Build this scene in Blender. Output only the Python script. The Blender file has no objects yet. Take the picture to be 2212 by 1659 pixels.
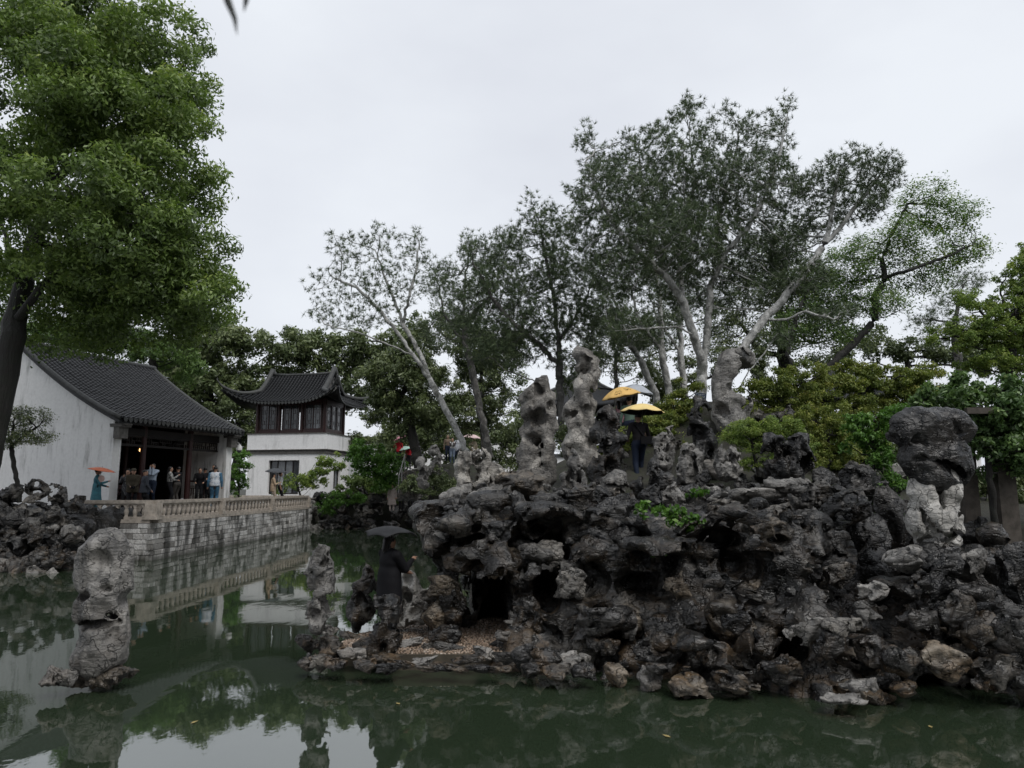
import bpy, math, random, time
import numpy as np
from mathutils import Vector, Matrix
T0 = time.time()
sc = bpy.context.scene
col = sc.collection
RNG = np.random.default_rng(11)
rnd = random.Random(5)

# ------------------------------------------------------------------ camera
CAM_H = 2.4
PITCH = math.radians(8.4)
F = 1533.5            # focal length in 2212-wide picture units
cam_d = bpy.data.cameras.new('camera')
cam_d.sensor_width = 36.0
cam_d.lens = 36.0 * F / 2212.0
cam_d.clip_start = 0.05
cam_d.clip_end = 6000
cam = bpy.data.objects.new('camera', cam_d)
col.objects.link(cam)
cam.location = (0, 0, CAM_H)
cam.rotation_euler = (math.radians(90) + PITCH, 0, 0)
sc.camera = cam
cam_d.dof.use_dof = True
cam_d.dof.focus_distance = 14.0
cam_d.dof.aperture_fstop = 1.8

# ------------------------------------------------------------------ world (overcast sky)
SUN_EL, SUN_AZ = math.radians(54), math.radians(146)
w = bpy.data.worlds.new('World')
sc.world = w
w.use_nodes = True
nt = w.node_tree
nt.nodes.clear()
wo = nt.nodes.new('ShaderNodeOutputWorld')
bg = nt.nodes.new('ShaderNodeBackground')
bg.inputs['Strength'].default_value = 0.1
sky = nt.nodes.new('ShaderNodeTexSky')
sky.sky_type = 'NISHITA'
sky.sun_disc = False
sky.sun_elevation = SUN_EL
sky.sun_rotation = SUN_AZ
sky.dust_density = 4.0
tcw = nt.nodes.new('ShaderNodeTexCoord')
mpw = nt.nodes.new('ShaderNodeMapping')
mpw.inputs['Scale'].default_value = (1.0, 1.0, 2.2)
nzw = nt.nodes.new('ShaderNodeTexNoise')
nzw.inputs['Scale'].default_value = 1.5
nzw.inputs['Detail'].default_value = 5
nzw.inputs['Roughness'].default_value = 0.5
crw = nt.nodes.new('ShaderNodeValToRGB')
crw.color_ramp.elements[0].position = 0.35
crw.color_ramp.elements[0].color = (0.57, 0.592, 0.648, 1)
crw.color_ramp.elements[1].position = 0.66
crw.color_ramp.elements[1].color = (0.695, 0.724, 0.766, 1)
mulw = nt.nodes.new('ShaderNodeMix')
mulw.data_type = 'RGBA'
mulw.blend_type = 'MULTIPLY'
mulw.inputs[0].default_value = 1.0
mulw.inputs[7].default_value = (10.4, 10.4, 10.4, 1)
mixw = nt.nodes.new('ShaderNodeMix')
mixw.data_type = 'RGBA'
mixw.inputs[0].default_value = 0.06
L = nt.links.new
L(tcw.outputs['Generated'], mpw.inputs['Vector'])
L(mpw.outputs['Vector'], nzw.inputs['Vector'])
L(nzw.outputs['Fac'], crw.inputs['Fac'])
L(crw.outputs['Color'], mulw.inputs[6])
L(mulw.outputs[2], mixw.inputs[6])
L(sky.outputs['Color'], mixw.inputs[7])
L(mixw.outputs[2], bg.inputs['Color'])
L(bg.outputs['Background'], wo.inputs['Surface'])

# ------------------------------------------------------------------ sun behind the cloud
sun_d = bpy.data.lights.new('sun', 'SUN')
sun_d.energy = 1.5
sun_d.angle = math.radians(35)
sun_d.color = (1.0, 0.97, 0.93)
sun = bpy.data.objects.new('sun', sun_d)
col.objects.link(sun)
sun.rotation_euler = (math.radians(90) - SUN_EL, 0, math.radians(180) - SUN_AZ)

sc.view_settings.view_transform = 'Standard'
sc.view_settings.look = 'None'
sc.view_settings.exposure = 0.30
sc.view_settings.gamma = 1.0
sc.cycles.use_denoising = True
sc.cycles.max_bounces = 6
sc.cycles.diffuse_bounces = 3
sc.cycles.glossy_bounces = 3
sc.cycles.transmission_bounces = 4
sc.cycles.transparent_max_bounces = 6

# ------------------------------------------------------------------ helpers
SP, CP = math.sin(PITCH), math.cos(PITCH)
def ray(u, v):
    x = (u - 1106.0) / F
    y = -(v - 829.5) / F
    return np.array([x, CP - y * SP, SP + y * CP])
def P(u, v, D):
    """world point seen at (u, v) that stands D metres away"""
    d = ray(u, v)
    t = D / d[1]
    return np.array([d[0] * t, D, CAM_H + d[2] * t])
def W(u, v, z=0.0):
    """world point on the level z seen at (u, v)"""
    d = ray(u, v)
    t = (z - CAM_H) / d[2]
    return np.array([d[0] * t, d[1] * t, z])
def M(D):
    return D / F          # metres per picture unit at distance D

def mesh_np(name, verts, quads=None, tris=None, smooth=False, sharp=None):
    me = bpy.data.meshes.new(name)
    verts = np.asarray(verts, dtype=np.float32).reshape(-1, 3)
    nq = 0 if quads is None else len(quads)
    ntr = 0 if tris is None else len(tris)
    me.vertices.add(len(verts))
    me.vertices.foreach_set('co', verts.ravel())
    loops = []
    starts = []
    if nq:
        loops.append(np.asarray(quads, dtype=np.int32).reshape(-1))
        starts.append(np.arange(nq, dtype=np.int32) * 4)
    if ntr:
        loops.append(np.asarray(tris, dtype=np.int32).reshape(-1))
        starts.append(np.arange(ntr, dtype=np.int32) * 3 + nq * 4)
    loops = np.concatenate(loops)
    starts = np.concatenate(starts)
    me.loops.add(len(loops))
    me.loops.foreach_set('vertex_index', loops)
    me.polygons.add(nq + ntr)
    me.polygons.foreach_set('loop_start', starts)
    if smooth:
        me.polygons.foreach_set('use_smooth', np.ones(nq + ntr, dtype=bool))
    me.update(calc_edges=True)
    if sharp is not None:
        me.set_sharp_from_angle(angle=math.radians(sharp))
    return me

def link(name, me, mat=None, parent=None, loc=None):
    o = bpy.data.objects.new(name, me)
    col.objects.link(o)
    if mat is not None:
        if len(me.materials) == 0:
            me.materials.append(mat)
        elif me.materials[0] != mat:
            o.material_slots[0].link = 'OBJECT'
            o.material_slots[0].material = mat
    if parent is not None:
        o.parent = parent
    if loc is not None:
        o.location = loc
    return o

def tag(o, label=None, cat=None, group=None, kind=None):
    if label: o['label'] = label
    if cat: o['category'] = cat
    if group: o['group'] = group
    if kind: o['kind'] = kind
    return o

def empty(name, loc=(0, 0, 0), rz=0.0, label=None, cat=None, group=None, kind=None):
    o = bpy.data.objects.new(name, None)
    col.objects.link(o)
    o.location = loc
    o.rotation_euler = (0, 0, rz)
    o.empty_display_size = 0.1
    return tag(o, label, cat, group, kind)

class MB:
    """collects boxes, prisms, tubes into one mesh"""
    def __init__(self):
        self.v, self.f = [], []
    def add(self, verts, faces):
        b = len(self.v)
        self.v.extend([tuple(map(float, p)) for p in verts])
        self.f.extend([tuple(i + b for i in f) for f in faces])
    def box(self, lo, hi, rot=None, at=None):
        x0, y0, z0 = lo
        x1, y1, z1 = hi
        vs = [(x0,y0,z0),(x1,y0,z0),(x1,y1,z0),(x0,y1,z0),(x0,y0,z1),(x1,y0,z1),(x1,y1,z1),(x0,y1,z1)]
        if rot is not None:
            vs = [tuple(rot @ Vector(p)) for p in vs]
        if at is not None:
            vs = [tuple(np.array(p) + np.array(at)) for p in vs]
        self.add(vs, [(0,3,2,1),(4,5,6,7),(0,1,5,4),(1,2,6,5),(2,3,7,6),(3,0,4,7)])
    def bar(self, a, b, w_, h_, up=(0, 0, 1)):
        a, b = Vector(a), Vector(b)
        d = (b - a).normalized()
        upv = Vector(up)
        s = d.cross(upv)
        if s.length < 1e-4: s = d.cross(Vector((1, 0, 0)))
        s.normalize()
        t = s.cross(d).normalized()
        vs = []
        for p in (a, b):
            for (i, j) in ((-1,-1),(1,-1),(1,1),(-1,1)):
                vs.append(p + s * (i * w_ / 2) + t * (j * h_ / 2))
        self.add(vs, [(0,1,2,3),(7,6,5,4),(0,4,5,1),(1,5,6,2),(2,6,7,3),(3,7,4,0)])
    def tube(self, pts, rad, n=8, cap=True):
        pts = [Vector(p) for p in pts]
        if not hasattr(rad, '__len__'): rad = [rad] * len(pts)
        b = len(self.v)
        prev = None
        for i, p in enumerate(pts):
            d = (pts[min(i+1, len(pts)-1)] - pts[max(i-1, 0)]).normalized()
            if prev is None:
                s = d.cross(Vector((0.13, 0.21, 1)))
                if s.length < 1e-3: s = d.cross(Vector((1, 0, 0)))
            else:
                s = prev - d * prev.dot(d)
            s.normalize()
            prev = s
            t = d.cross(s)
            for k in range(n):
                a = 2 * math.pi * k / n
                self.v.append(tuple(p + (s * math.cos(a) + t * math.sin(a)) * rad[i]))
        for i in range(len(pts) - 1):
            for k in range(n):
                k2 = (k + 1) % n
                self.f.append((b+i*n+k, b+i*n+k2, b+(i+1)*n+k2, b+(i+1)*n+k))
        if cap:
            self.f.append(tuple(b + k for k in reversed(range(n))))
            self.f.append(tuple(b + (len(pts)-1)*n + k for k in range(n)))
    def lathe(self, prof, n=12, at=(0, 0, 0)):
        b = len(self.v)
        for (r, z) in prof:
            for k in range(n):
                a = 2 * math.pi * k / n
                self.v.append((at[0] + r*math.cos(a), at[1] + r*math.sin(a), at[2] + z))
        m = len(prof)
        for i in range(m - 1):
            for k in range(n):
                k2 = (k + 1) % n
                self.f.append((b+i*n+k, b+i*n+k2, b+(i+1)*n+k2, b+(i+1)*n+k))
        self.f.append(tuple(b + k for k in reversed(range(n))))
        self.f.append(tuple(b + (m-1)*n + k for k in range(n)))
    def prism(self, poly, y0, y1):
        """poly in (x, z), extruded along y"""
        b = len(self.v)
        n = len(poly)
        for (x, z) in poly: self.v.append((x, y0, z))
        for (x, z) in poly: self.v.append((x, y1, z))
        self.f.append(tuple(b + i for i in range(n)))
        self.f.append(tuple(b + n + i for i in reversed(range(n))))
        for i in range(n):
            j = (i + 1) % n
            self.f.append((b+i, b+n+i, b+n+j, b+j))
    def mesh(self, name, smooth=False, sharp=None, bevel=0):
        me = bpy.data.meshes.new(name)
        me.from_pydata(self.v, [], self.f)
        if smooth:
            me.polygons.foreach_set('use_smooth', np.ones(len(self.f), dtype=bool))
        me.update()
        if sharp: me.set_sharp_from_angle(angle=math.radians(sharp))
        return me
    def build(self, name, mat, parent=None, smooth=False, sharp=None, loc=None):
        return link(name, self.mesh(name, smooth, sharp), mat, parent, loc)

# ------------------------------------------------------------------ noise and implicit surfaces (numpy)
_perm = np.random.default_rng(3).permutation(256).astype(np.int32)
_perm = np.concatenate([_perm, _perm, _perm])
_g = np.random.default_rng(4).normal(size=(256, 3)).astype(np.float32)
_g /= np.linalg.norm(_g, axis=1)[:, None]
def perlin(p):
    p = np.asarray(p, dtype=np.float32)
    i = np.floor(p).astype(np.int32)
    f = p - i
    i &= 255
    u_ = f * f * f * (f * (f * 6 - 15) + 10)
    out = 0
    for dx in (0, 1):
        hx = _perm[i[..., 0] + dx]
        wx = u_[..., 0] if dx else 1 - u_[..., 0]
        for dy in (0, 1):
            hy = _perm[hx + i[..., 1] + dy]
            wy = u_[..., 1] if dy else 1 - u_[..., 1]
            for dz in (0, 1):
                h = _perm[hy + i[..., 2] + dz] & 255
                wz = u_[..., 2] if dz else 1 - u_[..., 2]
                g = _g[h]
                out = out + wx*wy*wz*(g[..., 0]*(f[..., 0]-dx) + g[..., 1]*(f[..., 1]-dy) + g[..., 2]*(f[..., 2]-dz))
    return out * 1.6
def fbm(p, oct=3, lac=2.03, gain=0.5):
    a, s, o = 1.0, 0, np.asarray(p, dtype=np.float32)
    for k in range(oct):
        s = s + a * perlin(o + 17.3 * k)
        o = o * lac
        a *= gain
    return s
def ridged(p, oct=3, gain=0.5):
    a, s, o = 1.0, 0, np.asarray(p, dtype=np.float32)
    for k in range(oct):
        s = s + a * (1 - 2 * np.abs(perlin(o + 9.1 * k)))
        o = o * 2.07
        a *= gain
    return s

def surface_nets(f, lo, h):
    """f sampled on a grid, negative inside; returns verts, quads, the grid cell of each vert"""
    s = f < 0
    nx, ny, nz = f.shape
    c = [(a, b, d) for a in (0, 1) for b in (0, 1) for d in (0, 1)]
    acc = np.zeros((nx-1, ny-1, nz-1), dtype=np.int8)
    for (a, b, d) in c:
        acc += s[a:nx-1+a, b:ny-1+b, d:nz-1+d]
    act = (acc > 0) & (acc < 8)
    ci = np.argwhere(act)
    idx = np.full(act.shape, -1, dtype=np.int32)
    idx[act] = np.arange(len(ci), dtype=np.int32)
    val = {k: f[ci[:, 0]+k[0], ci[:, 1]+k[1], ci[:, 2]+k[2]] for k in c}
    sm = np.zeros((len(ci), 3), dtype=np.float32)
    cnt = np.zeros(len(ci), dtype=np.float32)
    for k in c:
        for ax in range(3):
            if k[ax]: continue
            k2 = list(k); k2[ax] = 1; k2 = tuple(k2)
            va, vb = val[k], val[k2]
            m = (va < 0) != (vb < 0)
            t = va[m] / (va[m] - vb[m])
            pos = np.zeros((m.sum(), 3), dtype=np.float32) + np.array(k, dtype=np.float32)
            pos[:, ax] = t
            sm[m] += pos
            cnt[m] += 1
    verts = (ci + sm / cnt[:, None]) * h + np.asarray(lo, dtype=np.float32)
    quads = []
    for ax in range(3):
        sl0 = [slice(1, -1)] * 3; sl1 = [slice(1, -1)] * 3
        sl0[ax] = slice(0, -1); sl1[ax] = slice(1, None)
        a = s[tuple(sl0)]; b = s[tuple(sl1)]
        e = np.argwhere(a != b)
        ins = a[e[:, 0], e[:, 1], e[:, 2]]
        off = np.ones(3, dtype=int); off[ax] = 0
        e = e + off
        o1, o2 = [(1, 2), (2, 0), (0, 1)][ax]
        q = []
        for (d1, d2) in ((0, 0), (1, 0), (1, 1), (0, 1)):
            cc = e.copy()
            cc[:, o1] -= 1 - d1
            cc[:, o2] -= 1 - d2
            q.append(idx[cc[:, 0], cc[:, 1], cc[:, 2]])
        q = np.stack(q, axis=1)
        q[~ins] = q[~ins][:, ::-1]
        quads.append(q)
    quads = np.concatenate(quads)
    quads = quads[(quads >= 0).all(axis=1)]
    return verts, quads, ci

class Field:
    def __init__(self, lo, hi, h, big=0.3):
        self.lo = np.array(lo, dtype=np.float32)
        self.h = h
        n = np.maximum(np.ceil((np.array(hi) - self.lo) / h).astype(int) + 1, 4)
        self.f = np.full(n, big, dtype=np.float32)
        self.t = np.zeros(n, dtype=np.int8)
        self.n = n
        self.warp = None
    def grid(self, sl=None):
        r = [np.arange(self.n[i], dtype=np.float32) * self.h + self.lo[i] for i in range(3)]
        if sl is not None: r = [r[i][sl[i]] for i in range(3)]
        g_ = np.stack(np.meshgrid(*r, indexing='ij'), axis=-1)
        if self.warp is not None: g_ = g_ + (self.warp if sl is None else self.warp[sl])
        return g_
    def win(self, lo, hi, m):
        a = np.clip(np.floor((np.array(lo) - m - self.lo) / self.h).astype(int), 0, self.n - 1)
        b = np.clip(np.ceil((np.array(hi) + m - self.lo) / self.h).astype(int) + 1, a + 1, self.n)
        return tuple(slice(int(a[i]), int(b[i])) for i in range(3))
    def _merge(self, sl, d, k, tg, cut):
        cur = self.f[sl]
        if cut:
            d = -d
            if k > 0:
                hh = np.clip(0.5 - 0.5*(cur - d)/k, 0, 1)
                new = cur*(1-hh) + d*hh + k*hh*(1-hh)
            else: new = np.maximum(cur, d)
            self.f[sl] = new
        else:
            if k > 0:
                hh = np.clip(0.5 + 0.5*(cur - d)/k, 0, 1)
                new = cur*(1-hh) + d*hh - k*hh*(1-hh)
            else: new = np.minimum(cur, d)
            tt = self.t[sl]
            tt[d < cur] = tg
            self.f[sl] = new
    def ell(self, c, r, k=0.02, tg=0, cut=False, rot=None):
        c = np.array(c, dtype=np.float32); r = np.array(r, dtype=np.float32)
        R_ = r if rot is None else np.full(3, r.max())
        sl = self.win(c - R_, c + R_, k * 2 + 0.06)
        p = self.grid(sl) - c
        if rot is not None: p = p @ np.asarray(rot, dtype=np.float32)
        k0 = np.linalg.norm(p / r, axis=-1)
        k1 = np.linalg.norm(p / (r * r), axis=-1) + 1e-9
        self._merge(sl, k0 * (k0 - 1) / k1, k, tg, cut)
    def cone(self, a, b, ra, rb, k=0.02, tg=0, cut=False, sq=None):
        a = np.array(a, dtype=np.float32); b = np.array(b, dtype=np.float32)
        m = max(ra, rb)
        sl = self.win(np.minimum(a, b) - m, np.maximum(a, b) + m, k * 2 + 0.06)
        p = self.grid(sl) - a
        ba = b - a
        if sq is not None:
            s_ = np.array(sq, dtype=np.float32)
            p = p / s_; ba = ba / s_
        t = np.clip((p @ ba) / max(float(ba @ ba), 1e-9), 0, 1)
        d = np.linalg.norm(p - t[..., None] * ba, axis=-1) - (ra + (rb - ra) * t)
        if sq is not None: d = d * min(sq)
        self._merge(sl, d, k, tg, cut)
    def nets(self):
        self.f[0], self.f[-1], self.f[:, 0], self.f[:, -1] = 0.1, 0.1, 0.1, 0.1
        self.f[:, :, 0] = 0.1; self.f[:, :, -1] = 0.1
        return surface_nets(self.f, self.lo, self.h)

# ------------------------------------------------------------------ materials
def new_mat(name):
    m = bpy.data.materials.new(name)
    m.use_nodes = True
    n = m.node_tree
    n.nodes.clear()
    out = n.nodes.new('ShaderNodeOutputMaterial')
    b = n.nodes.new('ShaderNodeBsdfPrincipled')
    n.links.new(b.outputs[0], out.inputs[0])
    return m, n, b, out
def N(n, kind, **kw):
    x = n.nodes.new(kind)
    for k, v_ in kw.items():
        if k in x.inputs: x.inputs[k].default_value = v_
        else: setattr(x, k, v_)
    return x
def ramp(n, src, stops, interp='LINEAR'):
    r = n.nodes.new('ShaderNodeValToRGB')
    r.color_ramp.interpolation = interp
    e = r.color_ramp.elements
    while len(e) < len(stops): e.new(0.5)
    for i, (p, c) in enumerate(stops):
        e[i].position = p
        e[i].color = (c, c, c, 1) if not hasattr(c, '__len__') else (*c, 1)
    n.links.new(src, r.inputs[0])
    return r.outputs[0]
def mix(n, fac, a, b, mode='MIX'):
    m = n.nodes.new('ShaderNodeMix')
    m.data_type = 'RGBA'
    m.blend_type = mode
    for sock, val in ((m.inputs[0], fac), (m.inputs[6], a), (m.inputs[7], b)):
        if hasattr(val, 'is_output'): n.links.new(val, sock)
        elif hasattr(val, '__len__'): sock.default_value = (*val, 1)
        else: sock.default_value = val
    return m.outputs[2]
def noise(n, vec, scale, detail=5, rough=0.55, dist=0.0, out='Fac'):
    x = N(n, 'ShaderNodeTexNoise', Scale=scale, Detail=detail, Roughness=rough, Distortion=dist)
    if vec is not None: n.links.new(vec, x.inputs['Vector'])
    return x.outputs[out]
def math_(n, op, a, b=None):
    x = n.nodes.new('ShaderNodeMath')
    x.operation = op
    for i, val in enumerate((a, b)):
        if val is None: continue
        if hasattr(val, 'is_output'): n.links.new(val, x.inputs[i])
        else: x.inputs[i].default_value = val
    return x.outputs[0]
def bump(n, b, h, strength=0.5, dist=0.02):
    x = N(n, 'ShaderNodeBump', Strength=strength, Distance=dist)
    n.links.new(h, x.inputs['Height'])
    n.links.new(x.outputs[0], b.inputs['Normal'])
    return x

def rock_mat(name, dark, mid, pale, palef=0.5, ochre=0.3, rough=0.5):
    """wet limestone: every stone has its own tone; pale weathered patches, clay stains, black fissures"""
    m, n, b, out = new_mat(name)
    pos = N(n, 'ShaderNodeNewGeometry').outputs['Position']
    rn = N(n, 'ShaderNodeObjectInfo').outputs['Random']
    sep = N(n, 'ShaderNodeSeparateXYZ')
    n.links.new(pos, sep.inputs[0])
    big = noise(n, pos, 1.7, 4, 0.62, 1.2)
    med = noise(n, pos, 5.5, 5, 0.6, 0.6)
    fine = noise(n, pos, 30, 4, 0.65)
    tone = math_(n, 'ADD', math_(n, 'MULTIPLY', rn, 0.22), math_(n, 'ADD', math_(n, 'MULTIPLY', big, 0.75), math_(n, 'MULTIPLY', med, 0.25)))
    lo = 0.62 - palef*0.2
    base = ramp(n, tone, [(lo-0.16, dark), (lo, mid), (lo+0.10, [x*0.65+y*0.35 for x, y in zip(mid, pale)]), (lo+0.2, pale)])
    oc = ramp(n, noise(n, pos, 2.3, 3, 0.6, 1.0), [(0.5, 0.0), (0.62, 1.0)])
    band = ramp(n, math_(n, 'MULTIPLY', sep.outputs[2], 0.5), [(0.02, 1.0), (0.45, 0.25)])
    base = mix(n, math_(n, 'MULTIPLY', math_(n, 'MULTIPLY', oc, band), ochre), base, (0.15, 0.10, 0.055))
    base = mix(n, ramp(n, fine, [(0.34, 0.6), (0.48, 0.0)]), base, [c * 0.5 for c in dark])
    vor = N(n, 'ShaderNodeTexVoronoi', feature='DISTANCE_TO_EDGE', Scale=2.6)
    wv = n.nodes.new('ShaderNodeVectorMath'); wv.operation = 'ADD'
    n.links.new(pos, wv.inputs[0])
    n.links.new(noise(n, pos, 2.6, 3, 0.65, 0, 'Color'), wv.inputs[1])
    n.links.new(wv.outputs[0], vor.inputs['Vector'])
    crack = ramp(n, vor.outputs['Distance'], [(0.0, 0.0), (0.03, 1.0)])
    base = mix(n, math_(n, 'MULTIPLY', math_(n, 'SUBTRACT', 1.0, crack), 0.75), base, [c * 0.3 for c in dark])
    sp = ramp(n, noise(n, pos, 26, 2, 0.5), [(0.68, 0.0), (0.72, 1.0)])
    base = mix(n, math_(n, 'MULTIPLY', sp, 0.35), base, (0.34, 0.34, 0.31))
    n.links.new(base, b.inputs['Base Color'])
    n.links.new(ramp(n, med, [(0.35, rough - 0.12), (0.65, rough + 0.18)]), b.inputs['Roughness'])
    b.inputs['Specular IOR Level'].default_value = 0.55
    mp = N(n, 'ShaderNodeMapping'); mp.inputs['Scale'].default_value = (1, 1, 2.4); mp.inputs['Rotation'].default_value = (0.35, 0.25, 0)
    n.links.new(pos, mp.inputs['Vector'])
    strat = noise(n, mp.outputs[0], 7.0, 4, 0.6, 0.4)
    hgt_ = math_(n, 'ADD', math_(n, 'MULTIPLY', fine, 0.16), math_(n, 'ADD', math_(n, 'MULTIPLY', strat, 0.9), math_(n, 'MULTIPLY', crack, 0.35)))
    bump(n, b, hgt_, 0.85, 0.05)
    return m

ROCK = rock_mat('rock_dark', (0.0036, 0.0035, 0.0034), (0.0108, 0.0097, 0.0083), (0.20, 0.185, 0.163), 0.10, 0.55, 0.33)
ROCKB = rock_mat('rock_black', (0.0038, 0.0039, 0.0041), (0.010, 0.0098, 0.0098), (0.10, 0.097, 0.093), 0.05, 0.25, 0.34)
ROCKG = rock_mat('rock_grey', (0.022, 0.022, 0.022), (0.085, 0.082, 0.077), (0.27, 0.26, 0.243), 0.45, 0.2, 0.55)
ROCKP = rock_mat('rock_pale', (0.028, 0.026, 0.024), (0.10, 0.094, 0.085), (0.38, 0.36, 0.325), 0.28, 0.25, 0.6)
ROCKW = rock_mat('rock_whitish', (0.08, 0.078, 0.074), (0.3, 0.29, 0.27), (0.5, 0.49, 0.46), 0.5, 0.1, 0.5)
ROCKO = rock_mat('rock_ochre', (0.006, 0.0054, 0.0046), (0.024, 0.0195, 0.0145), (0.23, 0.195, 0.15), 0.25, 0.9, 0.42)

def plain(name, c, rough=0.6, spec=0.3, nscale=6.0, var=0.25, bmp=0.15, metal=0.0):
    m, n, b, out = new_mat(name)
    pos = N(n, 'ShaderNodeNewGeometry').outputs['Position']
    f = noise(n, pos, nscale, 6, 0.6)
    lo = [x * (1 - var) for x in c]
    hi = [min(x * (1 + var), 0.9) for x in c]
    n.links.new(ramp(n, f, [(0.3, lo), (0.7, hi)]), b.inputs['Base Color'])
    b.inputs['Roughness'].default_value = rough
    b.inputs['Specular IOR Level'].default_value = spec
    b.inputs['Metallic'].default_value = metal
    if bmp: bump(n, b, noise(n, pos, nscale * 5, 5), bmp, 0.01)
    return m
# ------------------------------------------------------------------ water, terrain
POND = np.array([(14, -6), (14, 11.2), (6.6, 11.4), (5.6, 13.0), (4.4, 14.2), (0.6, 14.2), (-1.0, 15), (-2.2, 25), (-3.6, 40),
                 (-5, 45.2), (-11.9, 45.2), (-12.0, 43), (-12.6, 25.2), (-18, 25.2), (-18.5, 22.4), (-34, 20.5), (-45, -6)], dtype=np.float64)
def poly_sd(px_, py_, poly):
    inside = np.zeros(px_.shape, dtype=bool)
    dmin = np.full(px_.shape, 1e9)
    n = len(poly)
    for i in range(n):
        x1, y1 = poly[i]; x2, y2 = poly[(i+1) % n]
        c = ((y1 > py_) != (y2 > py_)) & (px_ < (x2-x1)*(py_-y1)/((y2-y1) + 1e-12) + x1)
        inside ^= c
        t = np.clip(((px_-x1)*(x2-x1) + (py_-y1)*(y2-y1)) / ((x2-x1)**2 + (y2-y1)**2), 0, 1)
        dmin = np.minimum(dmin, np.hypot(px_-x1-t*(x2-x1), py_-y1-t*(y2-y1)))
    return np.where(inside, -dmin, dmin)
def hgt(X, Y):
    X = np.asarray(X, dtype=np.float64); Y = np.asarray(Y, dtype=np.float64)
    sd = poly_sd(X, Y, POND)
    g = lambda x, y, sx, sy: np.exp(-((X-x)/sx)**2 - ((Y-y)/sy)**2)
    tgt = 1.30 + 0.7*g(3, 14, 5, 3.2) + 2.9*g(5.6, 20.5, 4.0, 3.6) + 0.7*g(0.8, 19.5, 3, 3) + 2.7*g(-4.2, 47.5, 6.5, 4) + 1.5*g(12, 22, 7, 8) + 1.0*g(-1, 33, 5, 9)
    tgt = tgt + 0.9*g(-23, 25, 6, 2.5)
    k = np.clip(sd / 1.1, 0, 1)
    k = k*k*(3-2*k)
    return np.where(sd < 0, -0.9, -0.9 + (tgt+0.9)*k)

nx, ny = 170, 160
gx = np.linspace(-62, 62, nx); gy = np.linspace(-8, 112, ny)
GX, GY = np.meshgrid(gx, gy, indexing='ij')
GZ = hgt(GX, GY) + 0.1*fbm(np.stack([GX*0.7, GY*0.7, GX*0], -1), 3)*(poly_sd(GX, GY, POND) > 0.5)
ii = np.arange(nx*ny).reshape(nx, ny)
q = np.stack([ii[:-1, :-1], ii[1:, :-1], ii[1:, 1:], ii[:-1, 1:]], -1).reshape(-1, 4)
mg, n, b, o_ = new_mat('soil')
pos = N(n, 'ShaderNodeNewGeometry').outputs['Position']
soil = ramp(n, noise(n, pos, 2.5, 8, 0.65), [(0.3, (0.010, 0.010, 0.007)), (0.5, (0.024, 0.023, 0.015)), (0.72, (0.025, 0.036, 0.012))])
n.links.new(soil, b.inputs['Base Color'])
b.inputs['Roughness'].default_value = 0.85
bump(n, b, noise(n, pos, 14, 8), 0.7, 0.05)
SOIL = mg
tag(link('terrain', mesh_np('terrain', np.stack([GX, GY, GZ], -1).reshape(-1, 3), q, smooth=True), mg), kind='structure')
# the land beyond, out to the horizon
fm = MB()
for (x0, x1, y0, y1) in ((-3000, 3000, 112, 4000), (-3000, -62, -8, 112), (62, 3000, -8, 112), (-3000, 3000, -2000, -8)):
    b0 = len(fm.v)
    fm.add([(x0, y0, 1.05), (x1, y0, 1.05), (x1, y1, 1.05), (x0, y1, 1.05)], [(0, 1, 2, 3)])
tag(fm.build('ground', mg), kind='structure')

mw, n, b, o_ = new_mat('pond_water')
tc = N(n, 'ShaderNodeNewGeometry').outputs['Position']
mp = N(n, 'ShaderNodeMapping')
mp.inputs['Scale'].default_value = (1.0, 0.55, 1.0)
n.links.new(tc, mp.inputs['Vector'])
r1 = noise(n, mp.outputs[0], 0.9, 2, 0.5)
r2 = noise(n, mp.outputs[0], 5.0, 3, 0.55)
# rain rings here and there
vr = N(n, 'ShaderNodeTexVoronoi', feature='F1', Scale=1.6)
n.links.new(tc, vr.inputs['Vector'])
ring = math_(n, 'MULTIPLY', math_(n, 'SINE', math_(n, 'MULTIPLY', vr.outputs['Distance'], 55.0)), ramp(n, vr.outputs['Distance'], [(0.02, 1.0), (0.2, 0.0)]))
hh = math_(n, 'ADD', math_(n, 'MULTIPLY', r1, 0.9), math_(n, 'ADD', math_(n, 'MULTIPLY', r2, 0.16), math_(n, 'MULTIPLY', ring, 0.03)))
bp = bump(n, b, hh, 0.085, 0.06)
b.inputs['Base Color'].default_value = (0.022, 0.034, 0.019, 1)
b.inputs['Roughness'].default_value = 0.025
b.inputs['IOR'].default_value = 2.4
b.inputs['Specular IOR Level'].default_value = 0.62
wm = MB()
wm.add([(-60, -8, 0), (60, -8, 0), (60, 60, 0), (-60, 60, 0)], [(0, 1, 2, 3)])
tag(wm.build('pond_water', mw), kind='structure')

# unseen hall added behind the camera to block low sky and darken the rockery front
shade = empty('added_sky_blocker', (0, -7, 0.8), 0, 'unseen dark hall added behind the camera to block low sky', 'building')
DKW = plain('blocker_wood', (0.03, 0.022, 0.018), 0.6)
m = MB(); m.box((-32, -6, 0), (32, 0, 6.2)); m.build('wall', DKW, shade)
m = MB(); m.prism([(-8.2, 5.6), (1.6, 5.6), (1.6, 5.9), (-2.6, 11.6), (-3.4, 11.6), (-8.2, 5.9)], -34, 34); m.v = [(y, x, z) for (x, y, z) in m.v]; m.f = [f[::-1] for f in m.f]; m.build('roof', plain('blocker_tile', (0.035, 0.036, 0.038), 0.6), shade)
for k in range(17):
    m = MB(); m.tube([(-32 + 4*k, 1.0, 0), (-32 + 4*k, 1.0, 5.7)], 0.16, 8); m.build('column', DKW, shade)

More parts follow.
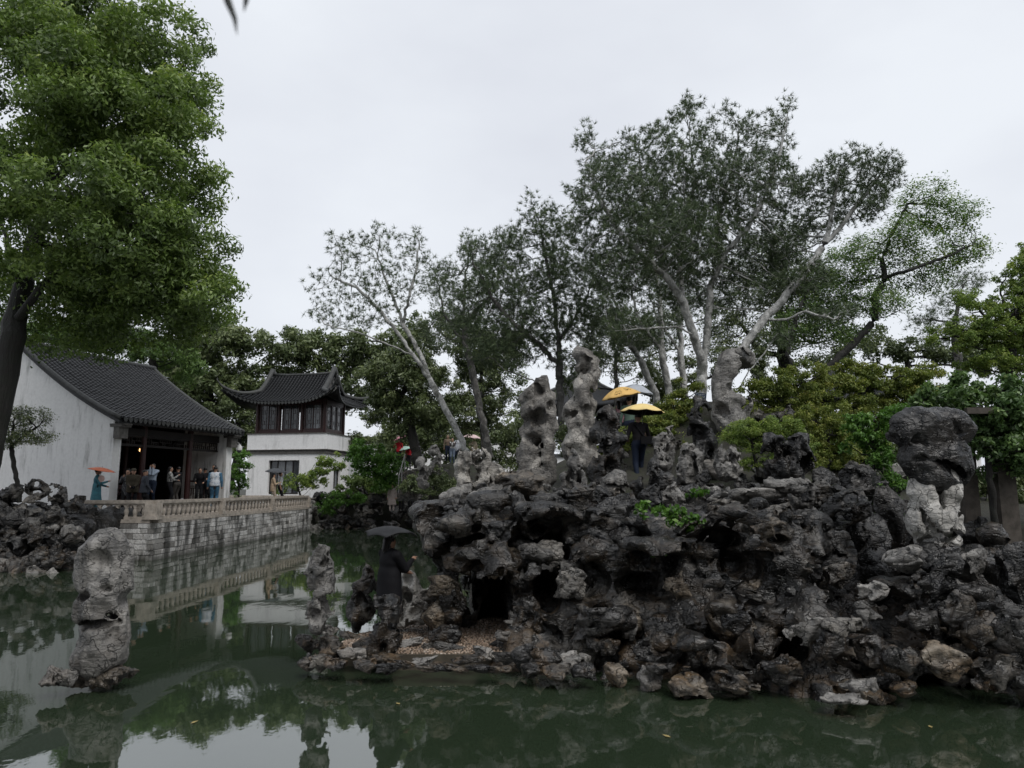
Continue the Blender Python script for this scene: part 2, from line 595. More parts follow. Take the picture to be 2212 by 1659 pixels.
# ------------------------------------------------------------------ stones
def gen_stone(seed, shape=(1, 1, 1), scoops=20, holes=0, res=40):
    r = np.random.default_rng(seed)
    h = 2.9 / res
    fl = Field((-1.45, -1.45, -1.45), (1.45, 1.45, 1.45), h)
    p = fl.grid()
    q_ = p + 0.30*np.stack([fbm(p*0.9 + seed*3.1 + k*7, 2) for k in range(3)], -1)
    sh = np.array(shape)
    e = q_ / sh
    d = (np.sum(np.abs(e)**2.6, -1)**(1/2.6) - 0.92) * sh.min()
    for k in range(scoops):
        v = r.normal(size=3); v /= np.linalg.norm(v)
        c = v * sh * r.uniform(0.92, 1.25)
        rr = (r.uniform(0.3, 0.62) if k < 9 else r.uniform(0.1, 0.28)) * (0.55 + 0.45*sh.min())
        an = r.uniform(0.6, 1.5, 3)
        dd = (np.linalg.norm((p - c) / an, axis=-1) - rr) * an.min()
        d = np.maximum(d, -dd)
    for k in range(15):
        v = r.normal(size=3); v /= np.linalg.norm(v)
        d = np.maximum(d, p @ v - np.linalg.norm(v*sh)*r.uniform(0.5, 0.85))
    for k in range(holes):
        a = r.normal(size=3); a[2] *= 0.4; a /= np.linalg.norm(a)
        c = r.uniform(-0.35, 0.35, 3) * sh
        pc = p - c
        t = pc @ a
        dd = np.linalg.norm(pc - t[..., None]*a, axis=-1) - r.uniform(0.13, 0.22)*(1 + 0.5*np.abs(t))
        d = np.maximum(d, -dd)
    rg = 1 - np.abs(perlin(p*1.7 + seed*2.3 + 0.25*perlin(p*4)[..., None]))*2
    d = d + 0.13*np.clip(rg - 0.72, 0, 1)/0.28 + 0.012*ridged(p*2.6 + seed, 2) + 0.014*fbm(p*6 + seed, 2)
    fl.f = d.astype(np.float32)
    v, q, ci = fl.nets()
    return mesh_np('stone', v, q, smooth=True, sharp=48)
STONES = {'block': [], 'slab': [], 'tall': [], 'hole': []}
for s in range(7): STONES['block'].append(gen_stone(100+s, (1, 0.9, 0.85), 24))
for s in range(4): STONES['slab'].append(gen_stone(200+s, (1.1, 0.9, 0.42), 22))
for s in range(4): STONES['tall'].append(gen_stone(300+s, (0.62, 0.6, 1.15), 22, 1))
for s in range(4): STONES['hole'].append(gen_stone(400+s, (1, 0.7, 1.0), 22, 3))
for l in STONES.values():
    for me in l: me.materials.append(ROCK)
def stone(parent, p, size, kind=None, mat=None, yaw=None, tilt=0.35, name='stone', off=(0, 0, 0)):
    kind = kind or rnd.choice(['block', 'block', 'block', 'slab', 'hole', 'tall'])
    me = rnd.choice(STONES[kind])
    o = link(name, me, mat or ROCK, parent)
    o.location = [float(p[i]) - off[i] for i in range(3)]
    o.rotation_euler = (rnd.uniform(-tilt, tilt), rnd.uniform(-tilt, tilt), rnd.uniform(0, 6.28) if yaw is None else yaw)
    if not hasattr(size, '__len__'):
        size = [size * rnd.uniform(0.8, 1.2) for _ in range(3)]
    o.scale = size
    return o

# ---- the main rockery: core mass, carved caves, then the stones set on it
WL = [(-3.2, 10.4), (-2.6, 9.7), (-0.65, 9.7), (1.2, 9.35), (1.95, 8.75), (3.2, 8.35), (3.75, 8.1), (5.2, 8.7), (6.2, 8.6), (8.5, 8.6)]
WX = np.array([a for a, _ in WL]); WY = np.array([b_ for _, b_ in WL])
SZ = np.array([0, 0.5, 1.0, 1.5, 2.0, 2.4, 3.0]); SY = np.array([0.1, 0.35, 0.6, 0.8, 1.1, 1.9, 3.2])
def face_y(X, z):
    X = np.asarray(X, dtype=float); z = np.asarray(z, dtype=float)
    fy = np.interp(X, WX, WY) + np.interp(z, SZ, SY)
    rec = np.exp(-((X-4.9)/0.55)**2) * 1.5 * np.clip(z, 0, 1.4)     # the gully left of the mushroom stone
    low = np.clip((X-5.0)/0.5, 0, 1) * np.clip((z-1.5)*2.2, 0, 2.5)   # right of it the bank is only 1.6 m high
    left = np.clip((-0.55-X)/0.5, 0, 1) * 8
    return fy + rec + low + left*(z > -9)
CAVES = [(1060, 1300, 55, 75), (1178, 1275, 45, 55), (1410, 1212, 58, 40), (1395, 1275, 60, 30), (1600, 1230, 52, 42), (1840, 1330, 66, 36), (1780, 1255, 45, 50), (1280, 1450, 20, 32), (1940, 1390, 45, 26), (2150, 1290, 45, 26), (1560, 1160, 45, 20), (1700, 1400, 30, 30)]
CAVES += [(u, v+40, 62, 20) for (u, v) in ((1480, 1178), (1230, 1208), (1650, 1175), (1560, 1258), (1750, 1215), (1330, 1325), (1500, 1385), (1680, 1365), (1810, 1350), (1980, 1275), (1905, 1400), (1320, 1115))]
def to_uv(p):
    x, y, z = p[0], p[1], p[2] - CAM_H
    dep = y*CP + z*SP
    return 1106 + F*x/dep, 829.5 - F*(z*CP - y*SP)/dep
def in_cave(p, s=1.0):
    u, v = to_uv(p)
    return any(((u-c[0])/(c[2]*s))**2 + ((v-c[1])/(c[3]*s))**2 < 1 for c in CAVES)
rock = empty('rockery', (1.5, 11, 0), 0, 'large craggy dark limestone rockery with caves, rising from the pond', 'rockery')
OFF = (1.5, 11, 0)
h = 0.068
fl = Field((-2.2, 8.0, -0.35), (8.0, 15.2, 2.75), h)
p = fl.grid()
d = (face_y(p[..., 0], p[..., 2]) + 0.0 - p[..., 1]) * 0.8
top = np.interp(p[..., 0], [-2, -0.8, 0.2, 2, 4.2, 4.8, 5.2, 8], [1.7, 2.0, 2.1, 2.15, 2.15, 1.8, 1.5, 1.5]) + 0.05*(p[..., 1]-11)
d = np.maximum(d, p[..., 2] - top)
d = np.maximum(d, -1.05 - p[..., 0])
wv = p*1.25 + 0.5*fbm(p*0.8, 2)[..., None]
d = d + 0.2*ridged(wv, 2)
# overhanging roof of the cave on the left and its pier
fl.f = d.astype(np.float32)
fl.f = fl.f - 0.0
for (u, v, D, ru, rv, rD) in ((985, 1125, 11.6, 95, 48, 1.2), (960, 1310, 11.2, 40, 110, 0.45), (965, 1190, 11.5, 60, 45, 0.8), (1100, 1190, 11.4, 120, 60, 1.0),
                              (1115, 1300, 11.2, 18, 80, 0.4), (935, 1105, 12.3, 55, 26, 0.9)):
    c = P(u, v, D)
    fl.ell(c, (ru*M(D), rD, rv*M(D)), 0.12)
# caves and hollows
for (u, v, D, ru, rv, rD) in ((1058, 1300, 11.0, 44, 66, 1.5), (1058, 1345, 11.4, 42, 40, 1.7), (1180, 1275, 10.6, 32, 40, 1.1), (1410, 1215, 10.0, 50, 34, 0.7),
                              (1395, 1270, 9.9, 60, 30, 0.7), (1600, 1230, 9.6, 55, 45, 0.8), (1560, 1165, 10, 60, 24, 0.6), (1280, 1450, 9.3, 22, 36, 0.6),
                              (1380, 1170, 10.4, 30, 18, 0.6), (1840, 1330, 9.2, 70, 40, 1.0), (1780, 1260, 9.8, 60, 60, 0.9), (1700, 1120, 10.3, 40, 30, 0.6), (1170, 1090, 11.2, 50, 16, 0.5),
                              (1940, 1390, 8.8, 50, 30, 0.6), (2150, 1290, 8.9, 50, 30, 0.7), (1700, 1400, 9.0, 35, 35, 0.6), (900, 1240, 11.5, 30, 60, 2.0)):
    c = P(u, v, D)
    fl.ell(c, (ru*M(D), rD, rv*M(D)), 0.05, cut=True)
LEDGES = [(1010, 1140, 95), (1180, 1105, 80), (1320, 1115, 85), (1480, 1178, 95), (1230, 1208, 70), (1400, 1238, 70), (1650, 1175, 85), (1560, 1258, 80), (1750, 1215, 75), (1330, 1325, 90), (1500, 1385, 80), (1680, 1365, 75),
          (1810, 1350, 80), (1980, 1275, 85), (2085, 1325, 70), (1905, 1400, 70), (2050, 1440, 75), (1600, 1440, 80), (1440, 1440, 70), (2180, 1240, 70), (1390, 1175, 60), (1600, 1110, 80)]
rl = np.random.default_rng(18)
def rot_y(a):
    return np.array([[math.cos(a), 0, math.sin(a)], [0, 1, 0], [-math.sin(a), 0, math.cos(a)]])
for (u, v, ru) in LEDGES:
    D0 = 9.5
    for _ in range(6):
        c = P(u, v, D0); D0 = float(face_y(max(c[0], -0.4), c[2]))
    if u < 1130: D0 = 11.0
    s_ = M(D0)
    c = P(u, v, D0 - 0.02)
    ra = rot_y(rl.uniform(-0.3, 0.3))
    fl.ell(c + np.array([0, 0.18, 0]), (ru*s_, 0.5, rl.uniform(20, 28)*s_), 0.04, rot=ra)
    fl.ell(c + np.array([ru*s_*0.5*rl.uniform(-1, 1), 0.1, 0.03]), (ru*s_*0.5, 0.45, 20*s_), 0.03, rot=rot_y(rl.uniform(-0.5, 0.5)))
    fl.ell(c + np.array([rl.uniform(-0.1, 0.1), -0.02, -40*s_]), (ru*s_*0.78, 0.42, 22*s_), 0.0, cut=True)
rs = np.random.default_rng(8)
for k in range(330):
    X = rs.uniform(-1.3, 7.4); Z = rs.uniform(0.0, 2.3)
    Y = float(face_y(max(X, -0.5), Z)) + rs.uniform(-0.15, 0.25)
    if X < 0.4: Y = rs.uniform(10.4, 11.2)
    rr = rs.uniform(0.08, 0.2) if k > 130 else rs.uniform(0.2, 0.4)
    fl.ell((X, Y, Z), (rr*rs.uniform(0.8, 1.7), rr, rr*rs.uniform(0.6, 1.2)), 0.0, cut=True)
for k in range(70):
    X = rs.uniform(-1.2, 7.4); Z = rs.uniform(0.0, 2.2)
    Y = float(face_y(max(X, -0.5), Z)) + rs.uniform(0.1, 0.5)
    if X < 0.9 and Z < 1.15: continue
    if in_cave((X, Y, Z), 1.1): continue
    rr = rs.uniform(0.1, 0.24)
    fl.ell((X, Y, Z), (rr*rs.uniform(0.8, 1.8), rr, rr*rs.uniform(0.5, 1.1)), 0.03)
p = fl.grid()
rg = 1 - np.abs(perlin(p*2.0 + 0.25*perlin(p*5)[..., None]))*2
fl.f += (0.11*np.clip(rg - 0.7, 0, 1)/0.3 + 0.02*ridged(p*3.1, 2) + 0.014*fbm(p*7, 2)).astype(np.float32)
v_, q_, ci = fl.nets()
v_ -= np.array(OFF, dtype=np.float32)
link('rock_mass', mesh_np('rock_mass', v_, q_, smooth=True, sharp=50), ROCK, rock)

# bigger stones over the face
ns = 0
for zi, z in enumerate((0.05, 0.38, 0.75, 1.12, 1.5, 1.85)):
    x = -0.9
    while x < 6.9:
        sz = rnd.uniform(0.2, 0.42)
        X = x + rnd.uniform(-0.08, 0.08); Z = z + rnd.uniform(-0.14, 0.14)
        x += sz * 3.6
        if X < 0.9 and Z < 1.1: continue
        if X > 5.0 and Z > 1.45: continue
        Y = float(face_y(max(X, -0.5), Z)) + rnd.uniform(0.05, 0.3) + 0.22
        if X < 0.4: Y = 11.3 + rnd.uniform(-0.3, 0.2)
        p = (X, Y, Z)
        if in_cave(p, 1.05): continue
        m_ = rnd.choices([ROCK, ROCKB, ROCKG, ROCKO], [5, 4, 1.3, 2 + 2*(Z < 0.6)])[0]
        stone(rock, p, (sz*rnd.uniform(1.0, 1.8), sz*rnd.uniform(0.8, 1.2), sz*rnd.uniform(0.6, 1.1)), None, m_, off=OFF, tilt=0.4, yaw=rnd.choice([0, math.pi]) + rnd.uniform(-0.6, 0.6))
        ns += 1
# hand placed ones: u, v, D, half width, half height (picture units), kind, material
HAND = [
 (1190, 1000+80, 11.6, 60, 26, 'slab', ROCK), (1125, 1050, 12.2, 62, 34, 'block', ROCKO), (1050, 1080, 12.0, 50, 22, 'slab', ROCKG), (985, 1082, 12.2, 48, 24, 'slab', ROCKG),
 (930, 1105, 12.4, 40, 18, 'slab', ROCK), (1010, 1110, 11.4, 70, 22, 'slab', ROCKB), (940, 1160, 11.4, 46, 16, 'slab', ROCKG), (1000, 1140, 11.2, 60, 24, 'block', ROCKB),
 (1080, 1150, 11.0, 55, 34, 'block', ROCKB), (1165, 1130, 11.0, 50, 36, 'hole', ROCK), (1260, 1070, 11.5, 55, 36, 'block', ROCK), (1320, 1110, 11.0, 58, 30, 'slab', ROCKB),
 (1000, 1215, 10.9, 55, 34, 'block', ROCKO), (1080, 1215, 10.8, 55, 30, 'block', ROCKO), (1145, 1200, 10.7, 34, 34, 'block', ROCKG), (1190, 1190, 10.6, 36, 26, 'block', ROCKP),
 (955, 1270, 10.9, 42, 36, 'block', ROCKO), (945, 1330, 10.9, 40, 36, 'block', ROCKO), (985, 1300, 10.8, 34, 40, 'block', ROCK), (960, 1375, 10.7, 44, 24, 'block', ROCKB), (915, 1300, 11.0, 26, 34, 'tall', ROCKG),
 (1120, 1270, 10.6, 24, 60, 'tall', ROCK), (1130, 1335, 10.4, 40, 40, 'block', ROCK), (1110, 1360, 10.2, 34, 34, 'tall', ROCKG), (1165, 1350, 10.2, 36, 30, 'block', ROCK),
 (1225, 1225, 10.4, 40, 22, 'slab', ROCKG), (1240, 1270, 10.3, 40, 34, 'block', ROCKP), (1245, 1245, 10.3, 30, 20, 'block', ROCKG), (1180, 1205, 10.5, 50, 18, 'slab', ROCKG),
 (1320, 1340, 9.7, 80, 36, 'block', ROCKB), (1340, 1300, 10.0, 44, 30, 'block', ROCK), (1300, 1390, 9.6, 50, 26, 'slab', ROCK), (1355, 1350, 9.6, 18, 40, 'tall', ROCKG),
 (1290, 1180, 10.6, 60, 40, 'block', ROCK), (1350, 1170, 10.6, 50, 40, 'block', ROCKB), (1400, 1140, 10.6, 70, 24, 'slab', ROCK), (1480, 1150, 10.4, 44, 44, 'block', ROCKO),
 (1490, 1190, 10.2, 80, 24, 'slab', ROCKB), (1460, 1280, 9.8, 34, 60, 'tall', ROCKO), (1500, 1330, 9.5, 50, 40, 'block', ROCK), (1440, 1370, 9.4, 50, 46, 'block', ROCK), (1525, 1250, 9.8, 36, 60, 'tall', ROCK),
 (1570, 1110, 10.6, 44, 50, 'tall', ROCK), (1610, 1070, 11, 80, 22, 'slab', ROCKG), (1690, 1050, 11, 60, 26, 'slab', ROCKG), (1750, 1150, 10.3, 66, 60, 'hole', ROCKG), (1820, 1100, 10.4, 56, 50, 'hole', ROCK),
 (1650, 1160, 10.2, 60, 46, 'block', ROCK), (1690, 1190, 9.9, 60, 34, 'slab', ROCK), (1620, 1290, 9.5, 50, 36, 'block', ROCKO), (1590, 1340, 9.2, 50, 40, 'block', ROCKB), (1560, 1430, 8.9, 60, 36, 'block', ROCKO),
 (1680, 1330, 9.3, 44, 40, 'hole', ROCK), (1720, 1280, 9.4, 50, 30, 'block', ROCKB), (1810, 1240, 9.6, 40, 30, 'block', ROCK), (1875, 1150, 10.6, 50, 70, 'block', ROCKB), (1870, 1050, 11.4, 60, 40, 'block', ROCKB),
 (1920, 1110, 11.0, 40, 60, 'block', ROCKB), (1890, 1240, 10.2, 50, 60, 'block', ROCKB), (1950, 1020, 12.2, 40, 24, 'slab', ROCKG), (1700, 1440, 8.6, 56, 30, 'block', ROCK), (1650, 1395, 8.8, 44, 36, 'block', ROCKB),
 (1740, 1365, 8.7, 50, 26, 'slab', ROCKG), (1810, 1350, 8.5, 50, 24, 'slab', ROCKP), (1790, 1400, 8.4, 40, 34, 'block', ROCK), (1860, 1480, 8.1, 50, 18, 'slab', ROCKG), (1820, 1510, 7.95, 60, 14, 'slab', ROCKG),
 (1480, 1485, 8.6, 50, 22, 'block', ROCKO), (1400, 1470, 8.9, 36, 26, 'block', ROCKG), (1330, 1460, 9.1, 30, 26, 'block', ROCKO), (1590, 1480, 8.5, 60, 22, 'block', ROCKO),
 (1870, 1330, 8.6, 34, 40, 'tall', ROCKG), (1880, 1275, 8.9, 32, 34, 'tall', ROCKG), (1960, 1210, 9.2, 60, 30, 'block', ROCKG), (2030, 1210, 9.1, 60, 44, 'block', ROCK), (2100, 1215, 9.1, 44, 34, 'block', ROCKG),
 (2000, 1270, 8.9, 70, 30, 'slab', ROCKB), (1990, 1340, 8.7, 60, 34, 'slab', ROCKB), (2060, 1330, 8.7, 46, 50, 'block', ROCK), (2190, 1230, 8.9, 46, 66, 'block', ROCKB), (2140, 1230, 9.2, 40, 30, 'block', ROCKB),
 (2120, 1370, 8.5, 60, 40, 'block', ROCKO), (2200, 1380, 8.4, 60, 50, 'block', ROCKB), (2040, 1430, 8.4, 60, 40, 'block', ROCKO), (2140, 1460, 8.3, 70, 30, 'slab', ROCK), (1960, 1440, 8.4, 60, 34, 'slab', ROCK), (1955, 1490, 8.3, 34, 18, 'block', ROCKO),
 (2220, 1470, 8.3, 50, 40, 'block', ROCKB), (1900, 1420, 8.4, 50, 40, 'block', ROCKB), (2090, 1280, 8.8, 60, 24, 'slab', ROCKB),
 (1690, 1085, 13.2, 60, 34, 'block', ROCKB), (1760, 1080, 13.0, 56, 40, 'block', ROCK), (1830, 1085, 13.0, 56, 46, 'block', ROCKB), (1900, 1095, 12.8, 50, 50, 'block', ROCK), (1660, 1110, 12.6, 50, 30, 'slab', ROCK), (1720, 1120, 12.6, 50, 30, 'block', ROCKB), (1790, 1130, 12.4, 50, 36, 'block', ROCKB), (1870, 1140, 12.2, 50, 50, 'block', ROCKB), (1930, 1150, 12.0, 46, 60, 'block', ROCKB), (1010, 1290, 11.8, 28, 80, 'tall', ROCKB), (1600, 1090, 12.4, 50, 26, 'slab', ROCK), (1960, 1130, 12.4, 40, 50, 'block', ROCKB), (2110, 1160, 12.0, 60, 40, 'block', ROCKB),
 # the bank continues past the picture edge
 (2300, 1250, 8.9, 70, 80, 'block', ROCKB), (2300, 1380, 8.5, 80, 60, 'block', ROCK), (2290, 1470, 8.3, 60, 40, 'block', ROCKO), (2420, 1300, 8.8, 90, 90, 'block', ROCK), (2420, 1440, 8.4, 90, 60, 'block', ROCKB),
]
for (u, v, D, hw, hh_, kind, mt) in HAND:
    if 1150 < u < 1950 and D < 11: D += 0.1
    c = P(u, v, D)
    s = M(D)
    kx = {'block': 1.0, 'slab': 1/1.05, 'tall': 1/0.62, 'hole': 1.0}[kind]
    kz = {'block': 1/0.85, 'slab': 1/0.42, 'tall': 1/1.1, 'hole': 1.0}[kind]
    yaw = rnd.choice([0, math.pi]) + rnd.uniform(-0.35, 0.35)
    stone(rock, c, (hw*s*kx*1.2, hw*s*rnd.uniform(0.8, 1.1)*(1.4 if kind == 'tall' else 1), hh_*s*kz*1.15), kind, mt, yaw=yaw, tilt=0.18, off=OFF)
    ns += 1
# low rim round the pebble landing: u, v(centre), half w, half h
RIM = [(670, 1395, 34, 30, ROCKO), (700, 1360, 40, 30, ROCKG), (715, 1405, 44, 24, ROCKO), (760, 1375, 40, 20, ROCKO), (765, 1410, 50, 26, ROCKG), (800, 1400, 40, 22, ROCKO), (835, 1420, 44, 20, ROCKO), (880, 1395, 42, 18, ROCKG),
       (905, 1430, 44, 14, ROCKG), (925, 1400, 22, 18, ROCKP), (975, 1400, 46, 20, ROCKG), (1010, 1425, 46, 14, ROCKO), (1050, 1415, 40, 18, ROCKG), (1090, 1420, 36, 22, ROCK), (1080, 1395, 30, 18, ROCKB), (1130, 1420, 40, 26, ROCKB), (1180, 1430, 40, 28, ROCK),
       (1230, 1425, 44, 34, ROCKG), (1270, 1400, 44, 40, ROCK), (660, 1430, 26, 16, ROCKB), (1195, 1390, 40, 26, ROCK), (690, 1430, 30, 18, ROCK), (960, 1440, 40, 10, ROCK), (1140, 1385, 34, 30, ROCK), (870, 1435, 30, 14, ROCKO),
       (725, 1436, 34, 14, ROCK), (790, 1440, 36, 14, ROCKO), (835, 1443, 36, 12, ROCKB), (930, 1444, 36, 10, ROCK), (985, 1446, 36, 10, ROCKO), (1035, 1444, 36, 12, ROCKB), (1085, 1446, 34, 12, ROCKO), (1150, 1448, 36, 14, ROCK), (1205, 1452, 36, 14, ROCKO), (1255, 1452, 34, 16, ROCKB)]
for (u, v, hw, hh_, mt) in RIM:
    D = 2.4*F/(v + hh_*0.7 - 1056)
    c = P(u, v, D)
    s = M(D)
    stone(rock, c, (hw*s*1.15, hw*s*(0.55 if 850 < u < 1095 else 0.9), hh_*s*(1.0 if 850 < u < 1095 else 1.5)), rnd.choice(['block', 'slab']) if hh_ > 19 else 'block', mt, yaw=rnd.choice([0, math.pi]) + rnd.uniform(-0.4, 0.4), tilt=0.2, off=OFF)
    ns += 1
# crest and the hill behind it
for k in range(70):
    u = rnd.uniform(1000, 1960); v = rnd.uniform(1010, 1075); D = rnd.uniform(11.5, 15.5)
    c = P(u, v, D)
    if 1345 < u < 1400: continue
    c[2] = min(c[2], 2.25 + 0.05*(D-11))
    s = rnd.uniform(0.13, 0.28)
    stone(rock, c, (s*1.2, s, s*rnd.uniform(0.8, 1.4)), None, rnd.choice([ROCK, ROCKG, ROCKB, ROCKG]), off=OFF)
    ns += 1
for k in range(48):      # stones on the slope behind the crest
    u = rnd.uniform(1270, 1930); D = rnd.uniform(15.0, 19.5)
    if 1340 < u < 1410 and D < 18: continue
    X = (u-1106)/F*D
    z = float(hgt(np.array([X]), np.array([D]))[0])
    s = rnd.uniform(0.22, 0.46)
    stone(rock, (X, D, z + s*0.25), (s*1.3, s, s*rnd.uniform(0.7, 1.3)), None, rnd.choice([ROCK, ROCKG, ROCKB, ROCK]), off=OFF)
    ns += 1
print('rockery stones', ns, round(time.time()-T0, 1))
# ------------------------------------------------------------------ single standing stones
def taihu(name, label, D, blobs, carves=(), mat=None, thick=0.85, seed=0, scoops=14, parent=None, group='standing limestone rocks', res=46, rough=1.0, cat='rock'):
    s = M(D)
    us = [b[0] for b in blobs]; vs = [b[1] for b in blobs]
    base_v = max(b[1] + b[3] for b in blobs)
    bu = sum(us) / len(us)
    org = P(bu, base_v, D)
    C = []
    for b in blobs:
        c = P(b[0], b[1], D) - org
        dy = b[4] if len(b) > 4 else 0.0
        C.append((c + np.array([0, dy*s, 0]), (b[2]*s*1.03, min(b[2], b[3]*1.3)*s*thick*1.1, b[3]*s*1.08)))
    lo = np.min([c - np.array(r) for c, r in C], axis=0) - 0.12
    hi = np.max([c + np.array(r) for c, r in C], axis=0) + 0.12
    h = float((hi - lo).max() / res)
    fl = Field(lo, hi, h, big=0.5)
    mr = float(np.mean([min(r) for c, r in C]))
    k = mr * 0.8
    p0 = fl.grid()
    w1 = np.stack([perlin(p0*(0.75/mr) + seed*1.7 + j*11) for j in range(3)], -1)
    w2 = np.stack([perlin(p0*(2.4/mr)*np.array([1, 1, 0.4]) + seed*0.7 + j*5) for j in range(3)], -1)
    fl.warp = (rough*mr*(0.40*w1 + 0.24*w2)).astype(np.float32)
    for c, r in C: fl.ell(c, np.array(r)*1.0, k)
    so_ = sorted(C, key=lambda q: -q[0][2])
    for (c1, r1), (c2, r2) in zip(so_[:-1], so_[1:]):
        if np.linalg.norm((c1-c2)[:2]) < 1.3*(r1[0]+r2[0]): fl.cone(c1, c2, float(min(r1))*0.82, float(min(r2))*0.82, k*0.8)
    rs = np.random.default_rng(seed + 77)
    # chiselled flats
    for j in range(9):
        c, r = C[rs.integers(len(C))]
        v = rs.normal(size=3); v[2] *= 0.6; v /= np.linalg.norm(v)
        r = np.array(r)
        sl = fl.win(c - r*1.3, c + r*1.3, 0)
        cur = fl.f[sl]
        dd = (fl.grid(sl) - c) @ v.astype(np.float32) - float(np.linalg.norm(v*r))*rs.uniform(0.76, 0.95)
        loc = np.linalg.norm((p0[sl] - c)/(r*1.3), axis=-1) < 1
        fl.f[sl] = np.where(loc, np.maximum(cur, dd), cur)
    for b in carves:
        c = P(b[0], b[1], D) - org
        dy = b[4] if len(b) > 4 else -18
        rd = b[5] if len(b) > 5 else max(b[2], b[3])*1.2
        fl.ell(c + np.array([0, dy*s, 0]), (b[2]*s, rd*s, b[3]*s), mr*0.06, cut=True)
    for j in range(scoops):
        c, r = C[rs.integers(len(C))]
        v = rs.normal(size=3); v[1] = -abs(v[1])*0.8; v /= np.linalg.norm(v)
        rr = float(np.mean(r))*rs.uniform(0.2, 0.6)
        fl.ell(c + v*np.array(r)*rs.uniform(1.0, 1.2), (rr*rs.uniform(0.5, 1.3), rr, rr*rs.uniform(0.5, 1.4)), mr*0.03, cut=True)
    fl.f += (rough*mr*(0.06*ridged(p0*(1.5/mr) + seed, 2) + 0.05*fbm(p0*(5.0/mr)*np.array([1, 1, 0.45]) + seed, 2))).astype(np.float32)
    v_, q_, ci = fl.nets()
    o = link(name, mesh_np(name, v_, q_, smooth=True, sharp=55), mat, parent)
    if parent is None:
        o.location = org
        tag(o, label, cat, group)
    else:
        o.location = org - np.array(parent.location)
    return o

D1 = 9.0
pst = empty('pond_stone', W(215, 1470), 0, 'tall twisted grey stone standing alone in the pond on a flat base', 'rock', 'standing limestone rocks')
taihu('pinnacle', None, D1, [(228, 1190, 44, 40), (250, 1225, 34, 44), (205, 1225, 34, 34), (180, 1248, 18, 14), (232, 1280, 40, 40), (190, 1318, 28, 20), (225, 1335, 40, 42), (222, 1385, 46, 44), (214, 1425, 48, 34)],
      [(240, 1208, 24, 20, -52), (196, 1284, 24, 10, -34), (250, 1268, 16, 9, -44), (226, 1338, 26, 8, -46), (272, 1300, 10, 24, 0)], ROCKG, 0.9, 9, 3, pst, res=80, rough=0.55)
taihu('base_stone', None, D1, [(215, 1462, 72, 18), (255, 1460, 34, 16), (180, 1462, 40, 14)], [], ROCKO, 1.2, 2, 8, pst, res=64)
taihu('foot_stone', None, D1-0.35, [(120, 1470, 30, 18), (112, 1462, 16, 16), (140, 1466, 18, 12)], [(120, 1488, 26, 12)], ROCKG, 1.0, 3, 6, pst, res=48)
G = 'standing limestone rocks'
taihu('standing_stone', 'narrow pointed grey stone at the outer tip of the pebble landing', 9.95, [(692, 1192, 12, 18), (690, 1232, 27, 34), (696, 1272, 24, 40), (688, 1322, 28, 34), (690, 1350, 24, 20)], [(672, 1290, 14, 14, -10), (712, 1300, 8, 26, 0), (702, 1205, 8, 14, -8)], ROCKG, 0.9, 5)
taihu('standing_stone', 'dark flat topped stone post in front of the person in black', 10.0, [(832, 1305, 30, 16), (836, 1340, 26, 36), (828, 1380, 34, 34), (815, 1400, 30, 30)], [(812, 1335, 12, 20, -8)], ROCKB, 0.95, 6)
taihu('standing_stone', 'dark speckled stone just behind the person in black', 11.4, [(790, 1240, 12, 18), (788, 1275, 24, 40), (778, 1318, 30, 40)], [], ROCK, 0.9, 7)
taihu('standing_stone', 'pale stone with an oval hollow beside the person in black', 11.5, [(880, 1255, 18, 22), (886, 1290, 28, 36), (872, 1325, 34, 30), (898, 1325, 28, 28)], [(878, 1290, 16, 24, -22, 16), (858, 1262, 12, 20, -8)], ROCKW, 0.9, 8, 6, rough=0.6)
taihu('standing_stone', 'pale split stone at the left end of the rockery crest', 13.0, [(1003, 1000, 18, 26), (1040, 992, 20, 22), (1008, 1035, 22, 28), (1038, 1032, 18, 30), (1020, 985, 26, 14)], [(1022, 1022, 7, 24, -8), (1030, 990, 10, 8, -12)], ROCKP, 0.9, 9)
taihu('standing_stone', 'small pale flat topped block between the split stone and the tall pillar', 13.2, [(1063, 1022, 22, 24), (1060, 1042, 24, 18)], [], ROCKP, 0.9, 10, 6, res=48, rough=0.7)
taihu('standing_stone', 'tall pale pillar stone with two deep hollows like eye sockets', 15.0, [(1168, 838, 24, 18), (1150, 858, 34, 20), (1178, 872, 24, 30), (1150, 892, 26, 28), (1180, 920, 22, 40), (1145, 928, 22, 20), (1168, 965, 30, 34), (1146, 985, 28, 34), (1176, 1005, 22, 44), (1152, 1035, 40, 32)],
      [(1160, 902, 17, 14, -22, 22), (1186, 884, 8, 12, -16, 14), (1150, 950, 20, 12, -22, 22), (1140, 910, 8, 10, -12), (1166, 850, 16, 6, -22)], ROCKP, 0.9, 11, 10)
taihu('standing_stone', 'tallest slim pale stone beside the orange umbrella', 17.0, [(1258, 772, 18, 26), (1276, 800, 20, 34), (1264, 838, 22, 32), (1262, 880, 24, 34), (1234, 880, 18, 18), (1246, 912, 24, 26), (1272, 940, 22, 40), (1246, 965, 30, 30), (1268, 990, 34, 36)],
      [(1262, 800, 14, 8, -16), (1280, 858, 10, 10, -14), (1240, 895, 10, 8, -12), (1262, 920, 10, 8, -18), (1300, 880, 14, 30, 0)], ROCKP, 0.9, 12, 12)
taihu('standing_stone', 'broad pitted dark stone to the left of the man in navy', 14.0, [(1314, 905, 28, 26), (1302, 945, 26, 36), (1328, 950, 20, 40), (1312, 992, 30, 36), (1298, 1028, 26, 34), (1326, 1030, 20, 30)], [(1298, 930, 10, 12, -24), (1320, 920, 16, 8, -26), (1315, 1010, 16, 14, -26), (1338, 900, 10, 12, -10)], ROCK, 0.85, 13, 18)
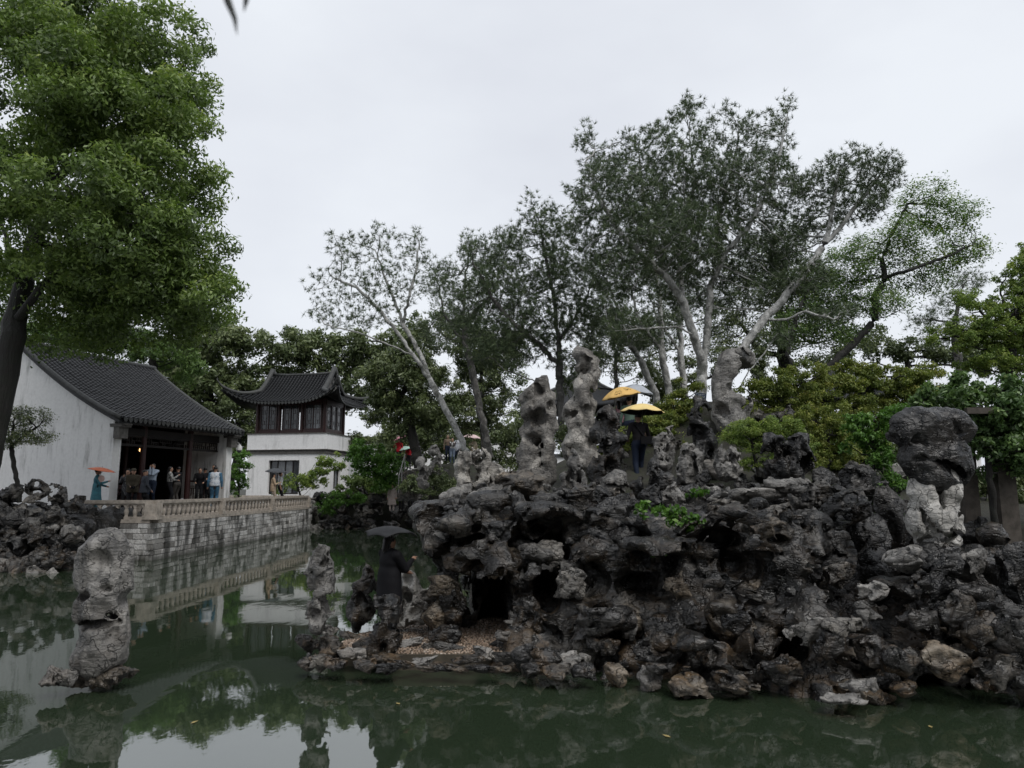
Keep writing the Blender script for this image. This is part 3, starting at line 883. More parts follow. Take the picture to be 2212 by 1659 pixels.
taihu('standing_stone', 'tent shaped ribbed grey stone in front of the pitted dark stone', 13.0, [(1240, 985, 7, 20), (1238, 1012, 16, 24), (1238, 1042, 30, 26), (1225, 1058, 26, 18)], [(1230, 1040, 6, 22, -22), (1250, 1040, 6, 22, -22)], ROCKG, 0.9, 14, 6)
taihu('standing_stone', 'smooth grey stone low at the feet of the man in navy', 13.2, [(1330, 1042, 24, 22), (1322, 1066, 28, 20)], [(1345, 1050, 8, 8, -10)], ROCKG, 0.9, 31, 6, res=48, rough=0.6)
taihu('standing_stone', 'tall grey stone curved like a hook, right of the labelled trunk', 18.0, [(1610, 772, 24, 20), (1582, 782, 30, 26), (1562, 815, 22, 36), (1558, 855, 20, 40), (1582, 868, 28, 20), (1604, 876, 18, 20), (1572, 900, 30, 40), (1590, 925, 30, 30)],
      [(1606, 830, 26, 26, 0, 60), (1600, 800, 14, 10, -14), (1612, 865, 5, 5, -16), (1580, 845, 16, 8, -24)], ROCKG, 0.8, 15, 8, rough=0.7)
taihu('standing_stone', 'rough dark stone stack under the labelled pine trunk', 16.8, [(1514, 882, 22, 24), (1506, 915, 22, 34), (1522, 950, 24, 40), (1515, 990, 30, 40), (1535, 1000, 20, 30)], [(1500, 940, 8, 12, -18)], ROCKB, 0.9, 16, 18)
taihu('standing_stone', 'light ribbed stone hump on the crest below the dark stack', 14.0, [(1486, 975, 12, 20), (1492, 1000, 22, 30), (1482, 1020, 22, 24)], [], ROCKG, 0.9, 17, 10, res=60)
taihu('standing_stone', 'squat grey stone post on the crest below the hooked stone', 14.0, [(1563, 985, 14, 24), (1582, 990, 15, 26), (1572, 1012, 24, 26)], [(1575, 985, 6, 14, -12)], ROCKG, 0.9, 18, 10, res=60)
taihu('standing_stone', 'wide dark jagged block in front of the yellowish shrub', 13.6, [(1662, 962, 20, 26), (1690, 975, 30, 28), (1726, 968, 26, 32), (1700, 1010, 48, 34)], [(1660, 985, 10, 14, -14), (1700, 950, 12, 8, -8), (1735, 995, 10, 14, -14)], ROCKB, 0.8, 19, 18)
taihu('standing_stone', 'leaning stone slab right behind the man in navy', 14.8, [(1428, 955, 20, 20), (1440, 975, 18, 26), (1430, 1000, 24, 26)], [], ROCKG, 0.8, 20, 10, res=56)
taihu('standing_stone', 'low dark crag with a sharp ridge right of the man in navy', 12.6, [(1410, 1020, 14, 26), (1428, 1048, 32, 26), (1400, 1056, 34, 24), (1452, 1066, 30, 18)], [(1420, 1066, 22, 12, -20), (1392, 1048, 9, 16, -18)], ROCK, 0.9, 21, 12)
for (nm, u, v, D, a, b_, lb) in (('standing_stone', 915, 1020, 30, 14, 30, 'slim pale stone standing beside the stone steps'), ('standing_stone', 940, 990, 33, 12, 30, 'dark post like stone right of the stone steps'),
                                 ('standing_stone', 1735, 1065, 11.6, 34, 26, 'pale grey wedge stone lying on the crest under the jagged block')):
    taihu(nm, lb, D, [(u-a*0.3, v-b_*0.5, a*0.8, b_*0.6), (u+a*0.3, v, a*0.8, b_*0.6), (u, v+b_*0.6, a, b_*0.6)], [(u, v, a*0.3, b_*0.3, -a*0.7)], ROCKG, 0.9, int(u), 8, res=48)
# mushroom shaped stone
mu = empty('mushroom_stone', P(2015, 1185, 9.3), 0, 'big mushroom shaped stone, black cap on a pale foot, right of the rockery', 'rock', G)
taihu('cap', None, 9.3, [(2004, 912, 78, 32), (1955, 935, 34, 26), (2068, 925, 36, 26), (2012, 945, 70, 26), (1985, 990, 40, 36), (2046, 990, 42, 40), (2020, 1030, 46, 34), (2078, 1010, 20, 34)],
      [(1966, 990, 22, 8, -46, 24), (2100, 962, 18, 8, -10), (1945, 1030, 16, 16, -20), (1935, 968, 16, 8, -10)], ROCKB, 0.75, 47, 0, mu, rough=0.5, res=76)
taihu('foot', None, 9.3, [(1992, 1068, 26, 40), (2045, 1062, 28, 48), (2015, 1120, 40, 40), (2045, 1130, 26, 36), (1990, 1130, 26, 30), (2026, 1165, 42, 26)],
      [(2018, 1072, 9, 30, -30), (2030, 1178, 20, 9, -42, 20), (2060, 1110, 6, 12, -34)], ROCKW, 0.9, 41, 6, mu, rough=0.6, res=64)

# ------------------------------------------------------------------ pebble landing
mpb, n, b, o_ = new_mat('pebble')
pos = N(n, 'ShaderNodeNewGeometry').outputs['Position']
vo = N(n, 'ShaderNodeTexVoronoi', Scale=24.0)
n.links.new(pos, vo.inputs['Vector'])
n.links.new(ramp(n, vo.outputs['Color'], [(0.1, (0.10, 0.07, 0.05)), (0.45, (0.26, 0.185, 0.13)), (0.7, (0.33, 0.25, 0.19)), (0.92, (0.5, 0.44, 0.38))]), b.inputs['Base Color'])
b.inputs['Roughness'].default_value = 0.28
LAND = np.array([(-2.55, 10.3), (-1.6, 9.95), (-0.2, 9.95), (0.6, 10.1), (0.7, 12.6), (-0.5, 13.2), (-1.6, 12.3), (-2.4, 11.3)])
lb_ = MB()
nL = len(LAND)
lb_.v = [(x, y, -0.6) for x, y in LAND] + [(x, y, 0.20) for x, y in LAND]
lb_.f = [tuple(range(nL, 2*nL))] + [(i, (i+1) % nL, nL + (i+1) % nL, nL + i) for i in range(nL)]
land = lb_.build('landing_path', plain('mortar', (0.07, 0.06, 0.045), 0.6))
tag(land, kind='structure')
phi = (1 + 5**0.5)/2
ico = np.array([(-1,phi,0),(1,phi,0),(-1,-phi,0),(1,-phi,0),(0,-1,phi),(0,1,phi),(0,-1,-phi),(0,1,-phi),(phi,0,-1),(phi,0,1),(-phi,0,-1),(-phi,0,1)])/1.9
icof = np.array([(0,11,5),(0,5,1),(0,1,7),(0,7,10),(0,10,11),(1,5,9),(5,11,4),(11,10,2),(10,7,6),(7,1,8),(3,9,4),(3,4,2),(3,2,6),(3,6,8),(3,8,9),(4,9,5),(2,4,11),(6,2,10),(8,6,7),(9,8,1)])
px_, py_ = np.meshgrid(np.arange(-2.6, 0.6, 0.046), np.arange(9.9, 12.8, 0.037), indexing='ij')
px_ = px_ + RNG.uniform(-.021, .021, px_.shape); py_ = py_ + RNG.uniform(-.017, .017, py_.shape)
ok = poly_sd(px_, py_, LAND) < -0.03
cx, cy = px_[ok], py_[ok]
m_ = len(cx)
an = RNG.uniform(0, 6.28, m_)
sx, sy, sz = RNG.uniform(.019, .027, m_), RNG.uniform(.012, .0175, m_), RNG.uniform(.010, .016, m_)
lx = ico[None, :, 0]*sx[:, None]; ly = ico[None, :, 1]*sy[:, None]
vv = np.stack([cx[:, None] + lx*np.cos(an)[:, None] - ly*np.sin(an)[:, None], cy[:, None] + lx*np.sin(an)[:, None] + ly*np.cos(an)[:, None], 0.203 + ico[None, :, 2]*sz[:, None]], -1)
tr = (icof[None] + (np.arange(m_)*12)[:, None, None]).reshape(-1, 3)
pb = link('pebbles', mesh_np('pebbles', vv.reshape(-1, 3), None, tr, smooth=True), mpb, land)
pb['kind'] = 'stuff'
print('pebbles', m_)

# ------------------------------------------------------------------ banks of the pond
def bank(name, label, spots, mats, org):
    e = empty(name, org, 0, label, 'rocks')
    for (p_, s_) in spots:
        stone(e, p_, (s_*rnd.uniform(0.9, 1.4), s_*rnd.uniform(0.8, 1.1), s_*rnd.uniform(0.7, 1.2)), None, rnd.choice(mats), off=org)
    return e
sp = []
for k in range(125):
    u = rnd.uniform(-160, 188); t = rnd.random()
    D = 21.2 + 1.9*t + rnd.uniform(-0.2, 0.2)
    X = (u - 1106)/F*D*1.005
    z = -0.05 + t*2.35 + rnd.uniform(-0.15, 0.15)
    if u > 170: z = min(z, 2.0)
    sp.append(((X, D, z), rnd.uniform(0.28, 0.5)))
bank('rock_bank', 'heaped grey rocks on the bank left of the stone terrace', sp, [ROCK, ROCK, ROCKG, ROCKB, ROCKB], (-16, 22.5, 0))
fl = Field((-21.5, 20.9, -0.4), (-12.6, 25.2, 2.4), 0.1)
p = fl.grid()
d = np.maximum((21.7 + 0.75*p[..., 2] - p[..., 1])*0.7, p[..., 2] - 1.95)
d = np.maximum(d, p[..., 0] + 13.1)
fl.f = (d + 0.25*ridged(p*0.9, 3)).astype(np.float32)
v_, q_, ci = fl.nets()
be = [o for o in bpy.data.objects if o.name == 'rock_bank'][0]
link('rock_mass', mesh_np('rock_mass', v_ - np.array((-16, 22.5, 0), dtype=np.float32), q_, smooth=True, sharp=50), ROCKB, be)
sp = []
for k in range(150):
    u = rnd.uniform(682, 1010); t = rnd.random()
    D = 43.6 + 2.4*t
    X = (u - 1106)/F*D
    z = -0.1 + t*(2.2 if u < 820 else 3.6)
    sp.append(((X, D, z), rnd.uniform(0.3, 0.6)))
for k in range(50):      # right shore, behind the rockery
    t = rnd.random()
    Y = 15 + 28*t
    X = np.interp(Y, [14, 25, 40, 45], [-0.6, -2.2, -3.6, -5]) + rnd.uniform(0, 1.4)
    sp.append(((X, Y, rnd.uniform(0, 1.5)), rnd.uniform(0.3, 0.6)))
bank('rock_bank', 'dark rocks along the far shore beyond the terrace', sp, [ROCK, ROCKB, ROCKB, ROCKG], (-8, 44.5, 0))
print('stones done', round(time.time()-T0, 1))
# ------------------------------------------------------------------ trees
def unit(a):
    return a / (np.linalg.norm(a, axis=-1, keepdims=True) + 1e-9)
def grow(paths, att, step, infl, kill, iters=90, jit=0.15, seed=0, droop=0.0):
    """space colonisation: limbs given as polylines, the rest grows to the attraction points"""
    r = np.random.default_rng(seed)
    pos, par = [], []
    for (poly, attach) in paths:
        poly = [np.array(p, dtype=float) for p in poly]
        if attach and len(pos):
            A = np.array(pos)
            prev = int(np.argmin(np.linalg.norm(A - poly[0], axis=1)))
        else:
            pos.append(poly[0]); par.append(-1); prev = len(pos)-1
        for a, b in zip(poly[:-1], poly[1:]):
            n_ = max(1, int(round(np.linalg.norm(b - a)/step)))
            for k in range(1, n_+1):
                q = a + (b-a)*k/n_ + (r.normal(size=3)*step*0.10 if k < n_ else 0)
                pos.append(q); par.append(prev); prev = len(pos)-1
    pos = np.array(pos); par = list(par)
    att = np.array(att)
    ow = np.full(len(att), -1); od = np.full(len(att), 1e9)
    new = np.arange(len(pos))
    cnt = np.zeros(len(pos), dtype=int)
    for it in range(iters):
        if len(att) == 0: break
        for k0 in range(0, len(new), 400):
            blk = new[k0:k0+400]
            dd = np.linalg.norm(att[:, None, :] - pos[blk][None], axis=-1)
            j = dd.argmin(1); m = dd[np.arange(len(att)), j]
            u = m < od
            od[u] = m[u]; ow[u] = blk[j[u]]
        keep = od > kill
        att, ow, od = att[keep], ow[keep], od[keep]
        act = od < infl
        if not act.any():
            infl *= 1.5
            if infl > 40: break
            new = np.zeros(0, dtype=int)
            continue
        v = unit(att[act] - pos[ow[act]])
        acc = np.zeros((len(pos), 3))
        np.add.at(acc, ow[act], v)
        src = np.unique(ow[act])
        src = src[cnt[src] < 5]
        if len(src) == 0: break
        cnt[src] += 1
        dirs = unit(unit(acc[src]) + r.normal(size=(len(src), 3))*jit + np.array([0, 0, -droop]))
        np_ = pos[src] + dirs*step
        new = np.arange(len(pos), len(pos)+len(src))
        pos = np.concatenate([pos, np_])
        par.extend(src.tolist())
        cnt = np.concatenate([cnt, np.zeros(len(src), dtype=int)])
    return pos, np.array(par)
def radii(pos, par, rtip, rbase, expo=2.2):
    n_ = len(pos)
    a = np.zeros(n_)
    nch = np.zeros(n_, dtype=int)
    for i in range(n_-1, -1, -1):
        if a[i] == 0: a[i] = rtip**expo
        if par[i] >= 0:
            a[par[i]] += a[i]; nch[par[i]] += 1
    r = a**(1/expo)
    k = math.log(rbase/rtip)/max(math.log(r.max()/rtip), 1e-6)
    return rtip*(r/rtip)**k, nch
def frame(nv):
    ref = np.where(np.abs(nv[:, 2:3]) < 0.9, np.array([[0, 0, 1.0]]), np.array([[1.0, 0, 0]]))
    s = unit(np.cross(nv, ref))
    return s, np.cross(nv, s)
def tubes(pos, par, r, rmin=0.0):
    """tapered tubes for the whole skeleton"""
    n_ = len(pos)
    ch = np.where(par >= 0)[0]
    d = np.zeros((n_, 3)); d[ch] = unit(pos[ch] - pos[par[ch]])
    roots = np.where(par < 0)[0]
    main = np.full(n_, -1)
    order = ch[np.argsort(r[ch])]
    main[par[order]] = order
    nd = d.copy()
    has = main >= 0
    nd[has] = unit(d[has] + d[main[has]])
    nd[roots] = d[main[roots]]
    V, Q, off = [], [], 0
    for lo, hi, S in ((0.05, 99, 9), (0.015, 0.05, 6), (rmin, 0.015, 3)):
        i = ch[(r[ch] >= lo) & (r[ch] < hi)]
        if len(i) == 0: continue
        p = par[i]
        ism = (main[p] == i)
        nA = np.where(ism[:, None], nd[p], d[i]); rA = np.where(ism, r[p], np.minimum(r[p], r[i]*1.15))
        an = np.arange(S)*2*math.pi/S
        ca, sa = np.cos(an), np.sin(an)
        vs = []
        for (c, nn, rr) in ((pos[p], nA, rA), (pos[i], nd[i], r[i])):
            s, t = frame(nn)
            vs.append(c[:, None] + rr[:, None, None]*(s[:, None]*ca[None, :, None] + t[:, None]*sa[None, :, None]))
        vv = np.stack(vs, 1)          # seg, 2, S, 3
        V.append(vv.reshape(-1, 3))
        b = off + np.arange(len(i))[:, None]*2*S
        k = np.arange(S)[None]; k2 = (k+1) % S
        Q.append(np.stack([b+k, b+k2, b+S+k2, b+S+k], -1).reshape(-1, 4))
        off += len(i)*2*S
    return np.concatenate(V), np.concatenate(Q)
def leaf_quads(c, nrm, ln, wd, r, fold=0.0, hang=0.3):
    """one pointed leaf per centre"""
    n_ = len(c)
    nrm = unit(nrm + r.normal(size=(n_, 3))*0.55)
    ax = r.normal(size=(n_, 3)); ax[:, 2] -= hang
    ax = unit(ax - nrm*np.sum(ax*nrm, 1, keepdims=True))
    sd = np.cross(nrm, ax)
    L_ = (ln*r.uniform(0.7, 1.3, n_))[:, None]; W_ = (wd*r.uniform(0.7, 1.3, n_))[:, None]
    v = np.stack([c - ax*L_*0.5, c + sd*W_*0.5 - ax*L_*0.05, c + ax*L_*0.5 - nrm*L_*0.12, c - sd*W_*0.5 - ax*L_*0.05], 1)
    q = np.arange(n_*4).reshape(-1, 4)
    return v.reshape(-1, 3), q
def needle_tufts(c, ax, ln, wd, k, r, spread=1.0):
    n_ = len(c)
    d = unit(ax[:, None] + r.normal(size=(n_, k, 3))*spread)
    s = unit(np.cross(d, r.normal(size=(n_, k, 3))))
    L_ = ln*r.uniform(0.7, 1.25, (n_, k, 1))
    b = c[:, None] + 0*d
    v = np.stack([b + s*wd*0.5, b - s*wd*0.5, b + d*L_], 2).reshape(-1, 3)
    return v, np.arange(n_*k*3).reshape(-1, 3)
def put_tint(me, vals):
    a = me.attributes.new('tint', 'FLOAT', 'FACE')
    a.data.foreach_set('value', np.asarray(vals, dtype=np.float32))
def leaf_mat(name, cols, rough=0.45, trans=0.3, spec=0.35):
    m, n, b, out = new_mat(name)
    at = N(n, 'ShaderNodeAttribute', attribute_name='tint')
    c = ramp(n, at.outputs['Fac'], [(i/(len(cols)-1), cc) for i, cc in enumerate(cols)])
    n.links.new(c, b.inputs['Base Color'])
    b.inputs['Roughness'].default_value = rough
    b.inputs['Specular IOR Level'].default_value = spec
    tr = n.nodes.new('ShaderNodeBsdfTranslucent')
    n.links.new(mix(n, 1.0, c, (1.0, 1.15, 0.6), 'MULTIPLY'), tr.inputs[0])
    mx = n.nodes.new('ShaderNodeMixShader')
    mx.inputs[0].default_value = trans
    n.links.new(b.outputs[0], mx.inputs[1]); n.links.new(tr.outputs[0], mx.inputs[2])
    n.links.new(mx.outputs[0], out.inputs[0])
    return m
def bark_mat(name, a, b2, c, scale=3.0, stretch=0.35, th=(0.42, 0.56)):
    m, n, b, out = new_mat(name)
    pos = N(n, 'ShaderNodeNewGeometry').outputs['Position']
    mp = N(n, 'ShaderNodeMapping'); mp.inputs['Scale'].default_value = (1, 1, stretch)
    n.links.new(pos, mp.inputs['Vector'])
    f = noise(n, mp.outputs[0], scale*3, 5, 0.65)
    g = noise(n, pos, scale, 4, 0.6, 0.5)
    base = ramp(n, f, [(0.3, a), (0.7, b2)])
    base = mix(n, ramp(n, g, [(th[0], 0.0), (th[1], 1.0)]), base, c)
    n.links.new(base, b.inputs['Base Color'])
    b.inputs['Roughness'].default_value = 0.75
    bump(n, b, f, 1.0, 0.08)
    return m
BARK_DK = bark_mat('bark_dark', (0.005, 0.0045, 0.004), (0.02, 0.017, 0.014), (0.012, 0.013, 0.009), 4.0, 0.16)
BARK_WH = bark_mat('bark_white', (0.2, 0.2, 0.19), (0.62, 0.62, 0.6), (0.13, 0.135, 0.12), 2.6, 0.6, (0.5, 0.64))
BARK_GR = bark_mat('bark_grey', (0.05, 0.048, 0.044), (0.2, 0.19, 0.18), (0.045, 0.045, 0.04), 2.6)
LEAF_CAM = leaf_mat('leaf_camphor', [(0.0664, 0.1017, 0.0343), (0.1374, 0.2034, 0.0587), (0.2216, 0.305, 0.0857), (0.3768, 0.4238, 0.1224)], 0.42, 0.3)
LEAF_DK = leaf_mat('leaf_dark', [(0.0526, 0.0751, 0.0328), (0.1089, 0.1428, 0.0615), (0.1785, 0.216, 0.0985), (0.3005, 0.3287, 0.1639)], 0.35, 0.2)
LEAF_PINE = leaf_mat('needle_pine', [(0.0459, 0.0701, 0.0348), (0.0914, 0.1294, 0.0634), (0.1573, 0.2022, 0.098)], 0.5, 0.1)
LEAF_OL = leaf_mat('leaf_maple', [(0.0818, 0.1197, 0.0294), (0.1636, 0.2089, 0.0462), (0.2544, 0.2722, 0.0629), (0.3452, 0.2938, 0.0755)], 0.5, 0.3)
LEAF_LT = leaf_mat('leaf_light', [(0.0538, 0.0987, 0.0323), (0.1076, 0.1794, 0.0538), (0.1794, 0.2691, 0.0807), (0.287, 0.3409, 0.1076)], 0.5, 0.35)
LEAF_YG = leaf_mat('leaf_yellowgreen', [(0.0803, 0.1352, 0.0343), (0.172, 0.2488, 0.0571), (0.2866, 0.3513, 0.0855), (0.4586, 0.4865, 0.1283)], 0.5, 0.3)
LEAF_VIV = leaf_mat('leaf_vivid', [(0.036, 0.084, 0.0168), (0.078, 0.174, 0.03), (0.132, 0.252, 0.048), (0.216, 0.324, 0.072)], 0.42, 0.3)
LEAF_WIS = leaf_mat('leaf_wisteria', [(0.0466, 0.0891, 0.0327), (0.101, 0.1708, 0.0594), (0.1552, 0.2451, 0.0817), (0.2639, 0.3119, 0.1188)], 0.38, 0.25)

def crown_pts(blobs, n_, r, shell=0.0):
    """points in crown blobs given as (u, v, ru, rv, D, rD)"""
    vol = np.array([b[2]*b[3]*(b[5]/M(b[4])) for b in blobs]); vol = vol/vol.sum()
    out = []
    for b, f in zip(blobs, vol):
        k = max(3, int(n_*f))
        d = unit(r.normal(size=(k, 3)))
        rad = r.uniform(shell**3, 1, k)**(1/3)
        d = d*rad[:, None]
        c = P(b[0], b[1], b[4])
        s = M(b[4])
        out.append(c + d*np.array([b[2]*s, b[5], b[3]*s]))
    return np.concatenate(out)

def tree(name, label, cat, trunks, blobs, natt, bark, leafm, rbase, rtip=0.006, step=0.35, infl=4.0, kill=0.7, leaf='broad', per=10, spread=0.3, size=(0.12, 0.05), seed=1, group=None,
         jit=0.15, shell=0.0, extra_clumps=None, nneed=14, tip_r=None, droop=0.0, tint_dir=0.5, iters=90):
    r = np.random.default_rng(seed)
    att = crown_pts(blobs, natt, r, shell)
    base = np.array(trunks[0][0][0])
    pos, par = grow(trunks, att, step, infl, kill, iters, jit, seed, droop)
    rad, nch = radii(pos, par, rtip, rbase)
    e = empty(name, base, 0, label, cat, group)
    V, Q = tubes(pos, par, rad)
    link('trunk', mesh_np('trunk', V - base, Q, smooth=True), bark, e)
    lim = tip_r or rtip*2.2
    tips = np.where((rad < lim) & (par >= 0))[0]
    pr = par[tips]
    ax = unit(pos[tips] - pos[pr])
    if leaf == 'broad':
        c = np.repeat(pos[tips], per, 0) + r.normal(size=(len(tips)*per, 3))*spread*np.array([1, 1, 0.7])
        nr = np.zeros_like(c); nr[:, 2] = 1.0
        cc = pos[tips].mean(0)
        nr += 0.6*unit(c - cc)
        v, q = leaf_quads(c, nr, size[0], size[1], r)
        me = mesh_np('crown', v - base, q)
        t = np.clip(r.normal(0.42, 0.2, len(q)) + 0.22*np.repeat(r.normal(size=len(tips)), per), 0, 1)
        put_tint(me, t)
    else:
        c = pos[tips]; a2 = ax
        if per > 1:
            c = np.repeat(c, per, 0) + r.normal(size=(len(tips)*per, 3))*spread
            a2 = unit(np.repeat(ax, per, 0) + r.normal(size=(len(tips)*per, 3))*0.5 + np.array([0, 0, 0.4]))
        v, t3 = needle_tufts(c, a2, size[0], size[1], nneed, r, 0.75)
        me = mesh_np('crown', v - base, None, t3)
        put_tint(me, np.clip(np.repeat(r.normal(0.45, 0.22, len(c)), nneed) + r.normal(0, 0.12, len(t3)), 0, 1))
    link('crown', me, leafm, e)
    print(name, 'nodes', len(pos), 'tips', len(tips), 'faces', len(me.polygons), round(time.time()-T0, 1))
    return e

# ---- camphor tree on the left: heavy billowing crown
def clump_tree(name, label, cat, trunks, blobs, nclump, crad, per, bark, leafm, rbase, size, seed=1, group=None, step=0.5, cover=(0.55, 1.0), keep=None, flat=0.75, natt=500, loose=(0.15, 1.5), grad=0.16):
    r = np.random.default_rng(seed)
    base = np.array(trunks[0][0][0])
    cen = crown_pts(blobs, nclump, r, 0.55)
    if keep is not None: cen = np.array([c for c in cen if keep(c)])
    cen = cen + r.normal(size=cen.shape)*crad*np.array([0.45, 0.45, 0.4])
    att = np.concatenate([cen, crown_pts(blobs, natt, r, 0.2)])
    if keep is not None: att = np.array([c for c in att if keep(c)])
    pos, par = grow(trunks, att, step, 6.0, step*1.6, 60, 0.2, seed)
    rad, nch = radii(pos, par, 0.012, rbase)
    e = empty(name, base, 0, label, cat, group)
    V, Q = tubes(pos, par, rad)
    link('trunk', mesh_np('trunk', V - base, Q, smooth=True), bark, e)
    C, NR, TT = [], [], []
    for c in cen:
        R_ = crad*r.uniform(0.6, 1.3)
        k = int(per*(R_/crad)**2)
        # sub-clumps inside a clump
        ns = 9
        sd = unit(r.normal(size=(ns, 3)) + np.array([0, -0.2, 0.35]))*R_*0.62*np.array([1, 1, flat])
        w = r.integers(ns, size=k)
        d = unit(r.normal(size=(k, 3)))
        rr = r.uniform(cover[0], cover[1], (k, 1))*R_*0.52
        q = sd[w] + d*rr*np.array([1, 1, 0.8])
        out = r.random(k) < loose[0]
        q[out] *= r.uniform(1.0, loose[1], (int(out.sum()), 1))
        q[:, 2] -= 0.12*np.hypot(q[:, 0], q[:, 1])**2/R_
        C.append(c + q)
        NR.append(unit(d + np.array([0, 0, 0.6])))
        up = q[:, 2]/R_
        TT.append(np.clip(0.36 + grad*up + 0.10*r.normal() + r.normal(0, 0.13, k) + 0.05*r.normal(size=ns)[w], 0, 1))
    C = np.concatenate(C); NR = np.concatenate(NR)
    if keep is not None and False: pass
    v, q = leaf_quads(C, NR, size[0], size[1], r, hang=0.7)
    me = mesh_np('crown', v - base, q)
    put_tint(me, np.concatenate(TT))
    link('crown', me, leafm, e)
    print(name, 'clumps', len(cen), 'leaves', len(C), round(time.time()-T0, 1))
    return e

D = 21.5
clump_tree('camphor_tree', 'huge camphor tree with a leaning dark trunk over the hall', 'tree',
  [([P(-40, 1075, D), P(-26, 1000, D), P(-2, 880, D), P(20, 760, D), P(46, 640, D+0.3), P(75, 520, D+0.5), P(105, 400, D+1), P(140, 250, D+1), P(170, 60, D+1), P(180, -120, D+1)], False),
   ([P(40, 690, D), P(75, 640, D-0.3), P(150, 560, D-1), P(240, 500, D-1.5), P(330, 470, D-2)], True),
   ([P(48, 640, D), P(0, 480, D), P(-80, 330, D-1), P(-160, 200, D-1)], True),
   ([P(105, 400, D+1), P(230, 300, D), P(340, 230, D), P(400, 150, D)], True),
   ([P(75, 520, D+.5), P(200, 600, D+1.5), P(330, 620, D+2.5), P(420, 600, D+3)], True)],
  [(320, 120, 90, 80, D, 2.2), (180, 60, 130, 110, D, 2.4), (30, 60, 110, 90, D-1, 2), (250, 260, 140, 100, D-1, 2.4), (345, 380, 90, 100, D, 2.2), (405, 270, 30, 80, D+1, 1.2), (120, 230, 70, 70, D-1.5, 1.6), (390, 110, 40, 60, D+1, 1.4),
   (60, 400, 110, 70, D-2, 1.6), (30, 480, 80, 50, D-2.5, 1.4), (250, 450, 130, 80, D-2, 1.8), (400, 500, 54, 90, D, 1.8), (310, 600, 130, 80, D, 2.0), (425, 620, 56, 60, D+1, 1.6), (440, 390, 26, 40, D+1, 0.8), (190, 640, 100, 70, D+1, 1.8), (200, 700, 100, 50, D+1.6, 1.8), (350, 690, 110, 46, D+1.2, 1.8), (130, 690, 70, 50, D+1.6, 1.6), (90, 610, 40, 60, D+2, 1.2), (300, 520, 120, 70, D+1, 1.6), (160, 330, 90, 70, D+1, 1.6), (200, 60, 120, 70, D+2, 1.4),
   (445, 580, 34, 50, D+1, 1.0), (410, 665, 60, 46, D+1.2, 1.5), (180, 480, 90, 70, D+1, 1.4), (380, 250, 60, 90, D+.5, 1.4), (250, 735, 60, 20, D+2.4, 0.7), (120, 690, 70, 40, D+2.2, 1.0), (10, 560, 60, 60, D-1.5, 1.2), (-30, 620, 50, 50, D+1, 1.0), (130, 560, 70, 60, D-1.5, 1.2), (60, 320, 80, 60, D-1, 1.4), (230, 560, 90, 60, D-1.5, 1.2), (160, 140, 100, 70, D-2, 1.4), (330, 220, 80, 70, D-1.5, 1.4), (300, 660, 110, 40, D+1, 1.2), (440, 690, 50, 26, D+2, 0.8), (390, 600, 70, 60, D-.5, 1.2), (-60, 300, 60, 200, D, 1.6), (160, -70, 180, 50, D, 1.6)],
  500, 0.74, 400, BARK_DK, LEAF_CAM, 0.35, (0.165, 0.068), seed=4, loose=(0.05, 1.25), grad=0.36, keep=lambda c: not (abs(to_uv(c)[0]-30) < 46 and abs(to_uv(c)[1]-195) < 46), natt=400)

# ---- lacebark pines on the rockery hill
PG = 'lacebark pines on the rockery hill'
D = 21.0
tree('pine_tree', 'tallest white barked pine with a small blue label on its trunk', 'tree',
  [([P(1513, 905, D), P(1515, 850, D), P(1518, 790, D), P(1530, 700, D), P(1534, 620, D), P(1556, 575, D), P(1548, 520, D+.4), P(1560, 440, D+.8), P(1585, 350, D+1), P(1600, 270, D+1)], False),
   ([P(1518, 790, D), P(1500, 730, D-.3), P(1475, 650, D-.6), P(1440, 600, D-.8), P(1400, 560, D-1), P(1345, 510, D-1.2), P(1300, 440, D-1.2), P(1265, 350, D-1)], True),
   ([P(1475, 650, D-.6), P(1470, 580, D), P(1480, 480, D+.5), P(1500, 400, D+.8), P(1490, 300, D+1), P(1480, 230, D+1)], True),
   ([P(1500, 725, D-.3), P(1460, 705, D-1), P(1400, 710, D-1.4), P(1330, 715, D-1.8)], True),
   ([P(1534, 620, D), P(1570, 540, D-.5), P(1610, 500, D-.8), P(1650, 430, D-1), P(1680, 350, D-1), P(1700, 260, D-1)], True),
   ([P(1440, 600, D-.8), P(1410, 520, D+1), P(1390, 430, D+1), P(1380, 330, D+1)], True)],
  [(1485, 235, 30, 46, D+.5, 1.0), (1440, 280, 34, 34, D, 1.0), (1520, 300, 46, 44, D, 1.2), (1600, 310, 40, 60, D, 1.2), (1690, 245, 26, 40, D, 0.8), (1670, 310, 50, 40, D, 1.2), (1570, 240, 18, 30, D, .6), (1390, 340, 90, 50, D, 1.6), (1262, 300, 24, 46, D, 0.8), (1290, 360, 40, 50, D, 1.0), (1330, 420, 110, 60, D-1, 1.8), (1480, 400, 110, 90, D, 2.2), (1620, 420, 110, 90, D, 2), (1290, 500, 80, 60, D-1, 1.6),
   (1440, 520, 140, 80, D-1, 2), (1600, 540, 110, 80, D+.5, 1.8), (1340, 590, 90, 50, D-1, 1.4), (1500, 620, 90, 60, D+1, 1.4), (1640, 640, 80, 50, D, 1.3), (1350, 700, 60, 40, D-1, 1.0), (1700, 400, 40, 50, D, 1)],
  5200, BARK_WH, LEAF_PINE, 0.16, rtip=0.009, step=0.17, infl=3.0, kill=0.22, leaf='needle', per=4, spread=0.10, size=(0.16, 0.016), seed=21, group=PG, nneed=15, jit=0.22, tip_r=0.0128)
D = 20.0
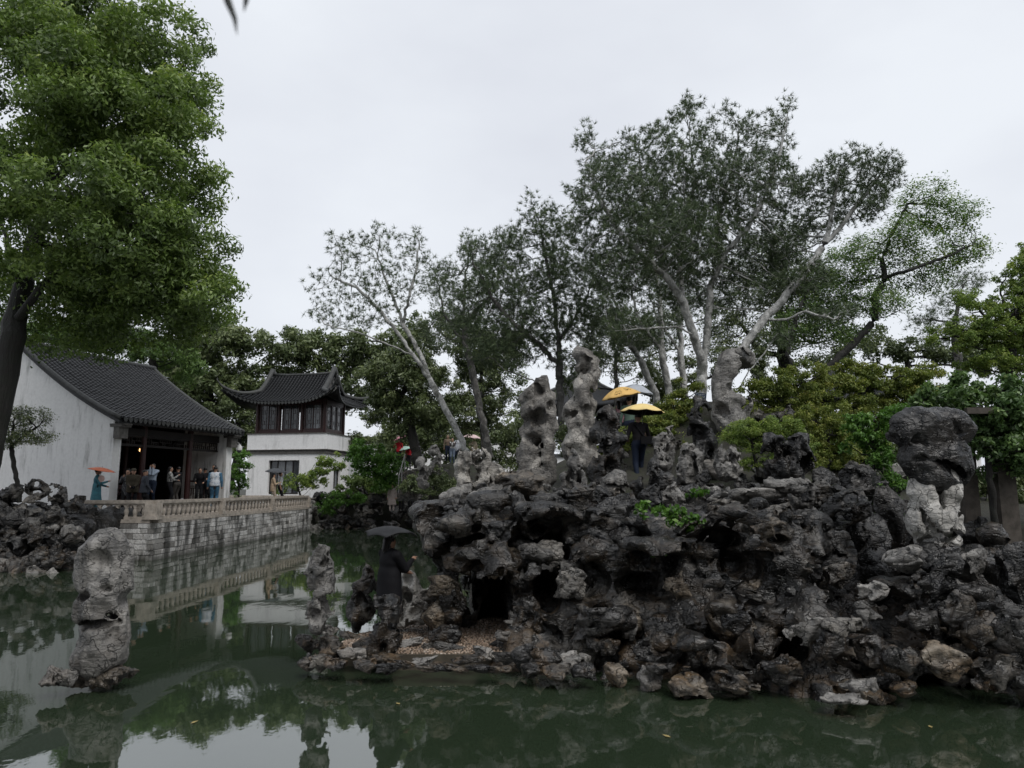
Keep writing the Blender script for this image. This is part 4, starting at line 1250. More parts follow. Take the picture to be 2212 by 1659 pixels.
tree('pine_tree', 'white pine limb leaning out to the right behind the hooked stone', 'tree',
  [([P(1560, 860, D), P(1585, 785, D), P(1612, 740, D), P(1650, 690, D), P(1690, 650, D), P(1720, 610, D), P(1765, 555, D), P(1790, 500, D), P(1800, 440, D), P(1810, 380, D)], False),
   ([P(1790, 520, D), P(1830, 470, D), P(1870, 420, D), P(1905, 370, D)], True),
   ([P(1650, 690, D), P(1700, 690, D), P(1740, 672, D-.3), P(1800, 690, D-.5)], True),
   ([P(1590, 850, D), P(1618, 800, D-.3), P(1650, 765, D-.4), P(1668, 735, D-.5), P(1680, 720, D-.6)], True)],
  [(1830, 370, 70, 45, D, 1.2), (1900, 380, 45, 50, D, 1.0), (1770, 400, 50, 40, D, 1), (1860, 440, 60, 45, D, 1), (1760, 480, 60, 40, D+.5, 1), (1740, 600, 60, 40, D, 1), (1700, 560, 50, 60, D+1, 1.2), (1800, 680, 60, 25, D, .8), (1690, 740, 40, 20, D, .6)],
  1800, BARK_WH, LEAF_PINE, 0.12, rtip=0.009, step=0.16, infl=3, kill=0.21, leaf='needle', per=4, spread=0.10, size=(0.15, 0.016), seed=22, group=PG, nneed=15, jit=0.2, tip_r=0.0128)
D = 27.0
tree('pine_tree', 'slim pale pine leaning left over the stone steps', 'tree',
  [([P(1012, 985, D), P(985, 925, D), P(955, 870, D), P(925, 815, D), P(895, 770, D), P(860, 720, D), P(820, 670, D), P(770, 620, D), P(720, 600, D)], False),
   ([P(935, 830, D), P(905, 760, D+.4), P(870, 700, D+.6), P(840, 620, D+.8), P(810, 540, D+1)], True),
   ([P(870, 700, D+.6), P(885, 640, D), P(900, 580, D), P(905, 520, D)], True),
   ([P(895, 770, D), P(830, 740, D-.5), P(760, 715, D-.6), P(700, 700, D-.8)], True)],
  [(745, 530, 50, 45, D, 1.2), (820, 520, 40, 45, D, 1.1), (890, 530, 40, 45, D, 1.1), (690, 620, 45, 30, D, 1), (770, 600, 80, 60, D, 1.5), (870, 600, 70, 60, D, 1.4), (930, 590, 25, 50, D, .8), (720, 680, 60, 35, D, 1.2), (800, 680, 70, 40, D, 1.2)],
  1400, BARK_WH, LEAF_PINE, 0.12, rtip=0.007, step=0.21, infl=3, kill=0.3, leaf='needle', per=2, spread=0.1, size=(0.2, 0.018), seed=23, group=PG, nneed=16, jit=0.2, tip_r=0.0078)
D = 24.0
tree('pine_tree', 'dark trunked pine behind the tallest slim stone', 'tree',
  [([P(1214, 960, D), P(1212, 880, D), P(1208, 800, D), P(1206, 720, D), P(1196, 640, D), P(1180, 560, D), P(1165, 480, D), P(1150, 440, D)], False),
   ([P(1208, 790, D), P(1160, 740, D-.4), P(1110, 700, D-.6), P(1060, 640, D-.6), P(1020, 560, D-.6)], True),
   ([P(1206, 740, D), P(1240, 690, D), P(1270, 640, D), P(1290, 560, D)], True),
   ([P(1212, 870, D), P(1150, 820, D-1), P(1090, 800, D-1.2)], True)],
  [(1148, 460, 22, 50, D, .7), (1190, 500, 40, 60, D, 1.2), (1100, 540, 50, 50, D, 1.3), (1025, 560, 40, 50, D, 1.1), (1080, 630, 90, 60, D, 1.6), (1200, 600, 70, 70, D, 1.5), (1020, 680, 60, 60, D, 1.3), (1150, 700, 110, 50, D, 1.7), (1280, 680, 60, 70, D, 1.3), (1090, 760, 90, 40, D, 1.3), (1240, 780, 60, 40, D, 1.1), (960, 600, 30, 40, D+1, .8)],
  3000, BARK_GR, LEAF_PINE, 0.13, rtip=0.006, step=0.19, infl=3, kill=0.26, leaf='needle', per=6, spread=0.13, size=(0.17, 0.017), seed=24, group=PG, nneed=15, jit=0.25, tip_r=0.0085)
D = 30.0
tree('pine_tree', 'grey pine filling in between the leaning pine and the dark trunked pine', 'tree',
  [([P(1060, 990, D), P(1040, 900, D), P(1020, 800, D), P(1000, 700, D), P(1005, 600, D), P(1015, 530, D)], False), ([P(1010, 750, D), P(960, 680, D), P(945, 600, D)], True), ([P(1000, 700, D), P(1060, 640, D), P(1090, 560, D)], True)],
  [(1015, 540, 30, 50, D, 1), (960, 620, 44, 60, D, 1.2), (1060, 580, 50, 60, D, 1.3), (1000, 660, 70, 60, D, 1.5), (950, 720, 50, 50, D, 1.2), (1080, 700, 60, 50, D, 1.3)],
  1100, BARK_GR, LEAF_PINE, 0.15, rtip=0.008, step=0.24, infl=3, kill=0.32, leaf='needle', per=4, spread=0.15, size=(0.2, 0.02), seed=28, group=PG, nneed=13, jit=0.25, tip_r=0.0115)
D = 27.5
for j, (ub, tops, lb) in enumerate(((1448, [(1430, 760), (1425, 640), (1400, 500)], 'pale straight pine trunk left of the labelled pine'), (1420, [(1385, 780), (1345, 700), (1310, 600)], 'thin pale pine trunk leaning left beyond the umbrellas'), (1482, [(1470, 760), (1465, 620), (1470, 480)], 'slender pine trunk close behind the labelled pine'))):
    tree('pine_tree', lb, 'tree', [([P(ub, 900, D+j), P(ub-3, 850, D+j)] + [P(a, b, D+j) for a, b in tops], False), ([P(tops[0][0], tops[0][1], D+j), P(tops[0][0]-50, tops[0][1]-70, D+j), P(tops[0][0]-80, tops[0][1]-170, D+j)], True)],
      [(tops[-1][0], tops[-1][1], 60, 60, D+j, 1.4), (tops[-1][0]-20, tops[-1][1]+100, 70, 60, D+j, 1.4), (tops[0][0]-60, tops[0][1]-40, 70, 40, D+j, 1.2), (tops[1][0]+20, tops[1][1]+20, 70, 40, D+j, 1.2)],
      900, BARK_WH, LEAF_PINE, 0.14, rtip=0.007, step=0.24, infl=3, kill=0.34, leaf='needle', per=5, spread=0.17, size=(0.2, 0.02), seed=30+j, group=PG, nneed=12, jit=0.22, tip_r=0.01)

# ---- broadleaved trees
BG = 'trees behind the buildings'
tree('locust_tree', 'airy light green tree with dark sinuous limbs on the right', 'tree',
  [([P(1690, 900, 30), P(1740, 840, 30), P(1800, 785, 30), P(1850, 735, 30), P(1890, 690, 30), P(1890, 640, 30), P(1912, 605, 30), P(1905, 560, 30), P(1930, 500, 30), P(1960, 440, 30)], False),
   ([P(1912, 600, 30), P(1960, 585, 29), P(2030, 560, 29), P(2100, 530, 29)], True), ([P(1890, 690, 30), P(1940, 672, 29.5), P(1970, 655, 29)], True), ([P(1740, 840, 30), P(1700, 770, 31), P(1720, 680, 31), P(1760, 600, 31)], True)],
  [(1990, 430, 50, 40, 30, 1.6), (2050, 470, 60, 50, 30, 1.6), (2100, 540, 45, 40, 30, 1.2), (1940, 520, 60, 50, 30, 1.6), (2020, 560, 70, 40, 30, 1.5), (1860, 560, 80, 60, 31, 1.8), (1900, 650, 50, 40, 30, 1.2), (1780, 620, 80, 60, 32, 2), (1740, 700, 80, 50, 32, 1.8), (2000, 620, 50, 30, 30, 1)],
  1500, BARK_DK, LEAF_LT, 0.2, rtip=0.008, step=0.24, infl=4, kill=0.36, per=55, spread=0.22, size=(0.12, 0.055), seed=41, group=BG, jit=0.28, tip_r=0.012, droop=0.05)
tree('locust_tree', 'dark trunked leafy tree in the shade behind the hooked stone', 'tree',
  [([P(1690, 900, 34), P(1695, 800, 34), P(1690, 740, 34), P(1680, 640, 34), P(1700, 540, 34)], False), ([P(1690, 770, 34), P(1640, 760, 34), P(1600, 700, 34)], True)],
  [(1640, 720, 90, 60, 34, 2), (1720, 640, 100, 80, 34, 2.4), (1620, 600, 90, 80, 34, 2.2), (1780, 720, 90, 50, 34, 2), (1700, 530, 70, 60, 34, 2), (1560, 740, 70, 50, 34, 1.8), (1860, 730, 50, 30, 36, 1.5)],
  800, BARK_DK, LEAF_DK, 0.3, rtip=0.01, step=0.34, infl=4, kill=0.5, per=60, spread=0.34, size=(0.14, 0.065), seed=42, group=BG, jit=0.25, tip_r=0.016)
def bush_tree(name, label, cat, D, base, blobs, leafm, cr=26, seed=1, ls=(7.0, 3.0), dens=1.75, bark=BARK_DK, rbase=0.18, group=BG, flat=0.75, thick=0.7, fill=1.0, hang=0.7):
    """leafy mass: cr = clump radius, ls = leaf size, both in picture units"""
    c = blobs[0]
    s = M(D)
    dens *= 0.7
    ls = (ls[0]*1.12, ls[1]*1.12)
    area = sum(math.pi*b[2]*b[3] for b in blobs)
    ncl = max(6, int(fill*area/(cr*cr*1.15)))
    per = int(dens*math.pi*cr*cr*1.6/(ls[0]*ls[1]*0.5))
    tr_ = [([P(base[0], base[1], D), P((base[0]*2+c[0])/3, (base[1]*2+c[1])/3, D), P(c[0], c[1], D)], False)]
    bl = [(b[0], b[1], max(b[2]-cr*0.5, 4), max(b[3]-cr*0.5, 4), D + (b[4] if len(b) > 4 else 0), min(b[2], b[3]*1.5)*s*thick) for b in blobs]
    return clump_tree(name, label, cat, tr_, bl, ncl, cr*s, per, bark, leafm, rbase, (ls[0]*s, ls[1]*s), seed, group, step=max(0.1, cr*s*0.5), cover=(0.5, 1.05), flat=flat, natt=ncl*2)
bush_tree('magnolia_tree', 'big dark evergreen between the hall roof and the tower', 'tree', 54, (470, 1000), [(450, 820, 90, 90), (390, 800, 70, 80), (500, 740, 70, 60), (560, 760, 70, 60), (620, 740, 60, 46), (540, 850, 60, 70), (430, 720, 60, 40), (480, 900, 60, 50), (400, 860, 60, 60)], LEAF_DK, 24, 51, (8.5, 3.6), rbase=0.4)
bush_tree('magnolia_tree', 'dense evergreen standing right behind the tower roof', 'tree', 56, (690, 1000), [(690, 760, 60, 50), (760, 760, 60, 60), (820, 790, 60, 60), (640, 780, 50, 50), (860, 740, 50, 50), (720, 840, 60, 50), (780, 860, 50, 40)], LEAF_DK, 22, 52, (8.5, 3.6), rbase=0.4)
bush_tree('evergreen_tree', 'dark tree with hanging foliage left of the leaning pine', 'tree', 38, (905, 1010), [(870, 850, 80, 90), (830, 900, 60, 60), (900, 780, 60, 70), (950, 860, 60, 80), (820, 810, 50, 60), (930, 720, 50, 50), (860, 930, 50, 30), (900, 910, 60, 40)], LEAF_DK, 24, 53, (8.0, 2.6), rbase=0.28)
bush_tree('evergreen_tree', 'grey green tree behind the split stone and the pillar', 'tree', 40, (1050, 1020), [(1040, 820, 60, 80), (1000, 740, 50, 70), (1100, 860, 50, 60), (1080, 750, 60, 60), (1010, 900, 60, 50), (1060, 900, 60, 40)], LEAF_DK, 22, 54, (7.0, 2.4), 1.5, rbase=0.22, bark=BARK_GR)
bush_tree('willow_tree', 'light green feathery tree behind the hall ridge', 'tree', 44, (330, 960), [(330, 770, 70, 50), (400, 780, 50, 60), (270, 740, 80, 40), (200, 720, 80, 40), (110, 730, 80, 40), (30, 730, 60, 50)], LEAF_LT, 22, 55, (8.5, 2.0), rbase=0.25)
bush_tree('yellow_green_tree', 'yellow green tree at the right edge beyond the trellis', 'tree', 24, (2190, 1000), [(2180, 700, 80, 70), (2110, 700, 60, 60), (2200, 610, 50, 60), (2230, 560, 50, 60), (2060, 730, 60, 40), (2150, 780, 90, 40), (2090, 640, 40, 30), (2250, 680, 60, 90)], LEAF_YG, 15, 56, (5.0, 2.6), 1.5, rbase=0.2, bark=BARK_DK)
tree('pine_tree', 'small dark pine far off left of the yellow green tree', 'tree', [([P(2090, 900, 36), P(2070, 780, 36), P(2060, 700, 36), P(2080, 620, 36)], False)],
  [(2000, 690, 40, 20, 36, 1), (2050, 650, 40, 22, 36, 1), (2010, 730, 40, 15, 36, .8), (2090, 610, 40, 30, 36, 1), (2060, 700, 50, 20, 36, 1)], 360, BARK_GR, LEAF_PINE, 0.2, rtip=0.008, step=0.25, infl=3, kill=0.36, leaf='needle', per=7, spread=0.2, size=(0.26, 0.02), seed=57, nneed=12, tip_r=0.014, group=BG)
bush_tree('evergreen_tree', 'low dark green tree line over the maples', 'tree', 40, (1960, 900), [(1960, 760, 90, 30), (1880, 745, 50, 30), (2050, 760, 90, 30), (1800, 780, 60, 30), (2140, 775, 70, 40), (2220, 770, 60, 40)], LEAF_DK, 18, 58, (6.5, 3.0))
# maples and shrubs behind the crest
MG = 'maples behind the crest'
bush_tree('maple_tree', 'olive green maple behind the hooked stone', 'tree', 19.5, (1700, 960), [(1680, 850, 90, 50), (1620, 900, 60, 40), (1740, 820, 80, 40), (1700, 920, 80, 40), (1580, 950, 40, 40), (1660, 890, 70, 40)], LEAF_OL, 18, 61, (5.6, 2.6), rbase=0.09, group=MG, flat=0.45)
bush_tree('maple_tree', 'broad brownish maple in the middle of the maple mass', 'tree', 22, (1850, 960), [(1850, 830, 100, 40), (1930, 820, 90, 40), (1800, 880, 80, 40), (1900, 890, 90, 40), (1980, 860, 70, 40), (1850, 800, 60, 30), (1990, 810, 60, 30), (1850, 930, 90, 40)], LEAF_OL, 18, 62, (5.6, 2.6), rbase=0.1, group=MG, flat=0.45)
bush_tree('maple_tree', 'dark small maple left of the labelled pine trunk', 'tree', 19, (1470, 960), [(1455, 890, 50, 40), (1430, 930, 40, 40), (1480, 850, 40, 30), (1440, 970, 40, 30), (1475, 930, 40, 40)], LEAF_OL, 16, 63, (5.0, 2.2), rbase=0.07, group=MG, flat=0.45)
bush_tree('shrub', 'fine leaved yellowish shrub between the squat post and the jagged block', 'shrub', 15.0, (1640, 1030), [(1620, 940, 60, 34), (1680, 920, 60, 30), (1590, 930, 40, 30), (1730, 950, 40, 34), (1640, 985, 60, 30)], LEAF_YG, 14, 64, (3.6, 2.0), 1.1, rbase=0.035, group='shrubs', flat=0.5)
bush_tree('shrub', 'dull green shrub right of the jagged block', 'shrub', 16.5, (1790, 1020), [(1790, 930, 60, 50), (1840, 960, 50, 40), (1770, 990, 50, 34), (1830, 1000, 40, 30), (1730, 900, 40, 30)], LEAF_OL, 15, 65, (4.4, 2.2), 1.8, rbase=0.04, group='shrubs')
bush_tree('vine', 'bright green creeper hanging beside the mushroom stone', 'vine', 11.6, (1880, 1140), [(1890, 960, 34, 50), (1860, 920, 40, 34), (1900, 1030, 30, 50), (1920, 1100, 24, 50), (1930, 900, 40, 30), (1840, 960, 24, 24)], LEAF_VIV, 16, 66, (8.0, 3.6), 2.0, rbase=0.02, group='climbers')
bush_tree('wisteria', 'wisteria heaped over the trellis at the right edge', 'vine', 11.9, (2150, 1130), [(2120, 880, 80, 60), (2200, 870, 60, 70), (2040, 850, 80, 40), (2150, 940, 60, 50), (2180, 1000, 40, 40), (2260, 930, 60, 90), (1990, 870, 40, 30), (2100, 830, 80, 30), (2220, 990, 50, 50), (2160, 990, 40, 34), (2100, 950, 50, 34), (2200, 930, 60, 50)], LEAF_WIS, 22, 67, (10.5, 5.2), 2.4, rbase=0.05, group='climbers')
bush_tree('undergrowth', 'dark leaves in the gap under the trellis', 'shrub', 15.5, (2120, 1190), [(2110, 1090, 60, 80), (2150, 1140, 60, 50), (2080, 1150, 50, 50), (2230, 1090, 60, 80), (1960, 1000, 50, 60), (1900, 1060, 40, 60)], LEAF_DK, 20, 68, (8.0, 4.0), 1.6, rbase=0.03, group='shrubs')
bush_tree('shrub', 'olive shrubs covering the hill left of the labelled pine', 'shrub', 18.5, (1400, 980), [(1400, 925, 60, 36), (1330, 950, 50, 36), (1450, 960, 60, 34), (1270, 960, 40, 30), (1540, 970, 50, 34)], LEAF_OL, 15, 90, (4.6, 2.2), 1.7, rbase=0.05, group='shrubs', flat=0.5)
bush_tree('shrub', 'green shrubs between the hooked stone and the mushroom stone', 'shrub', 17.5, (1760, 1000), [(1700, 960, 70, 36), (1780, 950, 70, 44), (1860, 960, 60, 44), (1640, 950, 50, 34), (1930, 960, 50, 50), (1600, 985, 50, 24)], LEAF_YG, 15, 91, (4.6, 2.2), 1.5, rbase=0.05, group='shrubs', flat=0.5)
bush_tree('undergrowth', 'dark leafy cover on the slope below the labelled pine', 'shrub', 23, (1500, 960), [(1400, 920, 60, 40), (1300, 930, 60, 40), (1560, 930, 60, 40), (1350, 890, 40, 30), (1480, 960, 80, 40), (1640, 960, 80, 40), (1760, 960, 80, 40), (1230, 960, 60, 40)], LEAF_DK, 22, 69, (6.0, 2.6), 1.8, rbase=0.05, group='shrubs')
# around the hall and the tower
bush_tree('shrub', 'dense rounded green shrub right of the tower', 'shrub', 41, (820, 1050), [(800, 990, 50, 40), (840, 1010, 40, 34), (775, 970, 24, 30), (820, 1040, 46, 24)], LEAF_VIV, 14, 71, (6.0, 3.0), rbase=0.08, group='shrubs')
bush_tree('shrub', 'mixed yellow and green shrub in front of the tower window', 'shrub', 43, (650, 1072), [(640, 1045, 26, 20), (680, 1035, 30, 26), (612, 1055, 14, 14), (700, 1010, 26, 30), (730, 1000, 18, 26)], LEAF_YG, 10, 72, (5.0, 2.2), 1.3, rbase=0.06, group='shrubs')
bush_tree('shrub', 'tall feathery bush between the hall pier and the tower', 'shrub', 38, (515, 1080), [(518, 1010, 20, 40), (512, 1050, 22, 24), (522, 980, 16, 20)], LEAF_VIV, 10, 73, (5.0, 2.0), rbase=0.05, group='shrubs')
bush_tree('shrub', 'trailing greenery on the far shore beside the terrace end', 'shrub', 43.4, (715, 1110), [(720, 1080, 36, 18), (700, 1098, 22, 16), (760, 1075, 30, 14)], LEAF_VIV, 10, 74, (5.0, 2.2), 2.0, rbase=0.05, group='shrubs')
bush_tree('shrub', 'dark green cover on the slope between the tower and the steps', 'shrub', 44.5, (790, 1070), [(780, 1040, 50, 20), (830, 1060, 50, 18), (760, 1062, 40, 14), (870, 1070, 30, 14)], LEAF_CAM, 11, 94, (5.0, 2.2), 2.0, rbase=0.05, group='shrubs')
bush_tree('shrub', 'small fern like bush in front of the stone steps', 'shrub', 35.5, (895, 1075), [(890, 1050, 24, 18), (905, 1065, 24, 12), (870, 1060, 14, 14)], LEAF_DK, 9, 95, (6.0, 1.8), 1.8, rbase=0.04, group='shrubs')
bush_tree('shrub', 'low dark bush under the split stone', 'shrub', 33, (960, 1080), [(960, 1050, 40, 24), (930, 1030, 30, 20)], LEAF_DK, 12, 75, (5.0, 2.2), rbase=0.05, group='shrubs')
bush_tree('evergreen_tree', 'thin grey green tree beyond the umbrellas', 'tree', 34, (1330, 960), [(1330, 760, 60, 70), (1270, 780, 50, 60), (1390, 770, 50, 70), (1440, 720, 50, 70), (1560, 690, 60, 60), (1330, 690, 60, 40)], LEAF_DK, 20, 92, (6.0, 1.8), 0.55, rbase=0.1, bark=BARK_GR)
bush_tree('evergreen_tree', 'dark tree filling the gap between the hall eave and the tower', 'tree', 52, (500, 1040), [(520, 930, 40, 60), (490, 880, 40, 50), (530, 870, 34, 40)], LEAF_DK, 18, 93, (7.0, 3.0), rbase=0.2)
bush_tree('evergreen_tree', 'leafy tree showing left of the camphor trunk behind the hall', 'tree', 46, (-120, 1010), [(-60, 740, 90, 70), (-180, 760, 110, 90), (-120, 860, 120, 70), (-280, 800, 110, 110), (-240, 920, 120, 60), (-20, 820, 50, 60)], LEAF_LT, 26, 96, (8.5, 3.6), 1.6, rbase=0.3)
bush_tree('evergreen_tree', 'low dark greenery between the pine trunks on the hill', 'tree', 31, (1450, 930), [(1440, 840, 50, 36), (1490, 805, 30, 40), (1560, 800, 30, 50), (1245, 830, 34, 36), (1400, 800, 30, 30), (1640, 790, 40, 40)], LEAF_DK, 16, 97, (6.0, 2.4), 1.5, rbase=0.1)
bush_tree('hedge', 'dark hedge filling the view under the trees by the tower', 'hedge', 50, (860, 1010), [(860, 960, 80, 50), (950, 940, 80, 50), (1050, 960, 80, 50), (1140, 940, 60, 50), (770, 940, 40, 40), (1080, 1005, 80, 30), (970, 1000, 80, 30)], LEAF_DK, 20, 76, (6.5, 3.0), rbase=0.1, group='shrubs')
bush_tree('small_plant', 'bright leafy plant sprouting from the middle of the rockery', 'plant', 9.85, (1455, 1150), [(1445, 1105, 34, 16), (1480, 1122, 40, 20), (1500, 1140, 26, 12)], LEAF_VIV, 9, 77, (10, 6.0), 1.5, rbase=0.006, group='plants on the rockery')
bush_tree('small_plant', 'little leafy sprout left of the larger plant on the rockery', 'plant', 10.0, (1388, 1125), [(1392, 1100, 22, 20), (1384, 1115, 14, 10)], LEAF_VIV, 8, 78, (10, 6.0), 1.4, rbase=0.005, group='plants on the rockery')
bush_tree('small_plant', 'leafy sprout near the top of the rockery', 'plant', 10.4, (1510, 1080), [(1508, 1066, 28, 12)], LEAF_VIV, 7, 79, (10, 6.0), 1.4, rbase=0.005, group='plants on the rockery')
bush_tree('small_plant', 'small sprig hanging in a hollow of the rockery', 'plant', 9.7, (1415, 1195), [(1418, 1190, 26, 12)], LEAF_VIV, 7, 80, (10, 6.0), 1.3, rbase=0.005, group='plants on the rockery')
tree('small_tree', 'small wind bent tree in front of the white gable wall', 'tree', [([P(42, 1085, 22.8), P(38, 1050, 22.8), P(28, 990, 22.8), P(22, 950, 22.8), P(30, 920, 22.8)], False), ([P(24, 965, 22.8), P(55, 940, 22.8), P(85, 920, 22.8)], True)],
  [(30, 900, 36, 26, 22.8, .8), (75, 900, 36, 22, 22.8, .7), (60, 945, 44, 20, 22.8, .7), (10, 950, 30, 24, 22.8, .7), (90, 945, 24, 16, 22.8, .5)], 700, BARK_DK, LEAF_DK, 0.07, rtip=0.006, step=0.13, infl=3, kill=0.16, per=26, spread=0.09, size=(0.07, 0.035), seed=81, jit=0.15, tip_r=0.01)
print('trees done', round(time.time()-T0, 1))
# ------------------------------------------------------------------ terrace
def wall_white(name, a, stain=(0.12, 0.12, 0.11), amt=0.55):
    m, n, b, out = new_mat(name)
    pos = N(n, 'ShaderNodeNewGeometry').outputs['Position']
    mp = N(n, 'ShaderNodeMapping'); mp.inputs['Scale'].default_value = (1, 1, 0.12)
    n.links.new(pos, mp.inputs['Vector'])
    st = ramp(n, noise(n, mp.outputs[0], 3.8, 6, 0.7), [(0.48, 0.0), (0.68, 1.0)])
    pt = ramp(n, noise(n, pos, 0.6, 4, 0.6), [(0.42, 0.05), (0.6, 1.0)])
    base = mix(n, math_(n, 'MULTIPLY', math_(n, 'MULTIPLY', st, pt), amt), a, stain)
    base = mix(n, ramp(n, noise(n, pos, 9, 6), [(0.4, 0.0), (0.75, 0.18)]), base, (0.3, 0.3, 0.29))
    n.links.new(base, b.inputs['Base Color'])
    b.inputs['Roughness'].default_value = 0.8
    bump(n, b, noise(n, pos, 30, 4), 0.15, 0.01)
    return m
WHITE = wall_white('lime_plaster', (0.76, 0.76, 0.75), amt=0.9)
STONE_T = plain('pink_stone', (0.36, 0.32, 0.275), 0.6, 0.35, 5.0, 0.4, 0.3)
WOOD_R = plain('red_brown_lacquer', (0.035, 0.012, 0.011), 0.4, 0.4, 4.0, 0.3)
WOOD_D = plain('dark_wood', (0.014, 0.010, 0.009), 0.5, 0.35, 4.0, 0.3)
BRICK_G = plain('grey_brick', (0.11, 0.105, 0.098), 0.75, 0.2, 7.0, 0.4, 0.3)
TILE = plain('roof_tile', (0.013, 0.0138, 0.015), 0.38, 0.25, 22.0, 0.85, 0.5)
TILE2 = plain('ridge_tile', (0.048, 0.05, 0.049), 0.55, 0.3, 9.0, 0.45, 0.3)
mb_, n, b, o_ = new_mat('wall_block')
pos = N(n, 'ShaderNodeNewGeometry').outputs['Position']
rn = N(n, 'ShaderNodeObjectInfo').outputs['Random']
mp = N(n, 'ShaderNodeMapping'); mp.inputs['Scale'].default_value = (1, 1, 0.35)
n.links.new(pos, mp.inputs['Vector'])
base = ramp(n, rn, [(0.0, (0.16, 0.155, 0.145)), (0.12, (0.34, 0.33, 0.31)), (0.35, (0.5, 0.49, 0.47)), (0.85, (0.64, 0.63, 0.61))])
ms = ramp(n, noise(n, mp.outputs[0], 2.0, 7, 0.68, 0.5), [(0.46, 0.0), (0.6, 1.0)])
sz_ = N(n, 'ShaderNodeSeparateXYZ'); n.links.new(pos, sz_.inputs[0])
alg = ramp(n, math_(n, 'ADD', sz_.outputs[2], math_(n, 'MULTIPLY', noise(n, pos, 3, 4), 0.35)), [(0.2, 0.8), (0.42, 0.0)])
base = mix(n, alg, base, (0.035, 0.038, 0.026))
base = mix(n, math_(n, 'MULTIPLY', ms, 0.9), base, (0.02, 0.02, 0.016))
base = mix(n, ramp(n, noise(n, pos, 18, 6), [(0.35, 0.5), (0.55, 0.0)]), base, (0.06, 0.058, 0.05))
n.links.new(base, b.inputs['Base Color'])
b.inputs['Roughness'].default_value = 0.65
bump(n, b, noise(n, pos, 20, 6), 0.5, 0.02)
BLOCK = mb_

TX0, TX1, TY0, TY1 = -15.4, -12.15, 24.6, 42.6
def TXs(y): return TX1 + (y - TY0)*0.015
FLOOR = 1.5
ter = empty('terrace_wall', ((TX0+TX1)/2, TY0, 0), 0, 'mossy pale stone block retaining wall of the terrace', 'wall')
to = np.array([(TX0+TX1)/2, TY0, 0])
c = MB()
c.add([(TX0-4, TY0+.12, -0.6), (TX1-.12, TY0+.12, -0.6), (TXs(TY1)-.12, TY1-.05, -0.6), (TX0-4, TY1-.05, -0.6), (TX0-4, TY0+.12, 1.22), (TX1-.12, TY0+.12, 1.22), (TXs(TY1)-.12, TY1-.05, 1.22), (TX0-4, TY1-.05, 1.22)],
      [(0,3,2,1),(4,5,6,7),(0,1,5,4),(1,2,6,5),(2,3,7,6),(3,0,4,7)])
c.v = [tuple(np.array(p) - to) for p in c.v]
c.build('backing', plain('wall_mortar', (0.03, 0.029, 0.025), 0.8), ter)
def chamfer_box(lx, ly, lz, ch=0.015):
    m = MB()
    a = [(-lx/2+ch, -ly/2, -lz/2+ch), (lx/2-ch, -ly/2, -lz/2+ch), (lx/2-ch, -ly/2, lz/2-ch), (-lx/2+ch, -ly/2, lz/2-ch),
         (-lx/2, -ly/2+ch, -lz/2), (lx/2, -ly/2+ch, -lz/2), (lx/2, -ly/2+ch, lz/2), (-lx/2, -ly/2+ch, lz/2),
         (-lx/2, ly/2, -lz/2), (lx/2, ly/2, -lz/2), (lx/2, ly/2, lz/2), (-lx/2, ly/2, lz/2)]
    f = [(0,1,2,3),(0,4,5,1),(1,5,6,2),(2,6,7,3),(3,7,4,0),(4,8,9,5),(5,9,10,6),(6,10,11,7),(7,11,8,4),(11,10,9,8)]
    m.add(a, f)
    return m.mesh('block')
LENS = [0.34, 0.46, 0.58, 0.72, 0.86]
ROWS = [0.19, 0.17, 0.20, 0.16, 0.19, 0.17, 0.18]
BM = [[chamfer_box(l-0.014, 0.2, h_-0.012) for l in LENS] for h_ in ROWS]
for row_ in BM:
    for me in row_: me.materials.append(BLOCK)
zr = -0.02
nb = 0
for row in range(7):
    z = zr + ROWS[row]/2
    zr += ROWS[row]
    for side in (0, 1):
        t = -rnd.uniform(0, 0.3) if side == 0 else -rnd.uniform(0, 0.12)
        T = (TX1 - TX0) if side == 0 else (TY1 - TY0)
        while t < T - 0.15:
            k = rnd.choices(range(5), [1, 3, 3, 2, 1] if side == 0 else [0, 2, 4, 3, 2])[0]
            l = LENS[k]
            if side == 0 and t + l > T: k = 0; l = LENS[0]
            mid = t + l/2
            jy = rnd.uniform(-0.014, 0.02)
            o = link('block', BM[row][k], BLOCK, ter)
            if side == 0: o.location = np.array([TX0 + min(mid, T - l/2), TY0 + 0.1 + jy, z]) - to
            else:
                o.location = np.array([TXs(TY0+mid) - 0.1 - jy, TY0 + mid, z]) - to
                o.rotation_euler = (0, 0, math.pi/2)
            o.rotation_euler.y += rnd.uniform(-0.012, 0.012)
            nb += 1
            t += l
# terrace floor
c = MB()
c.add([(TX0-6, TY0+.3, 1.225), (TX1-.3, TY0+.3, 1.225), (TXs(TY1)-.3, TY1-.05, 1.225), (TX0-6, TY1-.05, 1.225), (TX0-6, TY0+.3, FLOOR), (TX1-.3, TY0+.3, FLOOR), (TXs(TY1)-.3, TY1-.05, FLOOR), (TX0-6, TY1-.05, FLOOR)],
      [(4,5,6,7),(0,1,5,4),(1,2,6,5),(2,3,7,6)])
tag(c.build('terrace_floor', plain('paving', (0.07, 0.065, 0.058), 0.55, 0.4, 3.0, 0.3)), kind='structure')

